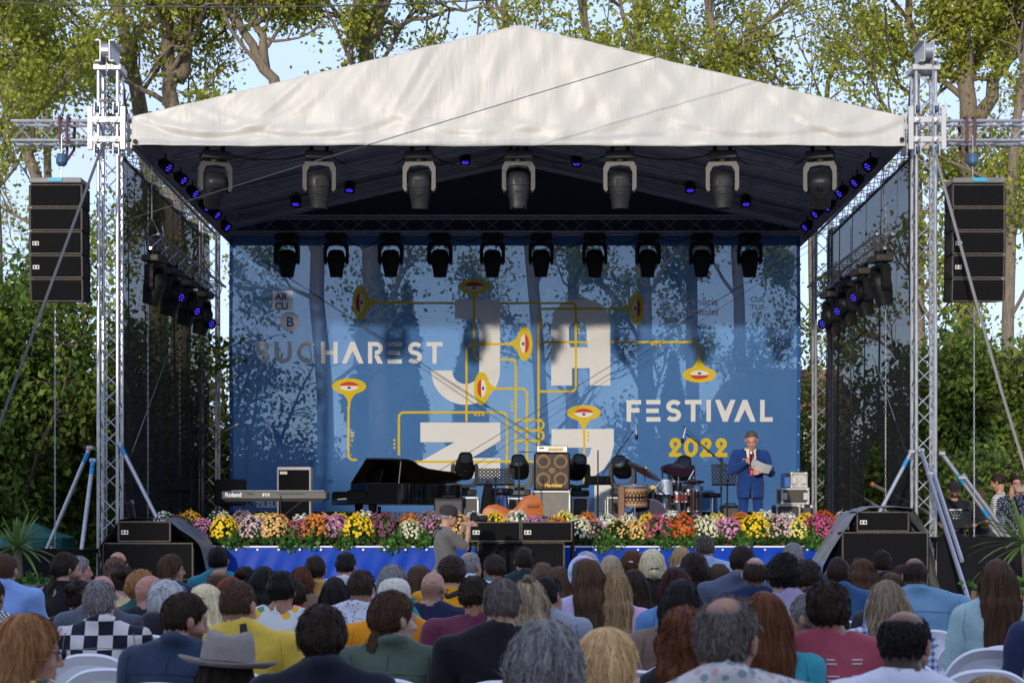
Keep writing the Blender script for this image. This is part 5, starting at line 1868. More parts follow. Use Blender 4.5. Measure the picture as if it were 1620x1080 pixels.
M_TANDRUM = mat('carved_tan', (0.40, 0.22, 0.09), .6)
dt = drum('wide tan drum with carved black pattern at the left of the drum kit', 1001, 784, 26.3, .235, .30, M_TANDRUM, tilt=.12, head=mat('drum_skin_lilac', (.45, .40, .6), .25), rim=mat('dark_chrome', (.25, .22, .3), .3, metal=.8))
pp = W(1001, 784, 26.3)
car = MB()
for k in range(11):
  a0 = -PI / 2 + (k - 5) * .24
  for (du, dz, w_, h_) in ((0, .06, .045, .014), (0, -.06, .045, .014), (-.035, 0, .012, .10), (.035, 0, .012, .10), (0, 0, .03, .03), (.06, .085, .03, .012), (.06, -.085, .03, .012)):
    a = a0 + du / .24
    car.box((0, 0, 0), (w_, .006, h_), Matrix.Translation((.2385 * math.cos(a), .2385 * math.sin(a), dz)) @ Matrix.Rotation(a + PI / 2, 4, 'Z'))
R = Matrix.Translation(Vector(pp) - base_of(dt)) @ Matrix.Rotation(.12, 4, 'X')
car.v = [tuple(R @ Vector(v)) for v in car.v]
tag(car.build('carved_pattern', M_BLACK, dt, local=True, smooth=False), kind='stuff')
drum('silver grey tom in the middle of the drum kit', 1053, 773, 26.9, .115, .22, mat('silver_sparkle', (.38, .40, .43), .3, metal=.5, noise=.3, nscale=80), tilt=-.25)
drum('black floor tom behind the tan drum', 1032, 793, 26.9, .15, .26, M_BLACK)
drum('dark red snare drum at the right of the drum kit', 1072, 787, 27.2, .165, .13, mat('red_wood', (.16, .02, .02), .25, coat=.5))
drum('big black bass drum lying behind the flowers', 1026, 817, 26.6, .27, .40, M_BLACK, tilt=PI / 2, legs=False, head=mat('purple_black_skin', (.012, .01, .03), .6), rim=mat('violet_chrome', (.3, .25, .6), .25, metal=.8))
drum('small black rack tom behind the silver tom', 1068, 772, 27.3, .11, .18, M_BLACK, tilt=-.2)
drum('dark wooden floor tom at the right of the drum kit', 1090, 792, 27.6, .17, .34, mat('dark_red_shell', (.05, .015, .012), .3, coat=.3))
mic_stand('short boom microphone stand inside the drum kit', 1060, 26.5, 790, ((1060, 790), (1040, 772)), (1038, 770), (-.5, 0, -.6))
mic_stand('thin microphone stand at the right of the hi-hat', 1110, 26.9, 772, ((1110, 772), (1094, 755)), (1092, 754), (-.4, 0, -.7))
o = thing('drum_post', 'brown wooden post beside the tan drum', 'post', (W(983, 0, 26.1).x, 26.1, SF))
MB().box((W(983, 0, 26.1).x, 26.1, SF + .46), (.10, .08, .92), ch=.01).build('body', mat('brown_wood', (.20, .09, .05), .6, noise=.2, nscale=12), o)


def cymbal(label, px, py, d, r, tilt, roll, col, hat=False):
  p = W(px, py, d)
  t = thing('cymbal', label, 'cymbal', (p.x, d, SF), 0, 'cymbals')
  b = base_of(t)
  R = Matrix.Translation(Vector(p) - b) @ Matrix.Rotation(roll, 4, 'Y') @ Matrix.Rotation(tilt, 4, 'X')
  MB().lathe([(.001, .032), (.03, .026), (.05, .010), (r * .6, -.004), (r, -.022), (r, -.025), (.05, .006), (.001, .02)], 36, R).build('disc', col, t, local=True)
  if hat:
    MB().lathe([(.001, -.075), (.05, -.055), (r, -.032), (r, -.035), (.05, -.06)], 36, R).build('lower_disc', col, t, local=True)
  MB().cyl((0, 0, .3), Vector(p) - b + Vector((0, 0, .06)), .010, n=8).build('stand_pole', M_CHROME, t, local=True)
  MB().lathe([(.001, .06), (.018, .05), (.018, .03)], 10, R).build('wing_nut', M_CHROME, t, local=True)
  for k in range(3):
    a = k * 2.09 + .2
    MB().cyl((0, 0, .35), (.26 * math.cos(a), .26 * math.sin(a), .01), .009, n=6).build('leg', M_CHROME, t, local=True)

M_CYM = mat('bronze_cymbal', (.16, .07, .05), .3, metal=.8, noise=.2, nscale=5)
M_CYMP = mat('purple_bronze_cymbal', (.11, .05, .09), .3, metal=.8, noise=.2, nscale=5)
cymbal('dark bronze ride cymbal tilted down to the right over the tan drum', 1020, 743, 26.9, .29, .28, .5, M_CYM)
cymbal('purplish crash cymbal high in the middle of the drum kit', 1073, 741, 27.2, .28, .42, .05, M_CYMP)
cymbal('pair of hi-hat cymbals at the right of the drum kit', 1097, 760, 27.3, .175, -.12, -.04, M_CYMP, hat=True)
for px, py, lab in ((1048, 748, 'small black drum microphone above the silver tom'),):
  p = W(px, py, 26.9)
  t = thing('drum_microphone', lab, 'microphone', (p.x, 26.9, SF))
  mic(t, p, (0, 0, 1), .2)
  MB().cyl((p.x, 26.9, SF), (p.x, 26.9, p.z - .08), .007, n=6).build('stem', M_BLACK, t)
t = thing('tambourine', 'yellow round tambourine leaning between the drums', 'tambourine', (W(1033, 0, 26.5).x, 26.5, SF))
MB().lathe([(.001, .0), (.055, .002), (.06, -.02)], 20, Matrix.Translation(W(1033, 773, 26.5)) @ Matrix.Rotation(PI / 2 + .2, 4, 'X')).build('skin', mat('yellow_skin', (.70, .48, .08), .5), t)
MB().cyl((W(1033, 0, 26.5).x, 26.53, SF), (W(1033, 0, 26.5).x, 26.53, W(0, 777, 26.5).z), .008, n=6).build('stand', M_CHROME, t)
t = thing('black_cover', 'black cloth thrown over a stand beside the bar stool', 'cloth', (W(772, 0, 27.5).x, 27.6, SF))
V, FA = [], []
for j in range(9):
  v = j / 8
  for i in range(16):
    a = 2 * PI * i / 16
    r = (.05 + .17 * v ** .8) * (1 + .18 * math.sin(3 * a + 2 * v) * v)
    V.append((W(772, 0, 27.5).x + r * math.cos(a), 27.7 + r * math.sin(a) * .7, W(0, 760, 27.5).z * (1 - v) + SF * v))
for j in range(8):
  for i in range(16):
    FA.append([j * 16 + i, j * 16 + (i + 1) % 16, (j + 1) * 16 + (i + 1) % 16, (j + 1) * 16 + i])
MB().add(V, FA).build('cloth', M_CLOTHBLK, t, sharp=None)

# ================================================================ flowers along the edge of the stage
FLC = {'yellow': ((.80, .50, .005), (.95, .68, .03)), 'lemon': ((.75, .62, .08), (.9, .8, .25)), 'white': ((.62, .64, .5), (.88, .88, .80)), 'cream': ((.62, .58, .32), (.85, .82, .6)),
   'pink': ((.45, .10, .26), (.72, .36, .52)), 'palepink': ((.50, .28, .30), (.80, .62, .60)), 'magenta': ((.36, .02, .12), (.62, .12, .26)), 'crimson': ((.38, .05, .10), (.60, .16, .22)),
   'darkred': ((.15, .02, .03), (.32, .07, .08)), 'maroon': ((.14, .03, .06), (.30, .10, .16)), 'orange': ((.60, .13, .01), (.80, .28, .03)), 'redorange': ((.50, .05, .01), (.70, .14, .02)),
   'peach': ((.70, .36, .10), (.88, .58, .22)), 'gold': ((.70, .33, .01), (.9, .52, .03)), 'mauve': ((.22, .12, .16), (.45, .28, .34))}
FLM = {}
for k, (a, b) in FLC.items():
  FLM[k] = mat_leaf('petals_' + k, a, tuple((x + y) / 2 for x, y in zip(a, b)), b, .18, .6)
M_MUM = mat_leaf('mum_leaves', (0.02, 0.055, 0.012), (0.04, 0.10, 0.018), (0.08, 0.16, 0.03), .25)
M_IVY = mat_leaf('ivy_leaves', (0.02, 0.08, 0.012), (0.05, 0.15, 0.02), (0.12, 0.24, 0.04), .3)
M_POT = mat('terracotta_plastic', (.12, .05, .03), .6)


def bloom_mesh(n, R, H, br, seed, cover=1.0):
  """many small flower heads on a dome: each a flat rosette of petals round a button"""
  g = np.random.default_rng(seed)
  V, FA = [], []
  cnt = 0
  gold = PI * (3 - 5 ** .5)
  for i in range(n):
    u = 1 - (i + .5) / n * 1.12
    a = i * gold + g.normal() * .25
    if u < -.35 or g.uniform() > cover:
      continue
    rr = math.sqrt(max(0, 1 - u * u))
    lump = 1 + .07 * math.sin(3 * a + seed) + .05 * math.sin(5 * a + 2 * seed + 3 * u) + g.normal() * .035
    nrm = Vector((rr * math.cos(a), rr * math.sin(a), u * 1.0)).normalized()
    c = Vector((R * rr * math.cos(a) * lump, R * rr * math.sin(a) * lump, H * (.36 + .62 * u * lump)))
    nrm = (nrm + Vector(g.normal(size=3) * .25)).normalized()
    q = nrm.to_track_quat('Z', 'Y').to_matrix()
    s = br * g.uniform(.75, 1.25)
    k0 = len(V)
    V.append(c + nrm * s * .55)
    m = 7
    for k in range(m):
      t = 2 * PI * k / m + g.uniform(0, .3)
      V.append(c + q @ Vector((s * math.cos(t), s * math.sin(t), s * (.08 if k % 2 else .3))))
    for k in range(m):
      t = 2 * PI * k / m
      V.append(c + q @ Vector((s * .62 * math.cos(t + .45), s * .62 * math.sin(t + .45), -s * .35)))
    for k in range(m):
      FA.append([k0, k0 + 1 + k, k0 + 1 + (k + 1) % m])
      FA.append([k0 + 1 + k, k0 + 1 + m + k, k0 + 1 + (k + 1) % m])
  return mesh_np('blooms', np.array([tuple(v) for v in V]), np.array(FA), smooth=False)


def mum_leaf_mesh(R, H, n, seed):
  g = np.random.default_rng(seed)
  u = g.uniform(-.5, 1, n)
  a = g.uniform(0, 2 * PI, n)
  rr = np.sqrt(1 - u * u) * g.uniform(.75, 1.03, n)
  P = np.stack((R * rr * np.cos(a), R * rr * np.sin(a), H * (.36 + .58 * u * g.uniform(.8, 1.0, n))), 1)
  return leaf_mesh(P, .045, g, .2, 1.6)

MUMS = {}
for kind, (n, br, cov) in {'full': (330, .0165, .84), 'big': (240, .020, .80), 'sparse': (300, .016, .36)}.items():
  for v in range(3):
    MUMS[kind, v] = (bloom_mesh(n, .185, .36, br, 10 * v + len(kind), cov), mum_leaf_mesh(.175, .345, 700, v + 40 + len(kind)))
POT = MB().lathe([(.075, 0), (.10, .11), (.105, .12), (.09, .12)], 14).mesh('pot')
POT.materials.append(M_POT)
potc = {}


def mum(col, px, d, z, kind, lab, v, s=1.0):
  x = W(px, 0, d).x
  t = thing('chrysanthemum_pot', lab, 'flowers', (x, d, z), rnd.uniform(0, 6), 'potted chrysanthemums along the stage edge')
  t.scale = (s, s, s)
  link('pot', POT, None, t)
  key = (col, kind, v)
  if key not in potc:
    a = MUMS[kind, v][0].copy()
    a.materials.clear()
    a.materials.append(FLM[col])
    b = MUMS[kind, v][1]
    if not b.materials:
      b.materials.append(M_MUM)
    potc[key] = (a, b)
  tag(link('blooms', potc[key][0], None, t), kind='stuff')
  tag(link('foliage', potc[key][1], None, t), kind='stuff')
  return t

CN = {'yellow': 'bright yellow', 'lemon': 'lemon yellow', 'white': 'white', 'cream': 'cream white', 'pink': 'pink', 'palepink': 'pale pink', 'magenta': 'magenta', 'crimson': 'crimson', 'darkred': 'dark red', 'maroon': 'maroon', 'orange': 'orange', 'redorange': 'red orange', 'peach': 'peach', 'gold': 'golden orange', 'mauve': 'mauve'}
front = [(317, 'pink', 'full'), (356, 'yellow', 'big'), (398, 'palepink', 'full'), (437, 'peach', 'full'), (472, 'crimson', 'full'), (502, 'orange', 'big'), (531, 'pink', 'big'), (569, 'yellow', 'big'),
    (606, 'maroon', 'full'), (650, 'cream', 'big'), (690, 'pink', 'sparse'), (722, 'peach', 'full'), (757, 'white', 'full'), (800, 'yellow', 'full'), (845, 'pink', 'full'), (884, 'orange', 'full'), (915, 'cream', 'big'),
    (943, 'pink', 'sparse'), (977, 'peach', 'sparse'), (1009, 'peach', 'big'), (1044, 'crimson', 'full'), (1078, 'redorange', 'big'), (1114, 'cream', 'big'), (1151, 'pink', 'big'), (1194, 'yellow', 'big'),
    (1230, 'palepink', 'full'), (1262, 'lemon', 'big'), (1298, 'magenta', 'full'), (283, 'darkred', 'sparse')]
rear = [(262, 'white', 'sparse'), (303, 'gold', 'full'), (350, 'white', 'sparse'), (384, 'mauve', 'full'), (416, 'lemon', 'big'), (444, 'redorange', 'sparse'), (475, 'white', 'big'), (509, 'white', 'big'), (538, 'yellow', 'sparse'),
    (575, 'white', 'big'), (611, 'orange', 'sparse'), (648, 'orange', 'full'), (679, 'mauve', 'full'), (718, 'white', 'big'), (750, 'white', 'full'), (785, 'yellow', 'full'), (822, 'white', 'full'), (860, 'mauve', 'sparse'),
    (895, 'lemon', 'full'), (929, 'orange', 'full'), (962, 'white', 'big'), (994, 'white', 'big'), (1028, 'yellow', 'full'), (1062, 'white', 'big'), (1102, 'mauve', 'sparse'), (1137, 'lemon', 'full'), (1170, 'orange', 'full'),
    (1209, 'white', 'big'), (1243, 'white', 'big'), (1274, 'yellow', 'full'), (1303, 'redorange', 'full'), (1335, 'palepink', 'full')]
seen = {}
rows = [(q, 'front') for q in front] + [(q, 'rear') for q in rear]
cnt = {}
for (px, c, k), row in sorted(rows, key=lambda r: (r[1], r[0][0])):
  cnt[c, row] = cnt.get((c, row), 0) + 1
for i, ((px, c, k), row) in enumerate(sorted(rows, key=lambda r: (r[1], r[0][0]))):
  seen[c, row] = seen.get((c, row), 0) + 1
  n = seen[c, row]
  lab = f'{CN[c]} chrysanthemums in the {row} row on the stage edge' if cnt[c, row] == 1 else f'{CN[c]} chrysanthemums in the {row} row on the stage edge, {ORD[n - 1]} from the left'
  if row == 'front':
    mum(c, px + rnd.uniform(-3, 3), 23.33 + rnd.uniform(-.03, .04), SF + .034, k, lab, i % 3, rnd.uniform(.95, 1.24))
  else:
    mum(c, px + rnd.uniform(-3, 3), 23.85, SF + .16, k, lab, i % 3, rnd.uniform(.84, 1.0))
st = thing('flower_step', 'low black step carrying the rear row of flowers', 'step', (0.05, 23.85, SF))
MB().box((.05, 23.85, SF + .078), (10.6, .34, .15)).build('board', M_BLACK, st)


def ivy(label, px, py0, py1, seed, d=23.22, w=.16):
  g = np.random.default_rng(seed)
  x = W(px, 0, d).x
  t = thing('trailing_ivy', label, 'plant', (x, d, SF + .034), 0, 'trailing green plants between the flowers')
  mb = MB()
  P = []
  for k in range(6):
    a = g.uniform(-1, 1)
    drop = g.uniform(.25, 1.0) * (W(0, py0, d).z - W(0, py1, d).z)
    pts = [Vector((0, .02, .06)), Vector((a * w * .5, -.06, .12 + g.uniform(0, .1))), Vector((a * w, -.15, .05)), Vector((a * w + g.normal() * .03, -.155, .05 - drop * .5)), Vector((a * w + g.normal() * .06, -.16, .10 - drop))]
    mb.tube(pts, .004, 4, False)
    for q0, q1 in zip(pts[:-1], pts[1:]):
      for u in np.linspace(0, 1, 6):
        P.append(q0.lerp(q1, u) + Vector(g.normal(size=3) * (.032, .018, .03)))
  mb.build('stems', mat('green_stem', (.06, .12, .03), .7), t, local=True, sharp=None)
  link('leaves', leaf_mesh(np.array([tuple(p) for p in P]), .055, g, .5, 1.2), M_IVY, t)
for (px, y1, lab, w) in ((377, 868, 'right of the first yellow flowers', .13), (459, 876, 'hanging between the peach and crimson flowers', .14), (486, 870, 'below the first orange flowers', .12), (545, 874, 'hanging left of the second yellow flowers', .13), (625, 883, 'hanging between the maroon and cream flowers', .14),
            (672, 868, 'right of the first cream flowers', .12), (740, 866, 'beside the photographer', .12), (960, 880, 'hanging long between the sparse pink and peach flowers', .2), (1060, 876, 'hanging between the crimson and red orange flowers', .16), (1092, 868, 'right of the red orange flowers', .1),
            (1176, 866, 'left of the last yellow flowers', .12), (1283, 882, 'hanging left of the magenta flowers', .16)):
  ivy('trailing green plant ' + lab, px, 858, y1, px, w=w)

# ================================================================ plants and tables at the sides
def yucca(label, px, py, d, n, L, seed, planter):
  g = np.random.default_rng(seed)
  p = W(px, py, d)
  t = thing('yucca_plant', label, 'plant', (p.x, d, 0), 0, 'spiky potted plants')
  zb = p.z - .45
  MB().tube([(p.x, d, .5), (p.x + .02, d, .9), (p.x, d, zb + .45)], .05, 8).build('stem', M_BARK, t)
  for k in range(n):
    az = g.uniform(0, 2 * PI)
    el = g.uniform(-.3, 1.35)
    dv = Vector((math.cos(az) * math.cos(el), math.sin(az) * math.cos(el), math.sin(el)))
    LL = L * g.uniform(.7, 1.15)
    side = dv.cross(Vector((0, 0, 1))).normalized() * .022
    V, FA = [], []
    for i in range(7):
      u = i / 6
      c = Vector((p.x, d, p.z)) + dv * LL * u + Vector((0, 0, -.45 * LL * u * u * (1 - el / 1.6)))
      w_ = side * math.sin(PI * (.12 + .86 * u)) ** .7
      V += [c - w_, c + Vector((0, 0, -.006)), c + w_]
    for i in range(6):
      FA += [[3 * i, 3 * i + 1, 3 * i + 4, 3 * i + 3], [3 * i + 1, 3 * i + 2, 3 * i + 5, 3 * i + 4]]
    MB().add(V, FA).build('leaf', MATS['yucca_leaf'], t, sharp=None)
  x0 = p.x
  pm = mat('planter_wood', (.36, .22, .10), .7, noise=.25, nscale=8, stretch=(8, 8, 1))
  u = thing('planter_box', planter, 'planter', (x0, d, 0), 0, 'planter boxes')
  for k in range(6):
    MB().box((x0 - .40 + k * .16, d - .42, .38), (.15, .03, .70), ch=.006).build('board', pm, u)
  for sx in (-1, 1):
    MB().box((x0 + sx * .49, d - .02, .38), (.03, .83, .70)).build('side_board', pm, u)
    MB().box((x0 + sx * .50, d - .43, .40), (.07, .06, .78), ch=.008).build('corner_post', mat('planter_grey', (.10, .105, .11), .6), u)
  MB().box((x0, d + .4, .38), (.98, .03, .70)).build('back_board', pm, u)
  MB().box((x0, d - .435, .765), (1.06, .08, .06), ch=.008).build('rim', mat('planter_grey', (.10, .105, .11), .6), u)
  MB().box((x0, d, .62), (.94, .8, .1)).build('soil', mat('soil', (.03, .02, .015), .95), u)
  q = thing('ground_cover_plant', 'low bright green plants at the foot of ' + label.split(' in ')[0], 'plant', (x0, d, .67), 0, 'low plants in the planters')
  P = g.normal(size=(900, 3)) * np.array((.22, .2, .05)) + np.array((0, 0, .10))
  link('leaves', leaf_mesh(P, .06, g, .1, 1.3), M_IVY, q)
mat_leaf('yucca_leaf', (0.05, 0.10, 0.02), (0.11, 0.18, 0.04), (0.20, 0.26, 0.07), .3)
yucca('the left spiky yucca in a planter before the black table', 27, 868, 20.0, 46, .62, 3, 'wooden planter box at the left edge under the spiky plant')
yucca('the right spiky yucca in a planter at the edge of the picture', 1622, 862, 19.0, 46, .66, 4, 'wooden planter box with dark rim at the right edge')


def draped(label, px0, px1, py, d, dp, seed):
  a, b = W(px0, py, d), W(px1, py, d)
  t = thing('draped_platform', label, 'platform', ((a.x + b.x) / 2, d + dp / 2, 0), 0, 'black draped platforms')
  MB().box(((a.x + b.x) / 2, d + dp / 2, a.z - .03), (b.x - a.x, dp, .06)).build('top', M_CLOTHBLK, t)
  n = 90
  V, FA = [], []
  for i in range(n + 1):
    x = a.x + (b.x - a.x) * i / n
    for j in range(5):
      v = j / 4
      V.append((x, d - .01 - .05 * v * math.sin(x * 11 + seed) * math.sin(x * 3.1) - .02 * v, a.z * (1 - v) + .01))
  for i in range(n):
    for j in range(4):
      FA.append([i * 5 + j, i * 5 + j + 1, (i + 1) * 5 + j + 1, (i + 1) * 5 + j])
  MB().add(V, FA).build('drape', M_CLOTHBLK, t, sharp=None)
draped('low platform hung with black cloth left of the left loudspeaker stack', -30, 128, 869, 22.8, 1.6, 1)
draped('platform hung with black cloth below the standing crew at the right', 1482, 1680, 850, 22.6, 1.8, 2)


def parasol(label, px, py, d, r, h, col, seed):
  p = W(px, py, d)
  t = thing('garden_parasol', label, 'parasol', (p.x, d, 0), 0, 'parasols at the left')
  n = 8
  V, FA = [(p.x, d, p.z + h)], []
  for ring, (k, dz) in enumerate(((.5, .42), (1.0, 0), (1.0, -.16))):
    for i in range(n * 2):
      a = 2 * PI * i / (2 * n) + .2
      rr = r * k * (1 if i % 2 == 0 else .95)
      V.append((p.x + rr * math.cos(a), d + rr * math.sin(a), p.z + h * dz * (1 if ring == 0 else 0) + (dz if ring == 2 else 0)))
  m = 2 * n
  FA += [[0, 1 + i, 1 + (i + 1) % m] for i in range(m)]
  for q in range(2):
    FA += [[1 + q * m + i, 1 + (q + 1) * m + i, 1 + (q + 1) * m + (i + 1) % m, 1 + q * m + (i + 1) % m] for i in range(m)]
  MB().add(V, FA).build('canopy', col, t, smooth=False)
  MB().cyl((p.x, d, 0), (p.x, d, p.z + h), .03, n=8).build('pole', M_BLACK, t)
  for i in range(n):
    a = 2 * PI * i / n + .2
    MB().cyl((p.x, d, p.z + h * .9), (p.x + r * .97 * math.cos(a), d + r * .97 * math.sin(a), p.z - .01), .010, n=5).build('rib', M_BLACK, t)
parasol('dark purple parasol at the left edge behind the left tower', -5, 764, 31, .85, .28, mat('purple_canvas', (.07, .045, .075), .8, noise=.15, nscale=5), 1)
parasol('teal green parasol low behind the left platform', 55, 850, 26.5, .62, .24, mat('teal_canvas', (.01, .12, .11), .7, noise=.15, nscale=5), 2)
# ================================================================ people: smooth bodies grown from joints
def v3(*a):
  return np.array(a, float)


def cap(a, b, ra, rb=None):
  return ('cap', np.array(a, float), np.array(b, float), ra, ra if rb is None else rb)


def ell(c, r):
  return ('ell', np.array(c, float), np.array(r, float))


def bounds(p):
  if p[0] == 'cap':
    r = max(p[3], p[4])
    return np.minimum(p[1], p[2]) - r, np.maximum(p[1], p[2]) + r
  return p[1] - p[2], p[1] + p[2]


def dist(p, x, y, z):
  if p[0] == 'cap':
    a, b, ra, rb = p[1:]
    d = b - a
    L = float(d @ d) + 1e-9
    px, py, pz = x - a[0], y - a[1], z - a[2]
    t = np.clip((px * d[0] + py * d[1] + pz * d[2]) / L, 0, 1)
    return np.sqrt((px - t * d[0]) ** 2 + (py - t * d[1]) ** 2 + (pz - t * d[2]) ** 2) - (ra + (rb - ra) * t)
  c, r = p[1], p[2]
  ux, uy, uz = (x - c[0]) / r[0], (y - c[1]) / r[1], (z - c[2]) / r[2]
  k0 = np.sqrt(ux * ux + uy * uy + uz * uz) + 1e-9
  k1 = np.sqrt((ux / r[0]) ** 2 + (uy / r[1]) ** 2 + (uz / r[2]) ** 2) + 1e-9
  return k0 * (k0 - 1) / k1


def smin(a, b, k):
  h = np.clip(.5 + .5 * (b - a) / k, 0, 1)
  return b + (a - b) * h - k * h * (1 - h)


class Sdf:
  """ops: (mode, primitive, blend, frame); frame = (3x3, origin) maps the primitive's own space into the figure"""

  def __init__(s):
    s.ops, s.post = [], []

  def u(s, p, k=.025, fr=None):
    s.ops.append(('u', p, k, fr))
    return s

  def sub(s, p, k=.01, fr=None):
    s.ops.append(('s', p, k, fr))
    return s

  def run(s, x, y, z, F0, sl=None):
    for mode, p, k, fr in s.ops:
      if sl is not None:
        lo, hi = bounds(p)
        m = k * 1.5 + .03
        lo, hi = lo - m, hi + m
        if fr is not None:
          c = np.array([[(lo, hi)[i][0], (lo, hi)[j][1], (lo, hi)[q][2]] for i in (0, 1) for j in (0, 1) for q in (0, 1)]) @ fr[0].T + fr[1]
          lo, hi = c.min(0), c.max(0)
        I = tuple(slice(max(0, np.searchsorted(ax, lo[i]) - 1), np.searchsorted(ax, hi[i]) + 1) for i, ax in enumerate(sl))
        xx, yy, zz = sl[0][I[0]][:, None, None], sl[1][I[1]][None, :, None], sl[2][I[2]][None, None, :]
        if 0 in (xx.size, yy.size, zz.size):
          continue
      else:
        I, xx, yy, zz = slice(None), x, y, z
      if fr is not None:
        qx, qy, qz = xx - fr[1][0], yy - fr[1][1], zz - fr[1][2]
        R = fr[0]
        xx, yy, zz = (qx * R[0, 0] + qy * R[1, 0] + qz * R[2, 0], qx * R[0, 1] + qy * R[1, 1] + qz * R[2, 1], qx * R[0, 2] + qy * R[1, 2] + qz * R[2, 2])
      d = dist(p, xx, yy, zz)
      if mode == 'u':
        F0[I] = smin(F0[I], d, k)
      else:
        F0[I] = -smin(-F0[I], d, k)
    for f in s.post:
      F0 = f(F0, x, y, z)
    return F0

  def pts(s, P):
    return s.run(P[:, 0], P[:, 1], P[:, 2], np.full(len(P), .25))

  def mesh(s, X, Y, Z):
    F0 = np.full((len(X), len(Y), len(Z)), .25)
    F0 = s.run(X[:, None, None], Y[None, :, None], Z[None, None, :], F0, (X, Y, Z))
    return surfnet(F0, X, Y, Z)


CORN = [(i, j, k) for i in (0, 1) for j in (0, 1) for k in (0, 1)]
EDGES = [(a, b) for ai, a in enumerate(CORN) for b in CORN[ai + 1:] if sum(abs(p - q) for p, q in zip(a, b)) == 1]


def surfnet(F0, X, Y, Z):
  F0 = F0.copy()
  F0[[0, -1]] = np.maximum(F0[[0, -1]], 1e-4)
  F0[:, [0, -1]] = np.maximum(F0[:, [0, -1]], 1e-4)
  F0[:, :, [0, -1]] = np.maximum(F0[:, :, [0, -1]], 1e-4)
  s = F0 < 0
  n = tuple(q - 1 for q in F0.shape)
  c = np.zeros(n, np.int8)
  for i, j, k in CORN:
    c += s[i:i + n[0], j:j + n[1], k:k + n[2]]
  act = np.argwhere((c > 0) & (c < 8))
  idx = np.full(n, -1, np.int64)
  idx[tuple(act.T)] = np.arange(len(act))
  P = np.zeros((len(act), 3))
  N = np.zeros(len(act))
  A = (X, Y, Z)
  for a, b in EDGES:
    ia, ib = act + np.array(a), act + np.array(b)
    fa, fb = F0[tuple(ia.T)], F0[tuple(ib.T)]
    m = (fa < 0) != (fb < 0)
    t = (fa / (fa - fb + 1e-12))[m]
    for q in range(3):
      va, vb = A[q][ia[m, q]], A[q][ib[m, q]]
      P[m, q] += va + (vb - va) * t
    N[m] += 1
  P /= N[:, None]
  Q = []
  for ax in range(3):
    sl0, sl1 = [slice(None)] * 3, [slice(None)] * 3
    sl0[ax], sl1[ax] = slice(0, -1), slice(1, None)
    d = s[tuple(sl0)] != s[tuple(sl1)]
    e = np.argwhere(d)
    o1, o2 = (ax + 1) % 3, (ax + 2) % 3
    ok = (e[:, o1] > 0) & (e[:, o2] > 0) & (e[:, o1] < F0.shape[o1] - 1) & (e[:, o2] < F0.shape[o2] - 1)
    e = e[ok]
    D1, D2 = np.zeros(3, int), np.zeros(3, int)
    D1[o1], D2[o2] = 1, 1
    q = np.stack([idx[tuple((e - D1 - D2).T)], idx[tuple((e - D2).T)], idx[tuple(e.T)], idx[tuple((e - D1).T)]], 1)
    fl = ~s[tuple(e.T)]
    q[fl] = q[fl][:, ::-1]
    Q.append(q)
  return P, np.concatenate(Q).astype(np.int32)


def axis(lo, hi, fine, coarse, f0, f1):
  """grid line positions: fine between f0 and f1, coarse elsewhere"""
  a = list(np.arange(lo, f0, coarse)) if f0 > lo else []
  b = list(np.arange(max(lo, f0), min(hi, f1), fine))
  c = list(np.arange(f1, hi + coarse, coarse)) if f1 < hi else []
  return np.array(a + b + c)


def rot(yaw, pitch, roll=0.0):
  """yaw > 0 turns the face to the left, pitch > 0 bows it down"""
  cy, sy, cp, sp, cr, sr = math.cos(yaw), math.sin(yaw), math.cos(pitch), math.sin(pitch), math.cos(roll), math.sin(roll)
  Rz = np.array([[cy, -sy, 0], [sy, cy, 0], [0, 0, 1]])
  Rx = np.array([[1, 0, 0], [0, cp, sp], [0, -sp, cp]])
  Ry = np.array([[cr, 0, sr], [0, 1, 0], [-sr, 0, cr]])
  return Rz @ Rx @ Ry


def skin_mat(name, col):
  m = mat(name, col, .52, spec=.35)
  nt = m.node_tree
  b = nt.nodes['Principled BSDF']
  at = nt.nodes.new('ShaderNodeVertexColor')
  at.layer_name = 'paint'
  nz = nt.nodes.new('ShaderNodeTexNoise')
  nz.inputs['Scale'].default_value = 28
  nz.inputs['Detail'].default_value = 5
  tc = nt.nodes.new('ShaderNodeTexCoord')
  nt.links.new(tc.outputs['Object'], nz.inputs['Vector'])
  rp = nt.nodes.new('ShaderNodeValToRGB')
  rp.color_ramp.elements[0].position, rp.color_ramp.elements[1].position = .3, .7
  rp.color_ramp.elements[0].color = (col[0] * .82, col[1] * .74, col[2] * .72, 1)
  rp.color_ramp.elements[1].color = (min(1, col[0] * 1.1), min(1, col[1] * 1.1), min(1, col[2] * 1.12), 1)
  nt.links.new(nz.outputs['Fac'], rp.inputs['Fac'])
  mx = nt.nodes.new('ShaderNodeMixRGB')
  nt.links.new(at.outputs['Alpha'], mx.inputs['Fac'])
  nt.links.new(rp.outputs['Color'], mx.inputs['Color1'])
  nt.links.new(at.outputs['Color'], mx.inputs['Color2'])
  nt.links.new(mx.outputs['Color'], b.inputs['Base Color'])
  b.inputs['Subsurface Weight'].default_value = .08
  b.inputs['Subsurface Radius'].default_value = (.02, .008, .005)
  return m

SKIN = {'mid': skin_mat('skin_mid', (.46, .26, .18)), 'tan': skin_mat('skin_tan', (.35, .185, .115)), 'pale': skin_mat('skin_pale', (.56, .36, .28)), 'red': skin_mat('skin_ruddy', (.50, .25, .18))}

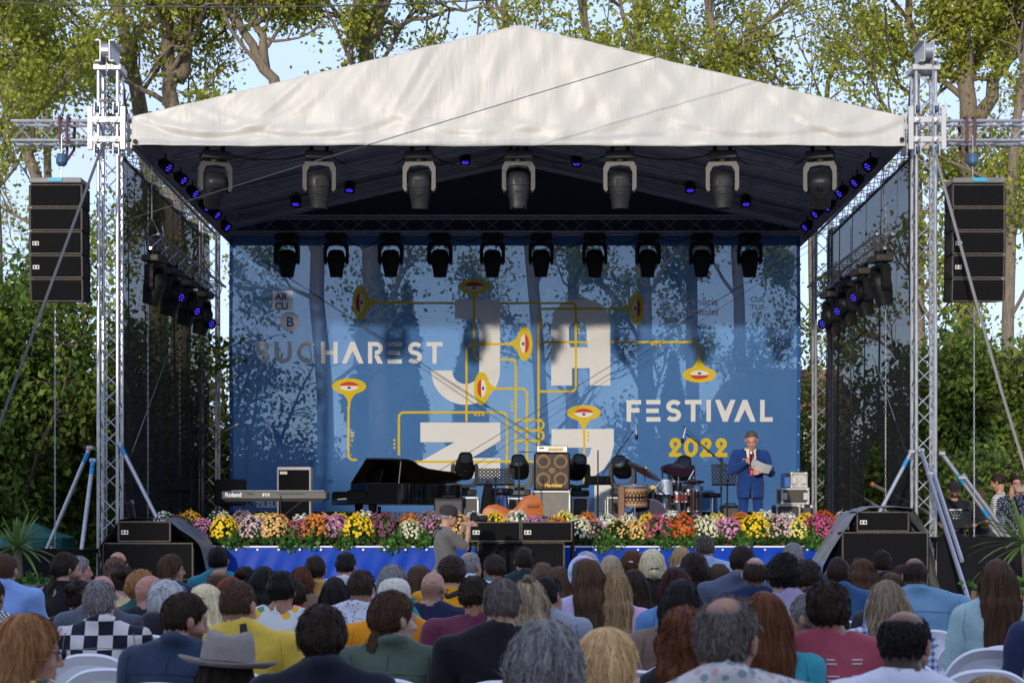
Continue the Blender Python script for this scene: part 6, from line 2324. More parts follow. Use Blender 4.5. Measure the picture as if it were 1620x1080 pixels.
HAIRC = {'black': (.011, .009, .008), 'dark': (.028, .017, .011), 'brown': (.065, .034, .018), 'midbrown': (.12, .07, .04), 'auburn': (.10, .035, .014), 'ginger': (.26, .12, .045), 'red': (.16, .04, .018), 'darkred': (.05, .012, .014),
    'blonde': (.55, .35, .16), 'platinum': (.72, .52, .32), 'dirty': (.26, .165, .075), 'ash': (.20, .15, .095), 'grey': (.22, .21, .20), 'lightgrey': (.36, .36, .36), 'saltpepper': (.14, .13, .125), 'brush': (.09, .073, .063)}


def hair_mat(c):
  n = 'hair_' + c
  if n in MATS:
    return MATS[n]
  col = HAIRC[c]
  m = bpy.data.materials.new(n)
  m.use_nodes = True
  nt = m.node_tree
  b = nt.nodes['Principled BSDF']
  g = nt.nodes.new('ShaderNodeNewGeometry')
  tc = nt.nodes.new('ShaderNodeTexCoord')
  mp = nt.nodes.new('ShaderNodeMapping')
  mp.inputs['Scale'].default_value = (9, 9, 1.2)
  nz = nt.nodes.new('ShaderNodeTexNoise')
  nz.inputs['Scale'].default_value = 12
  nz.inputs['Detail'].default_value = 4
  nt.links.new(tc.outputs['Object'], mp.inputs['Vector'])
  nt.links.new(mp.outputs['Vector'], nz.inputs['Vector'])
  ad = nt.nodes.new('ShaderNodeMath')
  ad.operation = 'MULTIPLY_ADD'
  ad.inputs[1].default_value = .45
  nt.links.new(g.outputs['Random Per Island'], ad.inputs[0])
  sc = nt.nodes.new('ShaderNodeMath')
  sc.operation = 'MULTIPLY'
  sc.inputs[1].default_value = .6
  nt.links.new(nz.outputs['Fac'], sc.inputs[0])
  nt.links.new(sc.outputs[0], ad.inputs[2])
  rp = nt.nodes.new('ShaderNodeValToRGB')
  rp.color_ramp.elements[0].position, rp.color_ramp.elements[1].position = .2, .8
  sp = 2.4 if c in ('saltpepper', 'ash', 'dirty', 'brush') else 1.75
  rp.color_ramp.elements[0].color = (*[q / sp for q in col], 1)
  rp.color_ramp.elements[1].color = (*[min(.95, q * sp * .95) for q in col], 1)
  nt.links.new(ad.outputs[0], rp.inputs['Fac'])
  nt.links.new(rp.outputs['Color'], b.inputs['Base Color'])
  b.inputs['Roughness'].default_value = .5
  b.inputs['Specular IOR Level'].default_value = .12
  MATS[n] = m
  return m


def cloth_mat(spec):
  """('plain', c) / ('check', c1, c2, size) / ('gingham', ...) / ('plaid', c1, c2, size) / ('floral', ground, c1, c2, c3, scale) / ('stripe', c1, c2, size) / ('dots', c1, c2, scale) / ('ornament', ...)"""
  n = 'cloth_' + '_'.join(str(q) for q in spec).replace(' ', '')[:50]
  if n in MATS:
    return MATS[n]
  kind, c0 = spec[0], spec[1]
  m = mat(n, c0, .85, spec=.2, bump=.6, bscale=11, sheen=.15, noise=.12, nscale=9)
  nt = m.node_tree
  b = nt.nodes['Principled BSDF']
  if kind == 'plain':
    return m
  tc = nt.nodes.new('ShaderNodeTexCoord')
  src = tc.outputs['Object']

  def mixc(fac, a, c):
    q = nt.nodes.new('ShaderNodeMixRGB')
    nt.links.new(fac, q.inputs['Fac'])
    for s_, i in ((a, 'Color1'), (c, 'Color2')):
      if isinstance(s_, tuple):
        q.inputs[i].default_value = (*s_, 1)
      else:
        nt.links.new(s_, q.inputs[i])
    return q.outputs['Color']

  def band(axis_, size, duty=.5):
    sp = nt.nodes.new('ShaderNodeSeparateXYZ')
    nt.links.new(src, sp.inputs[0])
    a = nt.nodes.new('ShaderNodeMath')
    a.operation = 'MULTIPLY'
    a.inputs[1].default_value = 1 / size
    nt.links.new(sp.outputs[axis_], a.inputs[0])
    f = nt.nodes.new('ShaderNodeMath')
    f.operation = 'FRACT'
    nt.links.new(a.outputs[0], f.inputs[0])
    l = nt.nodes.new('ShaderNodeMath')
    l.operation = 'LESS_THAN'
    l.inputs[1].default_value = duty
    nt.links.new(f.outputs[0], l.inputs[0])
    return l.outputs[0]
  if kind == 'check':
    a, c = band(0, spec[3]), band(2, spec[3])
    x = nt.nodes.new('ShaderNodeMath')
    x.operation = 'ABSOLUTE'
    s_ = nt.nodes.new('ShaderNodeMath')
    s_.operation = 'SUBTRACT'
    nt.links.new(a, s_.inputs[0])
    nt.links.new(c, s_.inputs[1])
    nt.links.new(s_.outputs[0], x.inputs[0])
    col = mixc(x.outputs[0], spec[1], spec[2])
  elif kind == 'plaid':
    half = tuple((p + q) / 2 for p, q in zip(spec[1], spec[2]))
    col = mixc(band(0, spec[3]), mixc(band(2, spec[3]), spec[1], half), mixc(band(2, spec[3]), half, spec[2]))
  elif kind == 'stripe':
    col = mixc(band(2, spec[3], .4), spec[1], spec[2])
  else:
    vo = nt.nodes.new('ShaderNodeTexVoronoi')
    vo.inputs['Scale'].default_value = spec[-1]
    nt.links.new(src, vo.inputs['Vector'])
    lt = nt.nodes.new('ShaderNodeMath')
    lt.operation = 'LESS_THAN'
    lt.inputs[1].default_value = .28 if kind == 'dots' else .52
    nt.links.new(vo.outputs['Distance'], lt.inputs[0])
    if kind == 'dots':
      col = mixc(lt.outputs[0], spec[1], spec[2])
    else:
      sp = nt.nodes.new('ShaderNodeSeparateXYZ')
      nt.links.new(vo.outputs['Color'], sp.inputs[0])
      rp = nt.nodes.new('ShaderNodeValToRGB')
      rp.color_ramp.interpolation = 'CONSTANT'
      cs = [spec[1]] + list(spec[2:-1])
      e = rp.color_ramp.elements
      e[0].color, e[1].color = (*cs[0], 1), (*cs[-1], 1)
      e[1].position = .8
      for k in range(1, len(cs) - 1):
        e.new(.25 + .5 * k / len(cs)).color = (*cs[k], 1)
      nt.links.new(sp.outputs[0], rp.inputs['Fac'])
      col = mixc(lt.outputs[0], spec[1], rp.outputs['Color'])
  nt.links.new(col, b.inputs['Base Color'])
  return m


class Scaled:
  """adds primitives enlarged k times"""

  def __init__(s, S, k):
    s.S, s.k = S, k

  def big(s, p):
    return (p[0],) + tuple(q * s.k for q in p[1:])

  def u(s, p, k=.025, fr=None):
    s.S.u(s.big(p), k, fr)

  def sub(s, p, k=.01, fr=None):
    s.S.sub(s.big(p), k, fr)


def head_ops(S, fr, fem=False, k=1.0):
  S = Scaled(S, k)
  f = .96 if fem else 1.0
  S.u(ell((0, -.012, .028), (.074 * f, .095, .090)), .02, fr)
  S.u(ell((0, -.045, 0), (.066 * f, .062, .075)), .02, fr)
  S.u(ell((0, .033, -.035), (.058 * f, .060, .080)), .02, fr)
  S.u(ell((0, .042, -.075), (.046 * f, .045, .042)), .02, fr)
  S.u(ell((0, .076, -.098), (.02, .018, .018)), .015, fr)
  S.u(cap((-.034, .080, .024), (.034, .080, .024), .012), .012, fr)
  for s in (-1, 1):
    S.u(ell((s * .035, .060, -.03), (.024, .024, .026)), .015, fr)
    S.sub(ell((s * .031, .100, .004), (.017, .013, .010)), .008, fr)
    S.u(ell((s * .031, .082, .004), (.012, .011, .010)), .004, fr)
    S.u(ell((s * .080, -.004, -.008), (.009, .019, .032)), .008, fr)
    S.u(ell((s * .085, -.012, .004), (.006, .016, .022)), .006, fr)
  S.u(cap((0, .092, .008), (0, .113, -.030), .009, .0135), .008, fr)
  S.u(cap((-.011, .1, -.034), (.011, .1, -.034), .009), .006, fr)
  S.u(cap((-.017, .088, -.060), (.017, .088, -.060), .007), .005, fr)
  S.u(cap((-.014, .087, -.071), (.014, .087, -.071), .0075), .005, fr)


def seated(H, fem=False, b=1.0, yaw=0.0, pitch=0.0, roll=0.0, lean=0.0, slump=0.0, arms='lap'):
  zs = H - .256
  sw = (.176 if fem else .205) * b
  hc = v3(lean * .5, .015 + slump * .6, H - .120)
  J = dict(head=(rot(yaw, pitch, roll), hc), neck=v3(lean * .25, -.02 + slump * .3, zs + .018), chest=v3(lean * .2, -.01, zs - .16), belly=v3(0, .015, .70), pelvis=v3(0, .02, .545), fem=fem, b=b, zs=zs)
  J['sh'] = [v3(s * sw + lean * .2, -.015 + slump * .2, zs - .045) for s in (-1, 1)]
  J['el'] = [v3(s * (sw + .05) + lean * .1, .02, zs - .33) for s in (-1, 1)]
  J['wr'] = [v3(s * .11, .29, .60) for s in (-1, 1)]
  J['hip'] = [v3(s * .09, .03, .535) for s in (-1, 1)]
  J['kn'] = [v3(s * .13, .44, .52) for s in (-1, 1)]
  J['an'] = [v3(s * .14, .44, .10) for s in (-1, 1)]
  J['toe'] = [v3(s * .15, .60, .045) for s in (-1, 1)]
  J['seat'] = True
  return J


def torso_ops(S, J, g=0.0, k=.04):
  b, fem = J['b'], J['fem']
  nk, ch, be, pe, (s0, s1) = J['neck'], J['chest'], J['belly'], J['pelvis'], J['sh']
  S.u(ell(ch, (.150 * b * (.92 if fem else 1) + g, .108 * (b * .5 + .5) + g, .205)), k)
  S.u(cap(s0 * .72 + nk * .28 - v3(0, .005, .04), s1 * .72 + nk * .28 - v3(0, .005, .04), .062 + g), k)
  for s in (s0, s1):
    S.u(cap(nk + v3(0, -.012, .022), s * .85 + nk * .15 + v3(0, 0, -.002), .042 + g, .046 + g), .03)
  S.u(ell(be, (.142 * b + g, .115 * b + g, .20)), k)
  S.u(cap(ch, be, .10 * b + g), k)
  S.u(ell(pe, (.172 * (b * .6 + .4) + g, .135 * b + g, .115 + g)), k)


def arm_ops(S, J, g=0.0, upto=2.0, hand=True):
  """upto: 0..1 along the upper arm, 1..2 along the forearm"""
  for s, e, w in zip(J['sh'], J['el'], J['wr']):
    if upto <= 1:
      e2 = s + (e - s) * upto
      S.u(cap(s, e2, .054 + g, .054 - .012 * upto + g), .03)
      continue
    S.u(cap(s, e, .054 + g, .042 + g), .03)
    w2 = e + (w - e) * (upto - 1)
    S.u(cap(e, w2, .042 + g, .042 - .014 * (upto - 1) + g), .02)
    if hand and upto >= 2:
      d = (w - e) / np.linalg.norm(w - e)
      S.u(ell(w + d * .06, (.042, .05, .03)), .02)


def leg_ops(S, J, g=0.0, upto=1.0, foot=True):
  for h, kn, an, to in zip(J['hip'], J['kn'], J['an'], J['toe']):
    S.u(cap(h, kn, .086 + g, .062 + g), .035)
    a2 = kn + (an - kn) * upto
    S.u(cap(kn, a2, .060 + g, .040 + g), .02)
    if foot:
      S.u(cap(an + v3(0, -.03, -.045), to, .045, .036), .02)


def finger_mesh(wr, f, n, s, curl, thumb=.5, spread=.12, size=1.0):
  """hand at the wrist: f along the hand, n out of its back, s towards the thumb; curl = bend of the fingers at each joint"""
  S = Sdf()
  f, n, s = (np.array(q, float) / np.linalg.norm(q) for q in (f, n, s))
  fr = (np.stack((s, f, n), 1), np.array(wr, float))
  z = size
  S.u(cap((0, -.03 * z, 0), (0, .02 * z, 0), .026 * z, .028 * z), .01, fr)
  for i in range(4):
    x = (.030 - .020 * i) * z
    S.u(cap((x * .6, .01 * z, 0), (x, .085 * z, .002), .014 * z, .012 * z), .012, fr)
    L = (.040, .045, .042, .032)[i] * z
    p = v3(x, .085 * z, .002)
    ang = 0.0
    for q in range(3):
      ang += curl * (.8, 1.0, .7)[q]
      d = v3(spread * (1.5 - i) * .25 * math.cos(ang), math.cos(ang), -math.sin(ang))
      p2 = p + d / np.linalg.norm(d) * L * (1, .75, .6)[q]
      S.u(cap(p, p2, .0092 * z, .0082 * z), .004, fr)
      p = p2
  p = v3(.022 * z, .01 * z, -.005)
  for q, L in enumerate((.045, .034, .028)):
    a = thumb + .35 * q
    d = v3(.75 * math.cos(a), .65, -math.sin(a))
    p2 = p + d / np.linalg.norm(d) * L * z
    S.u(cap(p, p2, .0125 * z, .0095 * z), .006, fr)
    p = p2
  c = np.array(wr) + f * .06 * z
  A = [np.arange(c[i] - .14, c[i] + .14, .0062) for i in range(3)]
  return S.mesh(*A)


YL = ((-.13, -.10, -.03, .0, .04, .066, .085, .10), (-.03, -.022, -.004, .034, .050, .078, .2, .3))


def hair_sdf(style, fr, fem, seed, hk=1.0):
  """returns the hair's field; style is a dict"""
  S0 = Sdf()
  S = Scaled(S0, hk)
  th = style.get('th', .014)
  f = .96 if fem else 1.0
  S.u(ell((0, -.013, .030), (.074 * f + th, .095 + th, .090 + th * 1.1)), .02, fr)
  S.u(ell((0, -.046, 0), (.066 * f + th, .062 + th, .078 + th * .5)), .02, fr)
  L = style.get('len', 0)
  if L:
    w = style.get('w', .095)
    S.u(ell((0, -.035, -.03), (.076 + .022, .085, .10)), .03, fr)
    for sx in (-1, 0, 1):
      S.u(cap((sx * w * .62, -.058, -.02), (sx * w * .70, -.095, -.13), .046, .04), .045, fr)
      if L > .17:
        f_ = fr[0][:, 1]
        fr2 = (rot(math.atan2(-f_[0], f_[1]) * .45, 0), fr[1])
        S.u(cap((sx * w * .68, -.112, -.12), (sx * w * .66, -.178, -L + .03), .042, .030), .045, fr2)
    if style.get('sides'):
      for sx in (-1, 1):
        S.u(cap((sx * .078, .012, .0), (sx * .088, .028, -min(L, .2)), .024, .020), .03, fr)
  if style.get('bob'):
    for sx in (-1, 1):
      S.u(cap((sx * .076, .0, -.0), (sx * .08, .005, -style['bob']), .030, .026), .04, fr)
    S.u(ell((0, -.055, -.06), (.095, .06, style['bob'])), .04, fr)
  nz = style.get('noise', .0025)
  fq = style.get('freq', 70)
  cut = style.get('nape', -.088)
  R, o = fr
  ph = seed * 1.7

  def post(F0, x, y, z):
    qx, qy, qz = x - o[0], y - o[1], z - o[2]
    hx, hy, hz = (qx * R[0, 0] + qy * R[1, 0] + qz * R[2, 0], qx * R[0, 1] + qy * R[1, 1] + qz * R[2, 1], qx * R[0, 2] + qy * R[1, 2] + qz * R[2, 2])
    hx, hy, hz = hx / hk, hy / hk, hz / hk
    if fq > 90:      # curls
      F0 = F0 + nz * (np.sin(fq * hx + ph) * np.sin(fq * hy + 1.3) * np.sin(fq * hz + 2.1 + ph) + .5 * np.sin(fq * 1.9 * hx) * np.sin(fq * 1.7 * hz))
    else:
      a = np.arctan2(hx, -(hy + .0))
      F0 = F0 + nz * (np.sin(a * 17 + ph + 9 * hz) + .6 * np.sin(a * 31 + 2 * ph - 14 * hz)) + .5 * nz * np.sin(fq * hz + ph + 6 * hx)
    yl = np.interp(hz, *YL) + style.get('line', 0)
    if style.get('fringe'):
      yl = np.where(hz > .035, .2, yl)
    F0 = np.maximum(F0, (hy - yl) * .8)
    if not L and not style.get('bob'):
      F0 = F0 + .85 * th * np.clip((-.005 - hz) / .07, 0, 1)
      F0 = np.maximum(F0, cut - hz - .35 * np.maximum(0, -hy - .02))
    if style.get('bald'):       # bare top, hair only round the sides and back
      F0 = np.maximum(F0, hz - style['bald'] - .9 * np.minimum(0, hy + .03) * -1 * .25)
    if style.get('spot'):
      c = style['spot']
      F0 = np.maximum(F0, c[3] - np.sqrt((hx - c[0]) ** 2 + (hy - c[1]) ** 2 + (hz - c[2]) ** 2))
    if style.get('recede'):
      F0 = np.maximum(F0, np.where(hz > .04, hy - .03 + .6 * np.abs(hx), -1) * .8)
    return F0
  S = S0
  S.post.append(post)
  T = Sdf()
  k = .02
  if style.get('tail'):       # pony tail
    pts = style['tail']
    for i in range(len(pts) - 1):
      (a, ra), (b, rb) = pts[i], pts[i + 1]
      T.u(cap(a, b, ra, rb), k, fr)
  for c, r in style.get('buns', ()):
    T.u(ell(c, (r, r, r * .9)), k, fr)
  if T.ops:
    T.post.append(lambda F0, x, y, z: F0 + .0035 * np.sin(150 * x + 30 * z) * np.sin(120 * y + 40 * z))
  return S, T


def strands(S, V, FA, n, L, fr, style, g, width=.0032, segs=5):
  """thin ribbons that lie along the hair's surface"""
  if len(FA) < 10:
    return None
  if not style.get('len') and not style.get('bob') and 'tail' not in style:
    zc = ((V[FA[:, 0]] - fr[1]) @ fr[0])[:, 2]
    FA = FA[zc > style.get('nape', -.088) + .022]
    if len(FA) < 10:
      return None
  f = FA[g.integers(0, len(FA), n)]
  w = g.dirichlet((1, 1, 1, 1), n)
  P = (V[f] * w[:, :, None]).sum(1)
  R, o = fr
  whorl = o + R @ v3(0, -.035, .115)
  tie = o + R @ np.array(style['tie'], float) if 'tie' in style else None
  e = .004
  pts = [P]
  ln = L * g.uniform(.55, 1.25, n)
  jit = g.normal(size=(n, 3)) * style.get('mess', .25)

  def grad(Q):
    q = np.concatenate([Q + v3(e, 0, 0), Q - v3(e, 0, 0), Q + v3(0, e, 0), Q - v3(0, e, 0), Q + v3(0, 0, e), Q - v3(0, 0, e)])
    d = S.pts(q).reshape(6, -1)
    G = np.stack((d[0] - d[1], d[2] - d[3], d[4] - d[5]), 1) / (2 * e)
    return G / (np.linalg.norm(G, axis=1)[:, None] + 1e-6)
  lift = g.uniform(0, 1, n) ** 2 * style.get('lift', .006)
  lift += (g.uniform(0, 1, n) > .97) * g.uniform(.004, .022, n)
  N0 = grad(P)
  Q = P + N0 * .001
  pts = [Q]
  for k in range(segs):
    if tie is not None:
      d = tie - Q
    else:
      d = (Q - whorl)
      d = d / (np.linalg.norm(d, axis=1)[:, None] + 1e-6)
      d = d + v3(0, 0, -1) * style.get('grav', .6) + R @ np.array(style.get('comb', (0, 0, 0)), float)
    d = d / (np.linalg.norm(d, axis=1)[:, None] + 1e-6) + jit + g.normal(size=(n, 3)) * style.get('frizz', .08)
    N = grad(Q)
    d = d - N * (d * N).sum(1)[:, None]
    d /= np.linalg.norm(d, axis=1)[:, None] + 1e-6
    Q = Q + d * (ln / segs)[:, None]
    dd = S.pts(Q)
    Q = Q - N * (np.clip(dd, -.03, .03) - .0015 - lift * (k + 1) / segs)[:, None]
    pts.append(Q)
  P = np.stack(pts, 1)
  T = np.diff(P, axis=1)
  T = np.concatenate([T, T[:, -1:]], 1)
  side = np.cross(T, N0[:, None, :])
  side /= np.linalg.norm(side, axis=2)[:, :, None] + 1e-9
  tw = g.uniform(-.9, .9, n)[:, None, None]
  side = side * np.cos(tw) + N0[:, None, :] * np.sin(tw)
  ww = width * g.uniform(.6, 1.3, n)[:, None] * np.array([.8] + [1] * (segs - 1) + [.25])[None, :]
  A, B = P - side * ww[:, :, None] / 2, P + side * ww[:, :, None] / 2
  m = segs + 1
  VV = np.stack((A, B), 2).reshape(-1, 3)
  base = (np.arange(n) * m * 2)[:, None]
  k = np.arange(segs)[None, :] * 2
  FQ = np.stack((base + k, base + k + 1, base + k + 3, base + k + 2), 2).reshape(-1, 4)
  return VV, FQ.astype(np.int32)


def paint(me, V, fr, hair=None, spec=None, col=(.03, .02, .015)):
  """lips, brows, eyes, stubble as colour on the skin"""
  R, o = fr
  h = (V - o) @ R
  x, y, z = h[:, 0], h[:, 1], h[:, 2]
  C = np.zeros((len(V), 4), np.float32)

  def lay(m, c, a):
    k = m > 0
    C[k, :3] = c
    C[k, 3] = np.maximum(C[k, 3], np.clip(m[k], 0, 1) * a)
  spec = spec or {}
  ax = np.abs(x)
  if spec.get('beard'):
    m = np.clip((-.035 - z) / .015, 0, 1) * (y > .0) * (z > -.135) * (np.hypot(x, (z + .066) * 1.5) > .016)
    lay(m, col, spec['beard'])
  if spec.get('stubble'):     # shaved scalp
    yl = np.interp(z, *YL)
    top = np.clip((spec.get('stubble_top', .2) - z) / .02, 0, 1)
    sm = np.clip((yl - y) / .012, 0, 1) * (z > -.09) * top * (ax < .078)
    if spec.get('spotc'):
      c = spec['spotc']
      sm = sm * np.clip((np.sqrt((x - c[0]) ** 2 + (y - c[1]) ** 2 + (z - c[2]) ** 2) - c[3] * .45) / (c[3] * .6), 0, 1)
    lay(sm, col, spec['stubble'])
  lay(1 - np.hypot((ax - .031) / .020, (z - .027) / .0065) * 1.0 + .2, col, .75) if not spec.get('nobrow') else None
  C[(y < .06) & (ax < .055) & (z > .015) & (z < .04), 3] *= 1
  fm = (y > .07)
  lay(np.where(fm, 1.4 - np.hypot(x / .020, (z + .0655) / .009), 0), (.32, .10, .085), .7)
  e = np.hypot((ax - .031) / .011, (z - .004) / .0055)
  lay(np.where(y > .075, 1.6 - e, 0), (.05, .035, .03), .9)
  at = me.color_attributes.new('paint', 'FLOAT_COLOR', 'POINT')
  at.data.foreach_set('color', C.ravel())
  return h


def hair_join(name, parts, m, parent):
  V, FA, o = [], [], 0
  for v, f in parts:
    V.append(v)
    FA.append(f + o)
    o += len(v)
  me = mesh_np(name, np.concatenate(V), np.concatenate(FA))
  return link(name, me, m, parent)


TEX = {}


def wrinkle(S, amp, seed, zs, zb=None):
  a, b = seed * 1.3, seed * 2.1

  def post(F0, x, y, z):
    n = (np.sin(11 * x + 7 * z + a) * np.sin(9 * z - 5 * y + b) + .6 * np.sin(23 * x - 19 * z + b + 6 * y) + .35 * np.sin(41 * z + 17 * x + a))
    return F0 + amp * n
  S.post.append(post)
  return S


def person(name, label, J, loc, rz=0.0, hair=None, hairc='brown', shirt=('plain', (.2, .2, .2)), sleeve=2.0, neck='crew', pants=('plain', (.03, .035, .05)), skin='mid', face=None, fine=.010, group='people in the audience', nstr=300, seed=1,
     extras=(), long_hem=None, hands=None, vcut=0):
  t = thing('person', label, 'person', loc, rz, group)
  g = np.random.default_rng(seed)
  fem, zs = J['fem'], J['zs']
  fr = J['head']
  R, hc = fr
  # ---- body
  S = Sdf()
  torso_ops(S, J, -.006)
  arm_ops(S, J, -.004, hand=hands is None)
  leg_ops(S, J, -.004)
  S.u(cap(J['neck'] + v3(0, .008, -.03), hc + R @ v3(0, -.028, -.065), .054 if not fem else .046, .057 if not fem else .046), .025)
  hk = J.get('hk', 1.0)
  head_ops(S, fr, fem, hk)
  allp = np.array([hc, J['neck'], J['pelvis'], *J['sh'], *J['el'], *J['wr'], *J['hip'], *J['kn'], *J['an'], *J['toe']])
  lo, hi = allp.min(0) - .16, allp.max(0) + .17
  lo[2] = min(lo[2], -.02)
  co = .03
  X = axis(lo[0], hi[0], fine, co, hc[0] - .125, hc[0] + .125)
  Y = axis(lo[1], hi[1], fine, co, hc[1] - .14, hc[1] + .15)
  Z = axis(lo[2], hi[2], fine, co, hc[2] - .20, hc[2] + .15)
  V, FA = S.mesh(X, Y, Z)
  if hands:
    for hnd in hands:
      v, f = finger_mesh(*hnd[0], **hnd[1])
      FA = np.concatenate([FA, f + len(V)])
      V = np.concatenate([V, v])
  me = mesh_np('body', V, FA)
  paint(me, hc + (V - hc) / hk, fr, spec=face, col=HAIRC[hairc])
  link('body', me, SKIN[skin], t)
  # ---- clothes
  cs = .016 if fine < .0095 else .021
  C = Sdf()
  torso_ops(C, J, .012)
  C.u(cap(J['neck'] + v3(0, 0, -.07), J['neck'] + v3(0, -.004, .012), .082, .070 if not fem else .064), .03)
  if long_hem is not None:
    pv = J['pelvis']
    for sx in (-.045, .045):
      C.u(cap(pv + v3(sx, .01, .12), v3(pv[0] + sx * 1.25, pv[1] + .01, long_hem - .12), .135 * J['b'], .142 * J['b']), .04)
    for s_, e_, w_ in zip(J['sh'], J['el'], J['wr']):
      C.u(cap(s_ + v3(0, 0, -.012), e_, .069, .060), .03)
      C.u(cap(e_, e_ + (w_ - e_) * .9, .062, .048), .03)
  if sleeve > 0:
    arm_ops(C, J, .012 + (.006 if sleeve <= 1 else 0), upto=min(sleeve, 1.93), hand=False)
  if neck in ('collar', 'jacket'):
    for q in np.linspace(0, 2 * PI, 13)[:-1]:
      a0 = J['neck'] + v3(.062 * math.cos(q), -.014 + .062 * math.sin(q), .030 + .012 * (-math.sin(q)))
      a1 = J['neck'] + v3(.062 * math.cos(q + .52), -.014 + .062 * math.sin(q + .52), .030 + .012 * (-math.sin(q + .52)))
      C.u(cap(a0, a1, .016 if neck == 'collar' else .020), .012)
  if neck == 'hood':
    for q in np.linspace(PI * .95, PI * 2.05, 9):
      C.u(cap(J['neck'] + v3(.085 * math.cos(q), -.03 + .085 * math.sin(q), .02), J['neck'] + v3(.06 * math.cos(q), -.05 + .075 * math.sin(q), -.06), .034, .03), .03)
  r_n = {'crew': .066, 'collar': .056, 'jacket': .062, 'hood': .068, 'wide': .088, 'tank': .095}[neck]
  C.sub(cap(J['neck'] + v3(0, .012, .045), J['neck'] + v3(0, .03, .2), r_n, r_n + .02), .006)
  zc = J['pelvis'][2] - .02 if long_hem is None else long_hem
  wrinkle(C, .0065, seed, zs)

  def hem(F0, x, y, z):
    return np.maximum(F0, (zc - .03) - z)
  C.post.append(hem)
  if vcut:
    zv = zs - vcut

    def vee(F0, x, y, z):
      wv = .082 * (z - zv) / vcut
      F0 = np.where((y > .02) & (z > zv), np.maximum(F0, wv - np.abs(x)), F0)
      return np.where((y > .02) & (z < zv - .10), np.maximum(F0, .006 + .16 * np.clip(zv - .10 - z, 0, 1) ** 1.5 - np.abs(x - .01)), F0)
    C.post.append(vee)
  lo2, hi2 = lo.copy(), hi.copy()
  lo2[2] = zc - .1
  hi2[2] = J['neck'][2] + .12 if max(w[2] for w in J['wr']) < J['neck'][2] else hi[2]
  A = [np.arange(lo2[i], hi2[i], cs) for i in range(3)]
  V2, F2 = C.mesh(*A)
  top = link('jacket' if neck == 'jacket' else 'shirt', mesh_np('shirt', V2, F2), cloth_mat(shirt), t)
  Pn = Sdf()
  Pn.u(ell(J['pelvis'] + v3(0, 0, -.01), (.172 * (J['b'] * .6 + .4) + .008, .135 * J['b'] + .008, .12)), .04)
  leg_ops(Pn, J, .010, upto=.96, foot=False)
  wrinkle(Pn, .004, seed + 3, zs)
  Pn.post.append(lambda F0, x, y, z: np.maximum(F0, z - (zc + (.06 if long_hem is None else .30))))
  A = [np.arange(lo[i], hi[i], .026) for i in range(3)]
  A[2] = np.arange(.02, zc + (.12 if long_hem is None else .36), .026)
  V3, F3 = Pn.mesh(*A)
  link('trousers', mesh_np('trousers', V3, F3), cloth_mat(pants), t)
  Sh = Sdf()
  for an, to in zip(J['an'], J['toe']):
    Sh.u(cap(an + v3(0, -.035, -.05), to, .05, .042), .02)
  A = [np.arange(min(p[i] for p in J['an'] + J['toe']) - .1, max(p[i] for p in J['an'] + J['toe']) + .1, .02) for i in range(3)]
  V4, F4 = Sh.mesh(*A)
  link('shoes', mesh_np('shoes', V4, F4), mat('shoe_leather', (.02, .02, .022), .5), t)
  # ---- hair
  if hair is not None:
    Hs, T = hair_sdf(hair, fr, fem, seed, hk)
    L = hair.get('len', hair.get('bob', .1) + .08)
    hf = max(.0075, fine * .95)
    A = [np.arange(hc[0] - .20, hc[0] + .20, hf), np.arange(hc[1] - .24, hc[1] + .20, hf), np.arange(hc[2] - max(.16, L + .10), hc[2] + .22, hf * 1.1)]
    parts = []
    Vh, Fh = Hs.mesh(*A)
    if len(Fh):
      parts.append((Vh, Fh))
      if nstr:
        r_ = strands(Hs, Vh, Fh, nstr, hair.get('sl', .05), fr, hair, g, hair.get('sw', .0034) * max(1, fine / .0095))
        if r_:
          parts.append(r_)
    if T.ops:
      tp = [p[0] for p in hair.get('tail', ())] + [np.array(c) for c, r in hair.get('buns', ())]
      w = np.array([R @ np.array(q, float) + hc for q in tp])
      lo3, hi3 = w.min(0) - .09, w.max(0) + .09
      Vt, Ft = T.mesh(*[np.arange(lo3[i], hi3[i], hf) for i in range(3)])
      if len(Ft):
        parts.append((Vt, Ft))
        if nstr:
          st = dict(hair)
          st.pop('tie', None)
          st['grav'] = 3
          r_ = strands(T, Vt, Ft, nstr // 2, .10, fr, st, g, .0034 * max(1, fine / .0095))
          if r_:
            parts.append(r_)
    if parts:
      hair_join('hair', parts, hair_mat(hairc), t)
  for ex in extras:
    ex(t, J, C, fr)
  return t


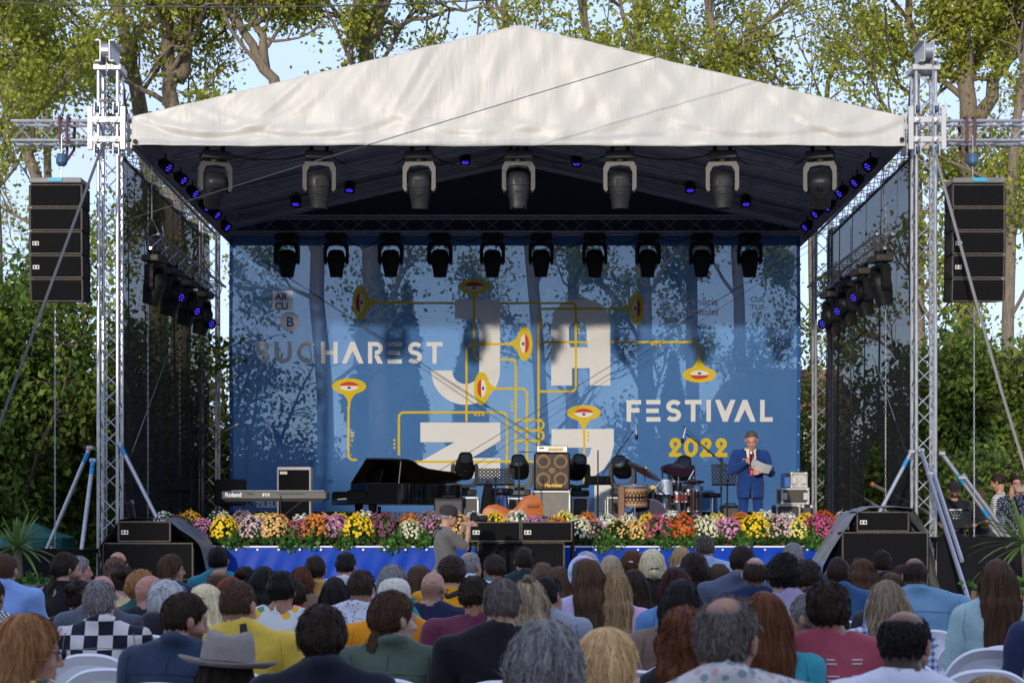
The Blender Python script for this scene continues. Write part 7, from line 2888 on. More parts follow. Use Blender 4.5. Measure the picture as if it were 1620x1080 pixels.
# ---- small worn things
def ribbon_on(S, t, name, xz, width, m, front=False, lift=.004, n=26):
  """flat band lying on the back (or front) of the clothes along (x, z) points"""
  pts = []
  xz = np.array(xz, float)
  u = np.linspace(0, len(xz) - 1, n)
  for q in u:
    i = min(int(q), len(xz) - 2)
    x, z = xz[i] + (xz[i + 1] - xz[i]) * (q - i)
    ys = np.linspace(.35, -.1, 90) if front else np.linspace(-.40, .1, 100)
    d = S.pts(np.stack((np.full(len(ys), x), ys, np.full(len(ys), z)), 1))
    k = np.argmax(d < 0) if (d < 0).any() else len(ys) - 1
    pts.append(v3(x, ys[k] + (lift if front else -lift), z))
  P = np.array(pts)
  T = np.gradient(P, axis=0)
  T /= np.linalg.norm(T, axis=1)[:, None] + 1e-9
  sd = np.cross(T, v3(0, 1, 0))
  sd /= np.linalg.norm(sd, axis=1)[:, None] + 1e-9
  V = np.concatenate([P - sd * width / 2, P + sd * width / 2, P - sd * width / 2 + v3(0, -.004 if not front else .004, 0), P + sd * width / 2 + v3(0, -.004 if not front else .004, 0)])
  FA = []
  for i in range(n - 1):
    FA += [[i, i + 1, n + i + 1, n + i], [2 * n + i, 3 * n + i, 3 * n + i + 1, 2 * n + i + 1], [i, 2 * n + i, 2 * n + i + 1, i + 1], [n + i, n + i + 1, 3 * n + i + 1, 3 * n + i]]
  return link(name, mesh_np(name, V, FA), m, t)


def strap(xz, width=.04, col=(.015, .015, .017)):
  return lambda t, J, C, fr: ribbon_on(C, t, 'bag_strap', xz, width, mat('strap_%d' % int(col[2] * 1000 + col[0] * 100), col, .7))


def glasses(t, J, C, fr):
  R, o = fr
  mb = MB()
  for s in (-1, 1):
    mb.tube([o + R @ v3(s * .034 + .022 * math.cos(a), .106, .004 + .017 * math.sin(a)) for a in np.linspace(0, 2 * PI, 13)], .0025, 5)
    mb.tube([o + R @ v3(s * .056, .104, .008), o + R @ v3(s * .082, .06, .010), o + R @ v3(s * .084, -.005, .004)], .0022, 5)
  mb.tube([o + R @ v3(-.012, .108, .008), o + R @ v3(.012, .108, .008)], .0022, 5)
  mb.build('glasses', M_BLACK, t, local=True)


def sunglasses(t, J, C, fr):
  glasses(t, J, C, fr)
  R, o = fr
  M4 = Matrix([list(R[0]) + [o[0]], list(R[1]) + [o[1]], list(R[2]) + [o[2]], [0, 0, 0, 1]])
  for s in (-1, 1):
    MB().lathe([(.001, .003), (.02, .002), (.021, 0)], 14, M4 @ Matrix.Translation((s * .034, .105, .004)) @ Matrix.Rotation(-PI / 2, 4, 'X')).build('dark_lens', M_BLACK, t, local=True)


def on_head(fr, p=(0, 0, 0)):
  R, o = fr
  return Matrix([list(R[0]) + [o[0]], list(R[1]) + [o[1]], list(R[2]) + [o[2]], [0, 0, 0, 1]]) @ Matrix.Translation(p)


def fedora(col):
  def f(t, J, C, fr):
    m = mat('felt_hat', col, .9, noise=.12, nscale=30, bump=.2, bscale=120)
    M4 = on_head(fr, (0, -.012, .045)) @ Matrix.Rotation(-.06, 4, 'X')
    n, V, FA = 40, [], []
    prof = [(.19, .012), (.185, .004), (.15, -.004), (.112, .0), (.108, .02), (.105, .06), (.098, .10), (.088, .122), (.06, .128), (.03, .115), (.001, .105)]
    for r, z in prof:
      for i in range(n):
        a = 2 * PI * i / n
        y = 1.14
        dent = -.018 * math.exp(-(math.sin(a)) ** 2 * 6) * (1 if math.cos(a) > -9 else 0) * (z > .09) * (r / .09) * .6
        curl = .018 * abs(math.cos(a)) ** 2 * max(0, (r - .13) / .06)
        V.append((r * math.cos(a), r * math.sin(a) * y, z + dent * 0 - (.02 * (z > .1) * math.cos(a * 2) * -.5) + curl))
    k = len(prof)
    FA = [[j * n + i, j * n + (i + 1) % n, (j + 1) * n + (i + 1) % n, (j + 1) * n + i] for j in range(k - 1) for i in range(n)]
    h = MB().add(V, FA, M4).build('hat', m, t, local=True, sharp=60)
    sd = h.modifiers.new('thickness', 'SOLIDIFY')
    sd.thickness = .004
    b = MB()
    R2 = [(1.0, .004), (1.0, .016)]
    V = [(.1125 * math.cos(2 * PI * i / n), .1125 * 1.14 * math.sin(2 * PI * i / n), z) for z in (.004, .018) for i in range(n)]
    b.add(V, [[i, (i + 1) % n, n + (i + 1) % n, n + i] for i in range(n)], M4)
    b.build('hat_band', mat('hat_band', tuple(q * .25 for q in col), .8), h, local=True)
  return f


def soft_cap(col, peak=False, pat=None):
  def f(t, J, C, fr):
    M4 = on_head(fr, (0, -.012, .030)) @ Matrix.Rotation(.05, 4, 'X')
    prof = [(.090, -.025), (.094, .0), (.096, .025), (.092, .055), (.078, .083), (.05, .102), (.02, .108), (.001, .109)]
    mb = MB().lathe(prof, 24, M4 @ Matrix.Diagonal((1, 1.17, 1, 1)))
    h = mb.build('cap', cloth_mat(pat) if pat else mat('cap_%d' % int(sum(col) * 1000), col, .9, bump=.2, bscale=60), t, local=True, sharp=None)
    if peak:
      n, V, FA = 12, [], []
      for i in range(n + 1):
        a = PI * (.12 + .76 * i / n)
        V += [(.088 * math.cos(a), .10 * math.sin(a), -.012), (.10 * math.cos(a) * .95, .10 + .085 * math.sin(a) ** .8, -.03 - .01 * math.sin(a))]
      FA = [[2 * i, 2 * i + 2, 2 * i + 3, 2 * i + 1] for i in range(n)]
      q = MB().add(V, FA, M4).build('peak', mat('cap_%d' % int(sum(col) * 1000), col, .9), h, local=True)
      q.modifiers.new('thickness', 'SOLIDIFY').thickness = .004
  return f


def headband(t, J, C, fr):
  M4 = on_head(fr, (0, .02, .03)) @ Matrix.Rotation(-.35, 4, 'X')
  pts = [M4 @ Vector((.098 * math.cos(a), 0, .115 * math.sin(a))) for a in np.linspace(-.35, PI + .35, 22)]
  m = mat('rainbow_band', (.35, .45, .75), .6)
  nt = m.node_tree
  if not nt.nodes.get('HB'):
    tc = nt.nodes.new('ShaderNodeTexCoord')
    wv = nt.nodes.new('ShaderNodeTexNoise')
    wv.name = 'HB'
    wv.inputs['Scale'].default_value = 14
    nt.links.new(tc.outputs['Object'], wv.inputs['Vector'])
    rp = nt.nodes.new('ShaderNodeValToRGB')
    e = rp.color_ramp.elements
    e[0].position, e[1].position = .3, .7
    e[0].color, e[1].color = (.10, .35, .65, 1), (.70, .30, .50, 1)
    e.new(.5).color = (.65, .65, .8, 1)
    nt.links.new(wv.outputs['Fac'], rp.inputs['Fac'])
    nt.links.new(rp.outputs['Color'], nt.nodes['Principled BSDF'].inputs['Base Color'])
  MB().tube(pts, .018, 6).build('headband', m, t, local=True, sharp=None)


def ball(name, p, r, col):
  def f(t, J, C, fr):
    MB().lathe([(.001, r), (r * .7, r * .7), (r, 0), (r * .7, -r * .7), (.001, -r)], 12, on_head(fr, p)).build(name, mat('accent_%d' % int(sum(col) * 999), col, .6), t, local=True, sharp=None)
  return f


def clip_bar(name, p, size, col):
  def f(t, J, C, fr):
    MB().box(p, size, on_head(fr), ch=.003).build(name, mat('accent_%d' % int(sum(col) * 999), col, .5), t, local=True)
  return f
# ================================================================ white plastic chairs
M_CHAIR = mat('white_plastic', (.76, .77, .80), .35, spec=.5, noise=.05, nscale=5)


def baked(V, FA, th, name, sharp=40):
  o = link(name, mesh_np(name, V, FA, True), None)
  md = o.modifiers.new('s', 'SOLIDIFY')
  md.thickness = th
  md.offset = 0
  dg = bpy.context.evaluated_depsgraph_get()
  me = bpy.data.meshes.new_from_object(o.evaluated_get(dg))
  bpy.data.objects.remove(o)
  me.polygons.foreach_set('use_smooth', np.full(len(me.polygons), True))
  me.set_sharp_from_angle(angle=math.radians(sharp))
  me.materials.append(M_CHAIR)
  me.name = name
  return me


def chair_meshes():
  def pt(x, z, off=0.0):
    return (x, -.245 - .16 * (z - .45) + .45 * x * x + off, z)
  A = np.linspace(0, PI, 37)

  def rim(w, z0, h):
    return [(w * math.copysign(abs(math.cos(a)) ** .8, math.cos(a)), z0 + h * math.sin(a) ** .75) for a in A]
  o, i = rim(.275, .44, .375), rim(.230, .44, .325)
  V = [pt(*p, -.012) for p in o] + [pt(*p, .012) for p in i]
  n = len(A)
  M = {'back_rim': baked(V, [[k, k + 1, n + k + 1, n + k] for k in range(n - 1)], .022, 'back_rim')}
  # top panel with a hand hole
  V, FA = [], []
  nx, nz = 36, 10
  for j in range(nz + 1):
    for q in range(nx + 1):
      z = .635 + (.765 - .635) * j / nz
      half = .230 * max(.05, (1 - ((z - .44) / .325) ** (2 / .75))) ** .4
      V.append(pt(-half + 2 * half * q / nx, z, .006))
  for j in range(nz):
    for q in range(nx):
      x, z = V[j * (nx + 1) + q][0] + .006, .635 + .13 * (j + .5) / nz
      if (x / .06) ** 2 + ((z - .715) / .017) ** 2 < 1:
        continue
      FA.append([j * (nx + 1) + q, j * (nx + 1) + q + 1, (j + 1) * (nx + 1) + q + 1, (j + 1) * (nx + 1) + q])
  M['top_panel'] = baked(V, FA, .008, 'top_panel')
  M['slats'] = []
  for k in range(7):
    xt, xb = (-.18 + .06 * k) * 1.0, (-.105 + .035 * k)
    V, FA = [], []
    for j in range(9):
      z = .45 + .19 * j / 8
      x = xb + (xt - xb) * j / 8
      w = .013 + .009 * j / 8
      V += [pt(x - w, z), pt(x + w, z)]
    FA = [[2 * j, 2 * j + 1, 2 * j + 3, 2 * j + 2] for j in range(8)]
    M['slats'].append(baked(V, FA, .008, 'slat'))
  V, FA = [], []
  for j in range(11):
    for q in range(13):
      u, v = q / 12 * 2 - 1, j / 10
      x = u * (.215 + .02 * v) * (1 - .06 * abs(2 * v - 1) ** 6)
      y = -.235 + .46 * v
      V.append((x, y, .435 - .018 * (1 - u * u) * math.sin(PI * v) - .03 * max(0, v - .85) / .15))
  FA = [[j * 13 + q, j * 13 + q + 1, (j + 1) * 13 + q + 1, (j + 1) * 13 + q] for j in range(10) for q in range(12)]
  M['seat'] = baked(V, FA, .012, 'seat')
  M['leg'] = []
  for sx in (-1, 1):
    for (y0, y1) in ((-.22, -.29), (.19, .24)):
      mb = MB().add([(sx * .20 + a * .03, y0 + b * .03, .43) for a, b in ((-1, -1), (1, -1), (1, 1), (-1, 1))] + [(sx * .245 + a * .018, y1 + b * .018, 0) for a, b in ((-1, -1), (1, -1), (1, 1), (-1, 1))],
             [[0, 1, 5, 4], [1, 2, 6, 5], [2, 3, 7, 6], [3, 0, 4, 7], [4, 5, 6, 7]])
      me = mb.mesh('leg')
      me.materials.append(M_CHAIR)
      M['leg'].append(me)
  M['armrest'] = []
  for sx in (-1, 1):
    P = [(sx * .27, -.235, .60), (sx * .285, -.12, .635), (sx * .29, .06, .64), (sx * .285, .18, .62), (sx * .26, .23, .54), (sx * .245, .22, .43)]
    V, FA = [], []
    for p in P:
      V += [(p[0] - .022, p[1], p[2]), (p[0] + .022, p[1], p[2])]
    FA = [[2 * j, 2 * j + 1, 2 * j + 3, 2 * j + 2] for j in range(len(P) - 1)]
    M['armrest'].append(baked(V, FA, .012, 'armrest'))
  return M
CH = chair_meshes()


def chair(label, x, y, rz=0.0):
  t = thing('plastic_chair', label, 'chair', (x, y, 0), rz, 'white plastic chairs of the audience')
  link('seat', CH['seat'], None, t)
  link('back_rim', CH['back_rim'], None, t)
  link('top_panel', CH['top_panel'], None, t)
  for m in CH['slats']:
    link('slat', m, None, t)
  for m in CH['leg']:
    link('leg', m, None, t)
  for m in CH['armrest']:
    link('armrest', m, None, t)
  return t


# ================================================================ the audience
HS = {'short': dict(th=.009, sl=.026, mess=.25), 'full': dict(th=.015, sl=.036, mess=.5, lift=.009, noise=.003), 'buzz': dict(th=.0045, sl=.012, noise=.0008, nape=-.075, lift=.002),
   'fade': dict(th=.013, sl=.03, nape=-.045, mess=.4, lift=.012), 'fringe': dict(th=.008, bald=.034, sl=.03), 'spot': dict(th=.006, sl=.02, lift=.004, spot=(0, -.055, .115, .058)), 'bigspot': dict(th=.0065, sl=.02, lift=.004, spot=(0, -.04, .125, .082)),
   'bob': dict(th=.020, bob=.115, sl=.11, grav=1.6, mess=.12), 'longbob': dict(th=.022, len=.20, w=.10, sides=1, sl=.14, grav=2.2, mess=.12), 'long': dict(th=.020, len=.32, w=.095, sl=.2, grav=2.6, mess=.10, sides=1),
   'longer': dict(th=.020, len=.42, w=.100, sl=.22, grav=2.8, mess=.10, sides=1), 'curly': dict(th=.024, noise=.007, freq=115, sl=.03, mess=1.2, lift=.014, frizz=.5), 'curlylong': dict(th=.034, len=.27, w=.115, noise=.009, freq=105, sl=.06, mess=.9, lift=.016, frizz=.6, grav=1.5),
   'wavylong': dict(th=.022, len=.34, w=.10, noise=.006, freq=60, sl=.12, mess=.45, frizz=.4, grav=2.2, lift=.012),
   'pony': dict(th=.009, sl=.08, tie=(0, -.115, .015), tail=[((0, -.095, .02), .022), ((0, -.145, -.01), .026), ((0, -.150, -.14), .032), ((0, -.14, -.30), .016)]),
   'highpony': dict(th=.010, sl=.08, tie=(0, -.10, .06), tail=[((0, -.085, .06), .02), ((.01, -.145, .05), .024), ((.01, -.16, -.09), .026), ((.01, -.15, -.2), .012)]),
   'lowtail': dict(th=.016, sl=.09, tie=(0, -.10, -.06), tail=[((0, -.09, -.05), .026), ((0, -.105, -.12), .03), ((0, -.12, -.28), .036), ((0, -.12, -.42), .022)]),
   'bun': dict(th=.012, sl=.07, tie=(0, -.10, .05), buns=[((0, -.105, .065), .042)], mess=.3), 'topbun': dict(th=.026, len=.22, w=.10, sl=.14, grav=1.8, mess=.25, frizz=.2, buns=[((.01, -.06, .135), .030)]),
   'lowbun': dict(th=.026, bob=.075, sl=.09, mess=.2, buns=[((0, -.105, -.055), .045)]), 'greywave': dict(th=.034, bob=.105, sl=.13, mess=.28, frizz=.22, lift=.016, noise=.005, grav=1.1), 'old': dict(th=.024, bob=.05, sl=.06, mess=.5, frizz=.3, lift=.012, noise=.004)}
PL = lambda *c: ('plain', tuple(c))
NAVY, BLK, WHT, GREY = (.012, .018, .05), (.010, .010, .012), (.68, .70, .74), (.13, .14, .16)
L_, R_ = 1, -1
# x, y of the crown in the picture, distance, head turn (left +), hair, colour, clothes, label, options
CROWD = [
(47, 964, 5.6, -1.05, 'longbob', 'ginger', ('floral', (.03, .10, .04), (.7, .7, .66), (.75, .55, .05), (.65, .20, .22), 24.), 'woman with ginger bob and sunglasses in profile wearing a bright floral top', dict(f=1, ex=[sunglasses], neck='wide', skin='mid')),
(163, 915, 9.0, 0, 'short', 'saltpepper', ('check', (.010, .012, .025), (.62, .58, .56), .15), 'grey haired man in a bold black and white checked shirt', dict(neck='collar')),
(8, 872, 11.6, -.2, 'buzz', 'brown', PL(.24, .38, .72), 'man in a pale blue shirt beside the left planter', dict(neck='collar', b=1.05)),
(-16, 908, 9.6, 0, 'short', 'dark', ('check', (.02, .02, .025), (.55, .55, .55), .022), 'person in a small black and white gingham shirt cut by the left edge', dict()),
(104, 871, 12.4, -.9, 'lowtail', 'dark', ('floral', (.010, .010, .012), (.012, .012, .014), (.32, .27, .2), (.4, .36, .3), 9.), 'bearded man with a very long dark ponytail and patterned black shirt', dict(face=dict(beard=.85), neck='collar')),
(128, 876, 13.8, -1.2, 'short', 'saltpepper', PL(.02, .05, .06), 'grey man in profile just right of the long ponytail', dict(skin='red')),
(158, 906, 10.6, 0, 'fringe', 'saltpepper', PL(.085, .10, .13), 'bald man in a grey hooded top behind the checked shirt', dict(neck='hood', skin='red', b=1.08)),
(134, 914, 11.3, -.5, 'bun', 'dark', PL(*BLK), 'woman with a dark bun and black top leaning left', dict(f=1, lean=-.08)),
(183, 869, 14.2, 0, 'fringe', 'brown', PL(*GREY), 'bald man farthest left in front of the covered loudspeaker stack', dict(skin='red')),
(181, 879, 13.2, 0, 'highpony', 'midbrown', PL(.5, .45, .3), 'woman with a brown ponytail held by a white band', dict(f=1, ex=[ball('hair_tie', (0, -.112, .05), .02, (.75, .75, .7))])),
(196, 891, 12.3, .1, 'bun', 'dark', ('stripe', (.62, .50, .22), (.70, .60, .36), .02), 'woman with dark pinned up hair and pale yellow striped top', dict(f=1, neck='wide')),
(224, 899, 11.6, -.5, 'curly', 'ginger', PL(.02, .11, .10), 'woman with curly ginger hair and dark green jacket', dict(f=1)),
(240, 909, 11.0, -1.1, None, 'brown', PL(.012, .014, .02), 'bald man with a reddish scalp turned to the right', dict(skin='red', face=dict(stubble=.2, stubble_top=.0))),
(259, 914, 10.5, -.9, 'old', 'lightgrey', PL(.02, .018, .03), 'person with short silver hair and dark purple hood', dict(neck='hood', f=1)),
(285, 932, 7.4, -.95, 'short', 'dark', PL(.022, .038, .075), 'bearded man in a navy tweed blazer turned to the right', dict(neck='jacket', b=1.08, face=dict(beard=.7), slump=.05)),
(271, 873, 14.0, -1.2, 'bob', 'brown', PL(.012, .03, .075), 'woman with a brown bob in profile in front of the left loudspeaker stack', dict(f=1)),
(327, 920, 8.9, 0, 'longer', 'platinum', PL(*BLK), 'woman with long platinum blonde hair', dict(f=1)),
(356, 908, 10.9, -.3, 'longbob', 'red', PL(.03, .10, .50), 'person with copper red hair and a blue top', dict(f=1)),
(348, 862, 14.6, -.1, 'full', 'black', PL(.02, .18, .24), 'man with thick black hair and teal shirt nearest the left end of the blue skirt', dict()),
(340, 896, 12.2, .2, 'bigspot', 'brown', PL(.03, .2, .25), 'man with thinning brown hair left of the copper haired person', dict()),
(383, 892, 13.0, -.2, 'bun', 'dark', PL(.04, .03, .03), 'woman with dark hair tied up before the blue skirt', dict(f=1)),
(421, 892, 12.4, 0, 'long', 'black', PL(.015, .03, .06), 'person with smooth black hair left of the floral shirt', dict(f=1)),
(383, 915, 8.0, -.35, 'buzz', 'brown', PL(.66, .46, .06), 'young man with buzz cut in a yellow T-shirt with black strap', dict(sl=.7, b=1.06, ex=[strap([(.02, 1.02), (.05, .86), (-.02, .72), (-.12, .60)], .035)], skin='mid')),
(439, 899, 10.4, 0, 'full', 'black', ('floral', (.62, .64, .62), (.62, .64, .62), (.75, .42, .03), (.10, .30, .12), 13.), 'man with short black hair in a white shirt printed with lemons', dict(sl=.8, neck='wide')),
(462, 912, 11.4, 0, 'short', 'dark', PL(.55, .01, .015), 'person in a bright red top behind the lemon print shirt', dict()),
(360, 993, 6.6, 0, 'longer', 'dark', PL(.03, .025, .03), 'woman in a taupe grey felt hat', dict(f=1, ex=[fedora((.26, .225, .20))], hat=.02)),
(475, 893, 13.4, 0, 'bob', 'auburn', PL(.2, .12, .08), 'child with short ginger brown hair before the blue skirt', dict(f=1)),
(501, 877, 13.6, 0, 'short', 'dark', PL(.60, .34, .09), 'man in a mustard shirt with a black bag strap', dict(neck='collar', b=1.08, ex=[strap([(.15, 1.02), (.02, .82), (-.13, .6)], .045)])),
(545, 870, 14.0, -.2, 'short', 'black', PL(*WHT), 'man with short black hair in a white shirt before the blue skirt', dict(neck='collar')),
(534, 909, 11.4, .1, 'longer', 'black', PL(.03, .03, .035), 'woman with long straight black hair behind the patterned white shirt', dict(f=1)),
(565, 898, 10.7, -.15, 'fade', 'dark', ('dots', (.62, .65, .72), (.10, .12, .2), 48.), 'young man with faded black hair in a white patterned shirt', dict(sl=.9, neck='collar')),
(515, 951, 6.2, 0, 'full', 'dark', PL(.008, .010, .018), 'young man with thick dark hair in a black jacket', dict(neck='jacket', b=.98)),
(619, 890, 11.6, -.1, 'old', 'grey', PL(.2, .2, .22), 'woman with untidy grey hair before the blue skirt', dict(f=1)),
(624, 914, 9.6, 0, 'short', 'grey', PL(.72, .28, .01), 'person in a cream flowered cap and orange hooded top', dict(neck='hood', b=1.15, ex=[soft_cap((.6, .56, .48), pat=('dots', (.62, .58, .50), (.35, .28, .18), 60.))])),
(622, 932, 7.6, -.8, 'lowtail', 'brown', PL(.075, .105, .075), 'woman with a long brown ponytail in an olive green jacket', dict(f=1, neck='jacket', b=1.1)),
(657, 891, 12.4, 0, 'long', 'brown', PL(.04, .05, .06), 'woman with long brown hair left of the photographer', dict(f=1)),
(680, 903, 11.0, -.25, None, 'brown', PL(.012, .016, .05), 'bald man in navy with a teal strap', dict(skin='mid', face=dict(stubble=.45, stubble_top=.02, beard=.5), ex=[glasses, strap([(-.14, 1.0), (-.04, .86), (.1, .66)], .035, (.01, .25, .28))])),
(710, 877, 11.8, -.2, 'curly', 'dark', PL(.75, .33, .01), 'man with wavy dark hair and a black strap on an orange T-shirt', dict(sl=.7, ex=[strap([(-.10, 1.03), (0, .985), (.10, 1.03)], .035)])),
(741, 870, 13.4, -.6, 'spot', 'saltpepper', PL(*WHT), 'greying man in a white collar just right of the photographer', dict(neck='collar')),
(780, 873, 13.6, .6, 'full', 'dark', PL(.03, .22, .22), 'man with dark hair and glasses looking left before the centre loudspeakers', dict(ex=[glasses])),
(831, 862, 14.2, .15, 'full', 'dark', PL(.02, .035, .045), 'man with dark hair and black T-shirt before the centre loudspeakers', dict(sl=.8)),
(854, 887, 13.1, 0, 'old', 'midbrown', PL(.08, .07, .07), 'child with light brown hair before the centre loudspeakers', dict()),
(889, 893, 12.6, 0, 'longbob', 'brown', PL(.012, .03, .05), 'woman with dark brown hair and dark teal top right of the centre loudspeakers', dict(f=1)),
(755, 907, 9.4, .1, 'full', 'dark', PL(.14, .028, .06), 'person with dark hair in a burgundy T-shirt', dict(sl=.75, b=1.1, lean=-.03)),
(790, 911, 7.5, 0, 'short', 'brush', PL(.008, .008, .010), 'man with greying hair in a plain black sweater', dict(b=1.1)),
(842, 911, 9.0, -.1, 'topbun', 'ash', PL(.25, .27, .3), 'woman with streaked hair and a small top knot', dict(f=1)),
(866, 908, 10.0, -.6, 'short', 'black', PL(.28, .31, .36), 'man with combed black hair turned right in a grey top', dict()),
(869, 977, 5.1, 0, 'greywave', 'grey', PL(.10, .10, .12), 'woman with wavy silver grey hair nearest the camera', dict(f=1, b=1.05)),
(944, 988, 5.5, -.95, 'longbob', 'blonde', PL(.4, .3, .25), 'woman with blonde hair in profile right of the silver haired woman', dict(f=1)),
(927, 880, 10.6, .4, 'longer', 'brown', PL(.55, .50, .66), 'woman with long brown hair and a rainbow headband', dict(f=1, ex=[headband])),
(931, 869, 13.4, 0, 'old', 'lightgrey', PL(.3, .3, .34), 'grey haired person behind the rainbow headband', dict()),
(969, 897, 10.6, 0, 'longer', 'dirty', PL(.72, .42, .60), 'woman with long golden brown hair in a pink top', dict(f=1, sl=.8)),
(967, 875, 12.9, 0, 'long', 'ash', PL(.3, .25, .22), 'woman with long light brown hair behind the pink top', dict(f=1)),
(1004, 868, 13.8, -.4, 'bob', 'auburn', PL(.05, .05, .06), 'girl with smooth auburn hair and a white clip', dict(f=1, ex=[clip_bar('hair_clip', (.02, -.125, .045), (.035, .01, .012), (.8, .8, .8))])),
(1034, 866, 13.5, 0, 'lowbun', 'platinum', PL(*BLK), 'woman with pinned blonde hair and black top', dict(f=1, ex=[clip_bar('hair_clip', (0, -.128, -.018), (.07, .02, .012), (.02, .02, .02))])),
(1009, 898, 11.5, 0, 'long', 'dark', PL(*BLK), 'woman with dark hair and black top right of the pink top', dict(f=1)),
(1078, 863, 14.9, 0, 'bob', 'dirty', PL(.1, .1, .1), 'person with short blonde hair behind the curly hair', dict(f=1)),
(1093, 872, 12.2, -.1, 'curlylong', 'dark', PL(.015, .015, .02), 'woman with long dark curls and a small bun', dict(f=1)),
(1118, 843, 14.4, 0, 'short', 'brush', PL(.35, .46, .66), 'tall man with dark grey hair in a light blue shirt before the pink flowers', dict(neck='collar')),
(1139, 888, 13.0, .6, 'short', 'brown', PL(.1, .1, .12), 'child peeping between the light blue shirt and the grey blazer', dict()),
(1168, 860, 11.8, -.2, 'full', 'dark', PL(.085, .11, .165), 'man with dark hair in a grey blue blazer', dict(neck='jacket', b=1.12)),
(1197, 877, 11.3, -.15, 'bigspot', 'dark', PL(.012, .025, .075), 'man with a bald crown in a navy top', dict(neck='crew', ex=[glasses])),
(1246, 872, 9.3, 0, 'curly', 'black', PL(.36, .30, .44), 'person with big black hair in a lavender top', dict(f=1, sl=.8, b=1.1)),
(1073, 893, 9.7, 0, 'longer', 'darkred', PL(.10, .24, .46), 'woman with long dark red hair and denim jacket', dict(f=1)),
(1069, 911, 8.5, 0, 'longer', 'black', PL(.20, .135, .105), 'woman with long black hair in a taupe T-shirt', dict(f=1, sl=.8)),
(1088, 955, 6.6, 0, 'wavylong', 'auburn', PL(*BLK), 'woman with wavy auburn hair and bare shoulders in a black tank top', dict(f=1, sl=0, neck='tank')),
(1160, 934, 4.5, -.45, 'spot', 'brush', ('ornament', (.55, .52, .50), (.50, .47, .46), (.20, .28, .30), (.5, .33, .30), 40.), 'balding man close to the camera in a pale patterned shirt', dict(neck='collar', b=1.05, skin='tan', big=1)),
(1212, 933, 7.0, 0, 'longer', 'auburn', PL(.04, .30, .36), 'woman with auburn hair half hidden behind the balding man', dict(f=1)),
(1256, 855, 13.2, -.5, 'short', 'saltpepper', PL(.015, .08, .16), 'grey man in a dark teal jacket at the right end of the flowers', dict(b=1.25)),
(1319, 914, 7.1, 0, 'full', 'dark', PL(.33, .06, .085), 'man in a faded rose red T-shirt with white print on the back', dict(sl=.75, b=1.1, skin='tan', tee=1)),
(1280, 934, 8.0, .9, 'short', 'saltpepper', PL(.05, .05, .06), 'grey man looking left half hidden by the rose red T-shirt', dict(skin='tan')),
(1329, 878, 12.0, 0, 'short', 'dark', PL(.03, .09, .22), 'man with cropped dark hair in a denim blue shirt', dict(neck='collar')),
(1363, 880, 12.6, 0, 'wavylong', 'brown', PL(.05, .04, .04), 'woman with wavy brown hair right of the denim blue shirt', dict(f=1)),
(1392, 866, 14.0, 0, 'fade', 'dark', PL(.012, .014, .03), 'man with cropped hair in a dark jacket before the right loudspeaker stack', dict(neck='jacket')),
(1405, 902, 11.2, 0, 'longbob', 'brown', PL(.06, .05, .06), 'woman with brown hair behind the plaid shirt', dict(f=1)),
(1453, 878, 11.0, 0, 'bigspot', 'dark', PL(.16, .30, .43), 'broad man with a bald spot in a sky blue shirt', dict(neck='collar', b=1.3)),
(1397, 914, 8.6, -.2, 'longbob', 'ash', ('plaid', (.04, .10, .32), (.60, .63, .68), .035), 'woman with streaked blonde hair in a blue plaid shirt', dict(f=1, neck='collar')),
(1571, 881, 9.6, -.15, 'longer', 'brown', PL(.36, .52, .52), 'woman with long brown hair in a mint green blazer', dict(f=1)),
(1431, 957, 5.5, -.5, 'bigspot', 'black', PL(.66, .66, .74), 'man with a bald crown and black beard in a white T-shirt', dict(sl=.8, skin='tan', face=dict(beard=.8))),
(1273, 882, 11.2, .2, 'curly', 'dark', PL(.03, .03, .03), 'person with dark curls behind the lavender top', dict()),
(1430, 891, 12.6, 0, 'longbob', 'darkred', PL(.05, .03, .04), 'woman with dark red hair left of the sky blue shirt', dict(f=1)),
(1672, 905, 8.8, .3, 'short', 'dark', PL(.02, .03, .08), 'person in navy at the right edge of the picture', dict()),
(1572, 1064, 4.6, 0, 'longbob', 'dirty', PL(.2, .2, .2), 'person whose light brown hair just shows at the bottom right', dict(f=1)),
]


def tee_print(t, J, C, fr):
  m = mat('faded_white_print', (.62, .50, .52), .8)
  g = np.random.default_rng(2)
  for (x, w) in ((-.11, .055), (-.02, .06), (.08, .05)):
    z = J['zs'] - .055
    for k in range(11):
      ww = w * g.uniform(.5, 1)
      if k not in (2, 3):
        ribbon_on(C, t, 'print_line', [(x - w / 2, z), (x - w / 2 + ww, z)], .007, m, n=6, lift=.002)
      z -= .0165


def seams(col, neck, plain):
  """stitched lines on the back of the clothes"""
  def f(t, J, C, fr):
    m = mat('seam_%d_%d_%d' % tuple(int(q * 999) for q in col), col, .9)
    zs, sw = J['zs'], J['sh'][1][0] - .02
    if neck in ('collar', 'jacket'):
      ribbon_on(C, t, 'yoke_seam', [(-sw, zs - .10), (0, zs - .085), (sw, zs - .10)], .004, m, n=20, lift=.001)
    if neck == 'jacket':
      ribbon_on(C, t, 'back_seam', [(0, zs - .01), (0, zs - .2), (0, .62)], .004, m, n=20, lift=.001)
    for s in (-1, 1):
      ribbon_on(C, t, 'sleeve_seam', [(s * (sw - .005), zs - .01), (s * (sw + .012), zs - .12), (s * (sw - .01), zs - .20)], .004, m, n=12, lift=.001)
  return f


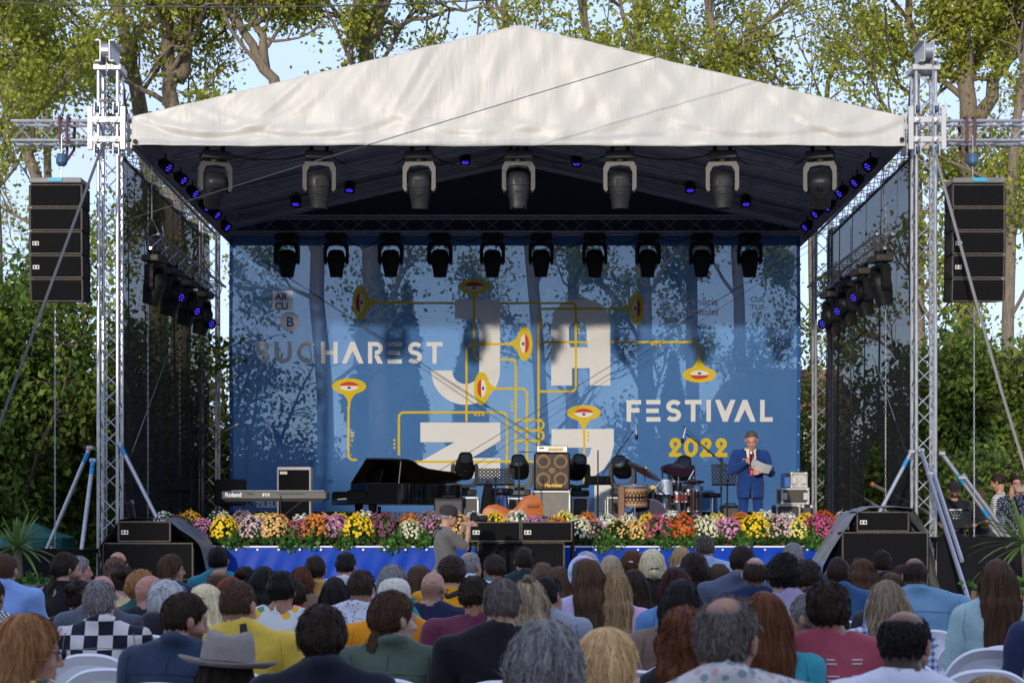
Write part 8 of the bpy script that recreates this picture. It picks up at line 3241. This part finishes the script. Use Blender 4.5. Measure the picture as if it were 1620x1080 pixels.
def seat_all():
  for i, (px, py, d, yaw, hs, hc, sh, lab, o) in enumerate(CROWD):
    fem = bool(o.get('f'))
    p = W(px, py, d)
    H = min(1.46, max(1.05, p.z - (.01 if hs else 0) + o.get('hat', 0) * -1))
    th = HS[hs].get('th', .01) if hs else 0
    if 'hat' in o:
      H = p.z - .055
    pit = o.get('pitch', .02 + .28 * rnd.random() ** 2.2)
    J = seated(H - th * .9, fem, o.get('b', 1.0) * 1.04, yaw, pit, 0, o.get('lean', rnd.uniform(-.05, .05)), o.get('slump', rnd.uniform(0, .05)))
    J['hk'] = rnd.uniform(.95, 1.01)
    fine = .0075 if d < 6 else .009 if d < 9 else .0115 if d < 12 else .014
    ns = 2800 if d < 6 else 1600 if d < 8.2 else 900 if d < 10 else 450 if d < 12 else 260
    st = HS[hs] if hs else None
    rz = max(-.35, min(.35, yaw * .25)) + rnd.uniform(-.08, .08)
    J['head'] = (rot(yaw - rz + rnd.uniform(-.15, .15), pit, rnd.uniform(-.10, .10)), J['head'][1])
    ex = list(o.get('ex', ()))
    if d < 11.5:
      ex.append(seams(tuple(q * .66 for q in (sh[1] if sh[0] == 'plain' else (.3, .3, .3))), o.get('neck', 'crew'), sh[0] == 'plain'))
    if o.get('tee'):
      ex.append(tee_print)
    lab2 = lab
    x, y = p.x, d - .015
    face = o.get('face') or (dict(stubble=.5) if hs in ('spot', 'bigspot', 'fringe', 'buzz', 'fade') else None)
    if face and st and st.get('spot'):
      face = dict(face, stubble=.85, spotc=st['spot'])
    if hs == 'fringe':
      face = dict(stubble=.55, stubble_top=.03)
    person('person', lab2, J, (x, y, 0), rz, st, hc, sh, o.get('sl', 2.0), o.get('neck', 'crew'), PL(*(NAVY if i % 3 else BLK)), o.get('skin', ('mid', 'pale', 'mid', 'tan')[i % 4] if not fem else ('pale', 'mid')[i % 2]),
       face, fine, nstr=ns, seed=i + 1, extras=ex)
    what = lab.split(' in ')[0].split(' with ')[0]
    words = lab.split()
    chair(('white plastic chair under the ' + ' '.join(words[:11])), x, y, rz * .4)
seat_all()

# empty chairs
for px, py, lab in ((1545, 1004, 'rearmost of the three stacked rows of empty white chairs at the right'), (1566, 1026, 'middle one of the three empty white chairs at the right'), (1560, 1060, 'nearest of the three empty white chairs at the right'),
          (1000, 997, 'empty white chair right behind the pink top'), (1060, 1020, 'empty white chair left of the auburn wavy hair'), (1040, 1033, 'empty white chair just in front of the taupe T-shirt'), (1000, 1061, 'empty white chair beside the blonde woman in profile'),
          (172, 1058, 'empty white chair in front of the bold checked shirt'), (328, 1014, 'empty white chair below the platinum blonde hair'), (1490, 984, 'empty white chair below the sky blue shirt'), (706, 1046, 'white chair between the olive jacket and the black sweater'),
          (438, 1076, 'white chair edge below the yellow T-shirt')):
  d = F * (HC - .81) / (py - HY)
  chair(lab, W(px, 0, d).x, d + .27, rnd.uniform(-.06, .06))
# ================================================================ people standing
def standing(H, fem=False, b=1.0, yaw=0.0, pitch=0.0, face_cam=True):
  """upright figure facing local +Y"""
  zs = H * .825
  sw = (.172 if fem else .195) * b
  J = dict(head=(rot(yaw, pitch), v3(0, .02, H - .122)), neck=v3(0, -.01, zs + .012), chest=v3(0, 0, zs - .16), belly=v3(0, .02, H * .62), pelvis=v3(0, 0, H * .535), fem=fem, b=b, zs=zs)
  J['sh'] = [v3(s * sw, -.005, zs - .045) for s in (-1, 1)]
  J['el'] = [v3(s * (sw + .05), -.02, zs - .33) for s in (-1, 1)]
  J['wr'] = [v3(s * (sw + .07), .06, zs - .57) for s in (-1, 1)]
  J['hip'] = [v3(s * .085 * b, 0, H * .525) for s in (-1, 1)]
  J['kn'] = [v3(s * .10 * b, .015, H * .285) for s in (-1, 1)]
  J['an'] = [v3(s * .11 * b, -.01, .09) for s in (-1, 1)]
  J['toe'] = [v3(s * .14 * b, .15, .04) for s in (-1, 1)]
  return J


# ---- the speaker in the blue suit
def speaker():
  d = 25.3
  p = W(1187, 860, d)
  H = W(0, 681, d).z - SF - .008
  J = standing(H, b=1.13, pitch=.38, yaw=-.12)
  J['head'] = (rot(-.15, .40), v3(-.01, .05, H - .14))
  J['neck'] += v3(0, .01, -.01)
  J['hk'] = 1.13
  # facing the audience: local left (-x) is the picture's right after the half turn
  J['el'] = [v3(-.30, .03, J['zs'] - .32), v3(.295, .05, J['zs'] - .31)]
  J['wr'] = [v3(-.135, .275, J['zs'] - .30), v3(.09, .27, J['zs'] - .16)]
  hands = [((J['wr'][0], (.55, .55, .25), (-.6, .75, .1), (.1, .2, 1)), dict(curl=.95, thumb=.3)),
      ((J['wr'][1], (-.55, .45, .35), (.65, .7, .0), (-.2, .25, 1)), dict(curl=1.25, thumb=.6))]
  suit = ('plain', (.008, .037, .155))

  def dress(t, J, C, fr):
    zs = J['zs']
    # shirt front and tie show between the lapels
    S = Sdf()
    torso_ops(S, J, .004)
    S.u(cap(J['neck'] + v3(0, .01, -.01), J['neck'] + v3(0, .02, .035), .062, .06), .01)
    S.sub(cap(J['neck'] + v3(0, .01, .02), J['neck'] + v3(0, .03, .2), .052), .004)
    A = [np.arange(-.14, .14, .014), np.arange(-.10, .30, .014), np.arange(zs - .5, zs + .12, .014)]
    V, FA = S.mesh(*A)
    link('dress_shirt', mesh_np('dress_shirt', V, FA), cloth_mat(('plain', (.70, .60, .42))), t)
    ribbon_on(S, t, 'necktie', [(0, zs - .005), (0, zs - .10), (.0, zs - .24), (-.0, zs - .36)], .07, mat('red_silk', (.55, .01, .025), .4), front=True, lift=.022)
    MB().box((0, .115, zs - .0), (.05, .05, .045), ch=.012).build('tie_knot', mat('red_silk', (.55, .01, .025), .4), t, local=True)
    for s in (-1, 1):
      ribbon_on(C, t, 'lapel', [(s * .098, zs + .015), (s * .092, zs - .10), (s * .038, zs - .34)], .05, cloth_mat(('plain', (.007, .03, .12))), front=True, lift=.010)
    MB().cyl((-.03, .185, zs - .43), (-.03, .20, zs - .43), .011, n=8).build('button', M_BLACK, t, local=True)
  t = person('person', 'man in a bright blue suit and red tie reading from a paper on stage', J, (p.x, d, SF), PI, dict(th=.006, sl=.05, mess=.15, line=-.042, noise=.001, comb=(.3, -1.2, 0), grav=.2), 'brush', suit, 2.0, 'jacket', suit, 'red',
       dict(), .009, 'people on the stage', 900, 91, [dress], long_hem=.75, hands=hands, vcut=.36)
  # open the jacket front
  R = Matrix.Rotation(PI, 4, 'Z')

  def wp(v):
    return Vector((p.x, d, SF)) + R @ Vector(v)
  w = J['wr'][1]
  m = thing('handheld_microphone', 'handheld microphone in the hand of the man in the blue suit', 'microphone', wp(w))
  c = Vector(w) + Vector((-.05, .06, .045))
  ax = Vector((-.1, -.35, 1)).normalized()
  M4 = Matrix.Translation(wp(c) - wp(w)) @ (R @ ax).to_track_quat('Z', 'Y').to_matrix().to_4x4()
  MB().lathe([(.010, -.14), (.013, -.10), (.018, .06)], 12, M4).build('handle', M_BLACK, m, local=True)
  MB().lathe([(.018, .06), (.027, .08), (.028, .10), (.02, .122), (.001, .128)], 12, M4).build('mic_head', M_ALU, m, local=True)
  w = J['wr'][0]
  q = thing('paper_sheet', 'white sheets of paper held by the man in the blue suit', 'paper', wp(w))
  c = Vector(w) + Vector((.035, .13, .055))
  M4 = Matrix.Translation(wp(c) - wp(w)) @ R.to_4x4() @ Matrix.Rotation(-.30, 4, 'Y') @ Matrix.Rotation(-.95, 4, 'X')
  V, FA = [], []
  for i in range(9):
    for j in range(5):
      V.append((-.15 + .30 * i / 8, .012 * math.sin(i * .6), -.105 + .21 * j / 4))
  FA = [[i * 5 + j, i * 5 + j + 1, (i + 1) * 5 + j + 1, (i + 1) * 5 + j] for i in range(8) for j in range(4)]
  V2 = [(x, y - .002, z) for x, y, z in V]
  MB().add(V, FA, M4).build('sheet', mat('paper', (.72, .72, .74), .7), q, local=True, sharp=None)
  MB().add(V2, FA, M4 @ Matrix.Translation((.004, -.002, -.004))).build('sheet', mat('paper', (.72, .72, .74), .7), q, local=True, sharp=None)
speaker()


# ---- the photographer before the stage
def photographer():
  d = 20.3
  p = W(704, 1000, d)
  H = W(0, 797, d).z - .005
  J = standing(H - .02, b=1.08)
  # looks to the right of the picture: turned by 75 degrees
  J['head'] = (rot(.05, .12), v3(0, .05, H - .14))
  J['el'] = [v3(-.24, .17, J['zs'] - .22), v3(.22, .20, J['zs'] - .20)]
  J['wr'] = [v3(-.06, .27, J['zs'] + .09), v3(.07, .28, J['zs'] + .08)]
  hands = [((J['wr'][0], (.15, .8, .35), (-.9, .2, .2), (.2, -.2, 1)), dict(curl=.75, thumb=.4)),
      ((J['wr'][1], (-.15, .8, .35), (.9, .2, .2), (-.2, -.2, 1)), dict(curl=.75, thumb=.4))]
  rz = math.radians(-72)

  def bag(t, J, C, fr):
    ribbon_on(C, t, 'bag_strap', [(-.10, J['zs'] + .02), (-.12, J['zs'] - .15), (-.13, J['zs'] - .35), (-.13, .85)], .035, mat('strap_black', (.015, .015, .017), .7))
    ribbon_on(C, t, 'neck_strap', [(-.09, J['zs'] + .035), (0, J['zs'] + .03), (.09, J['zs'] + .035)], .03, mat('strap_black', (.015, .015, .017), .7))
  person('person', 'photographer in a grey T-shirt and dark cap standing before the stage', J, (p.x, d, 0), rz, dict(th=.006, sl=.02, nape=-.08), 'saltpepper', ('plain', (.115, .112, .105)), .85, 'crew', ('plain', (.28, .24, .18)), 'mid',
     dict(beard=.15), .0095, 'people standing before the stage', 400, 92, [glasses, bag, soft_cap((.025, .018, .018), peak=True)], hands=hands)
  R = Matrix.Rotation(rz, 4, 'Z')
  o = Vector((p.x, d, 0))
  c = Vector((0, .365, J['zs'] + .155))
  t = thing('camera_with_lens', 'black camera with lens held up by the photographer', 'camera', o + R @ c, rz)
  MB().box((0, 0, 0), (.14, .07, .095), ch=.014).build('camera_body', M_BLACK, t, local=True)
  MB().box((0, 0, .06), (.06, .06, .035), ch=.01).build('viewfinder', M_BLACK, t, local=True)
  l = MB().lathe([(.036, 0), (.038, .05), (.042, .06), (.042, .13), (.036, .132), (.034, .12)], 18, Matrix.Translation((0, .035, -.005)) @ Matrix.Rotation(-PI / 2, 4, 'X')).build('lens_barrel', M_BLACK, t, local=True)
  MB().lathe([(.001, .121), (.034, .12)], 18, Matrix.Translation((0, .035, -.005)) @ Matrix.Rotation(-PI / 2, 4, 'X')).build('lens', M_LENS, l, local=True)
photographer()


# ---- crew and guests at the right
def crew():
  gd = 'people standing at the right'
  # bearded man in cap
  d = 27.0
  p = W(1509, 0, d)
  H = W(0, 760, d).z
  J = standing(min(1.85, H) - .02, b=1.1, pitch=.22)
  J['wr'] = [v3(-.2, .25, J['zs'] - .45), v3(.2, .25, J['zs'] - .45)]
  dz = H - min(1.85, H)

  def tee(t, J, C, fr):
    m = mat('white_tee_print', (.6, .6, .6), .8)
    for k, (w, h) in enumerate(((.20, .03), (.18, .025), (.13, .03), (.10, .04))):
      ribbon_on(C, t, 'shirt_print', [(-w / 2, J['zs'] - .13 - .045 * k), (w / 2, J['zs'] - .13 - .045 * k)], h, m, front=True, n=8, lift=.003)
  plat = thing('crew_platform', 'low wooden platform the crew at the right stand on', 'platform', (W(1550, 0, 26.6).x, 26.4, 0))
  MB().box((W(1560, 0, 26.6).x, 26.2, max(.05, dz / 2)), (3.2, 3.2, max(.08, dz))).build('deck', M_WOODBLK, plat)
  z0 = max(.09, dz + .0)
  person('person', 'bearded crew man in a black cap and black printed T-shirt looking down', J, (p.x, d, z0), PI, None, 'dark', ('plain', (.010, .010, .011)), .9, 'crew', ('plain', (.03, .05, .09)), 'mid', dict(beard=.9), .012, gd, 0, 93,
     [soft_cap((.012, .012, .012), peak=True), tee])
  # man with his back to us
  d = 26.4
  p = W(1551, 0, d)
  Hh = W(0, 775, d).z - z0
  J = standing(max(1.5, Hh), b=1.12, pitch=.3)
  J['el'][0] = v3(-.30, .10, J['zs'] - .28)
  J['wr'][0] = v3(-.36, .30, J['zs'] - .42)
  person('person', 'crew man in a plain black T-shirt with his back turned and one arm out', J, (p.x, d, z0), .25, HS['full'], 'brown', ('plain', (.012, .012, .014)), .9, 'crew', ('plain', NAVY), 'mid', None, .012, gd, 250, 94)
  # man in striped T-shirt
  d = 25.6
  p = W(1580, 0, d)
  Hh = W(0, 750, d).z - .3
  J = standing(max(1.6, Hh), b=1.05, pitch=.3)
  J['wr'][0] = v3(-.1, .30, J['zs'] - .42)
  st = thing('crew_platform', 'low step under the guests at the far right', 'platform', (W(1600, 0, 25.2).x, 25.0, 0))
  zt = max(.05, W(0, 750, d).z - max(1.6, Hh))
  MB().box((W(1620, 0, 25.2).x, 24.6, zt / 2), (2.6, 2.0, zt)).build('deck', M_WOODBLK, st)
  person('person', 'dark haired man in a white striped T-shirt looking down to the left', J, (p.x, d, zt), math.radians(62), HS['fade'], 'dark', ('stripe', (.62, .62, .62), (.12, .11, .12), .035), .9, 'crew', ('plain', (.42, .38, .32)), 'mid', dict(beard=.3), .012, gd, 250, 95)
  # man holding up a phone
  d = 24.6
  p = W(1607, 0, d)
  Hh = W(0, 752, d).z - zt
  J = standing(Hh, b=1.1, yaw=-.05)
  J['el'] = [v3(-.30, .12, J['zs'] - .24), v3(.27, .14, J['zs'] - .22)]
  J['wr'] = [v3(-.10, .30, J['zs'] + .03), v3(.16, .30, J['zs'] + .03)]
  hands = [((J['wr'][0], (.35, .25, .9), (-.6, .7, .1), (.8, .3, -.2)), dict(curl=.5, thumb=.3)),
      ((J['wr'][1], (-.35, .25, .9), (.6, .7, .1), (-.8, .3, -.2)), dict(curl=.5, thumb=.3))]
  person('person', 'man with glasses in a dark dotted shirt holding up a phone', J, (p.x, d, zt), PI, HS['short'], 'dark', ('dots', (.012, .016, .04), (.5, .5, .55), 42.), 2.0, 'collar', ('plain', NAVY), 'red', None, .0105, gd, 300, 96, [glasses], hands=hands)
  q = Vector((p.x - .035, d - .36, zt + J['zs'] + .125))
  t = thing('mobile_phone', 'gold backed mobile phone held up by the man in the dotted shirt', 'phone', q)
  MB().box((0, 0, 0), (.15, .010, .075), ch=.004).build('case', mat('gold_metal', (.42, .33, .22), .35, metal=.5), t, local=True)
  MB().box((0, .0055, 0), (.135, .002, .065)).build('screen', M_BLACK, t, local=True)
  MB().cyl((.06, -.005, .025), (.06, -.007, .025), .006, n=10).build('lens', M_BLACK, t, local=True)
  # black music desk beside the bearded man
crew()
music_stand('small black perforated desk in front of the bearded crew man', 1515, 808, 836, 24.9, w=.45)
# the letters that show low on the blue skirt
text_on(SKIRT, 'lettering', 'ur', (W(591, 0, 23.0).x, 23.03, W(0, 940, 23.0).z), .26, mat('white_print', (.8, .8, .8), .5), w=.008)
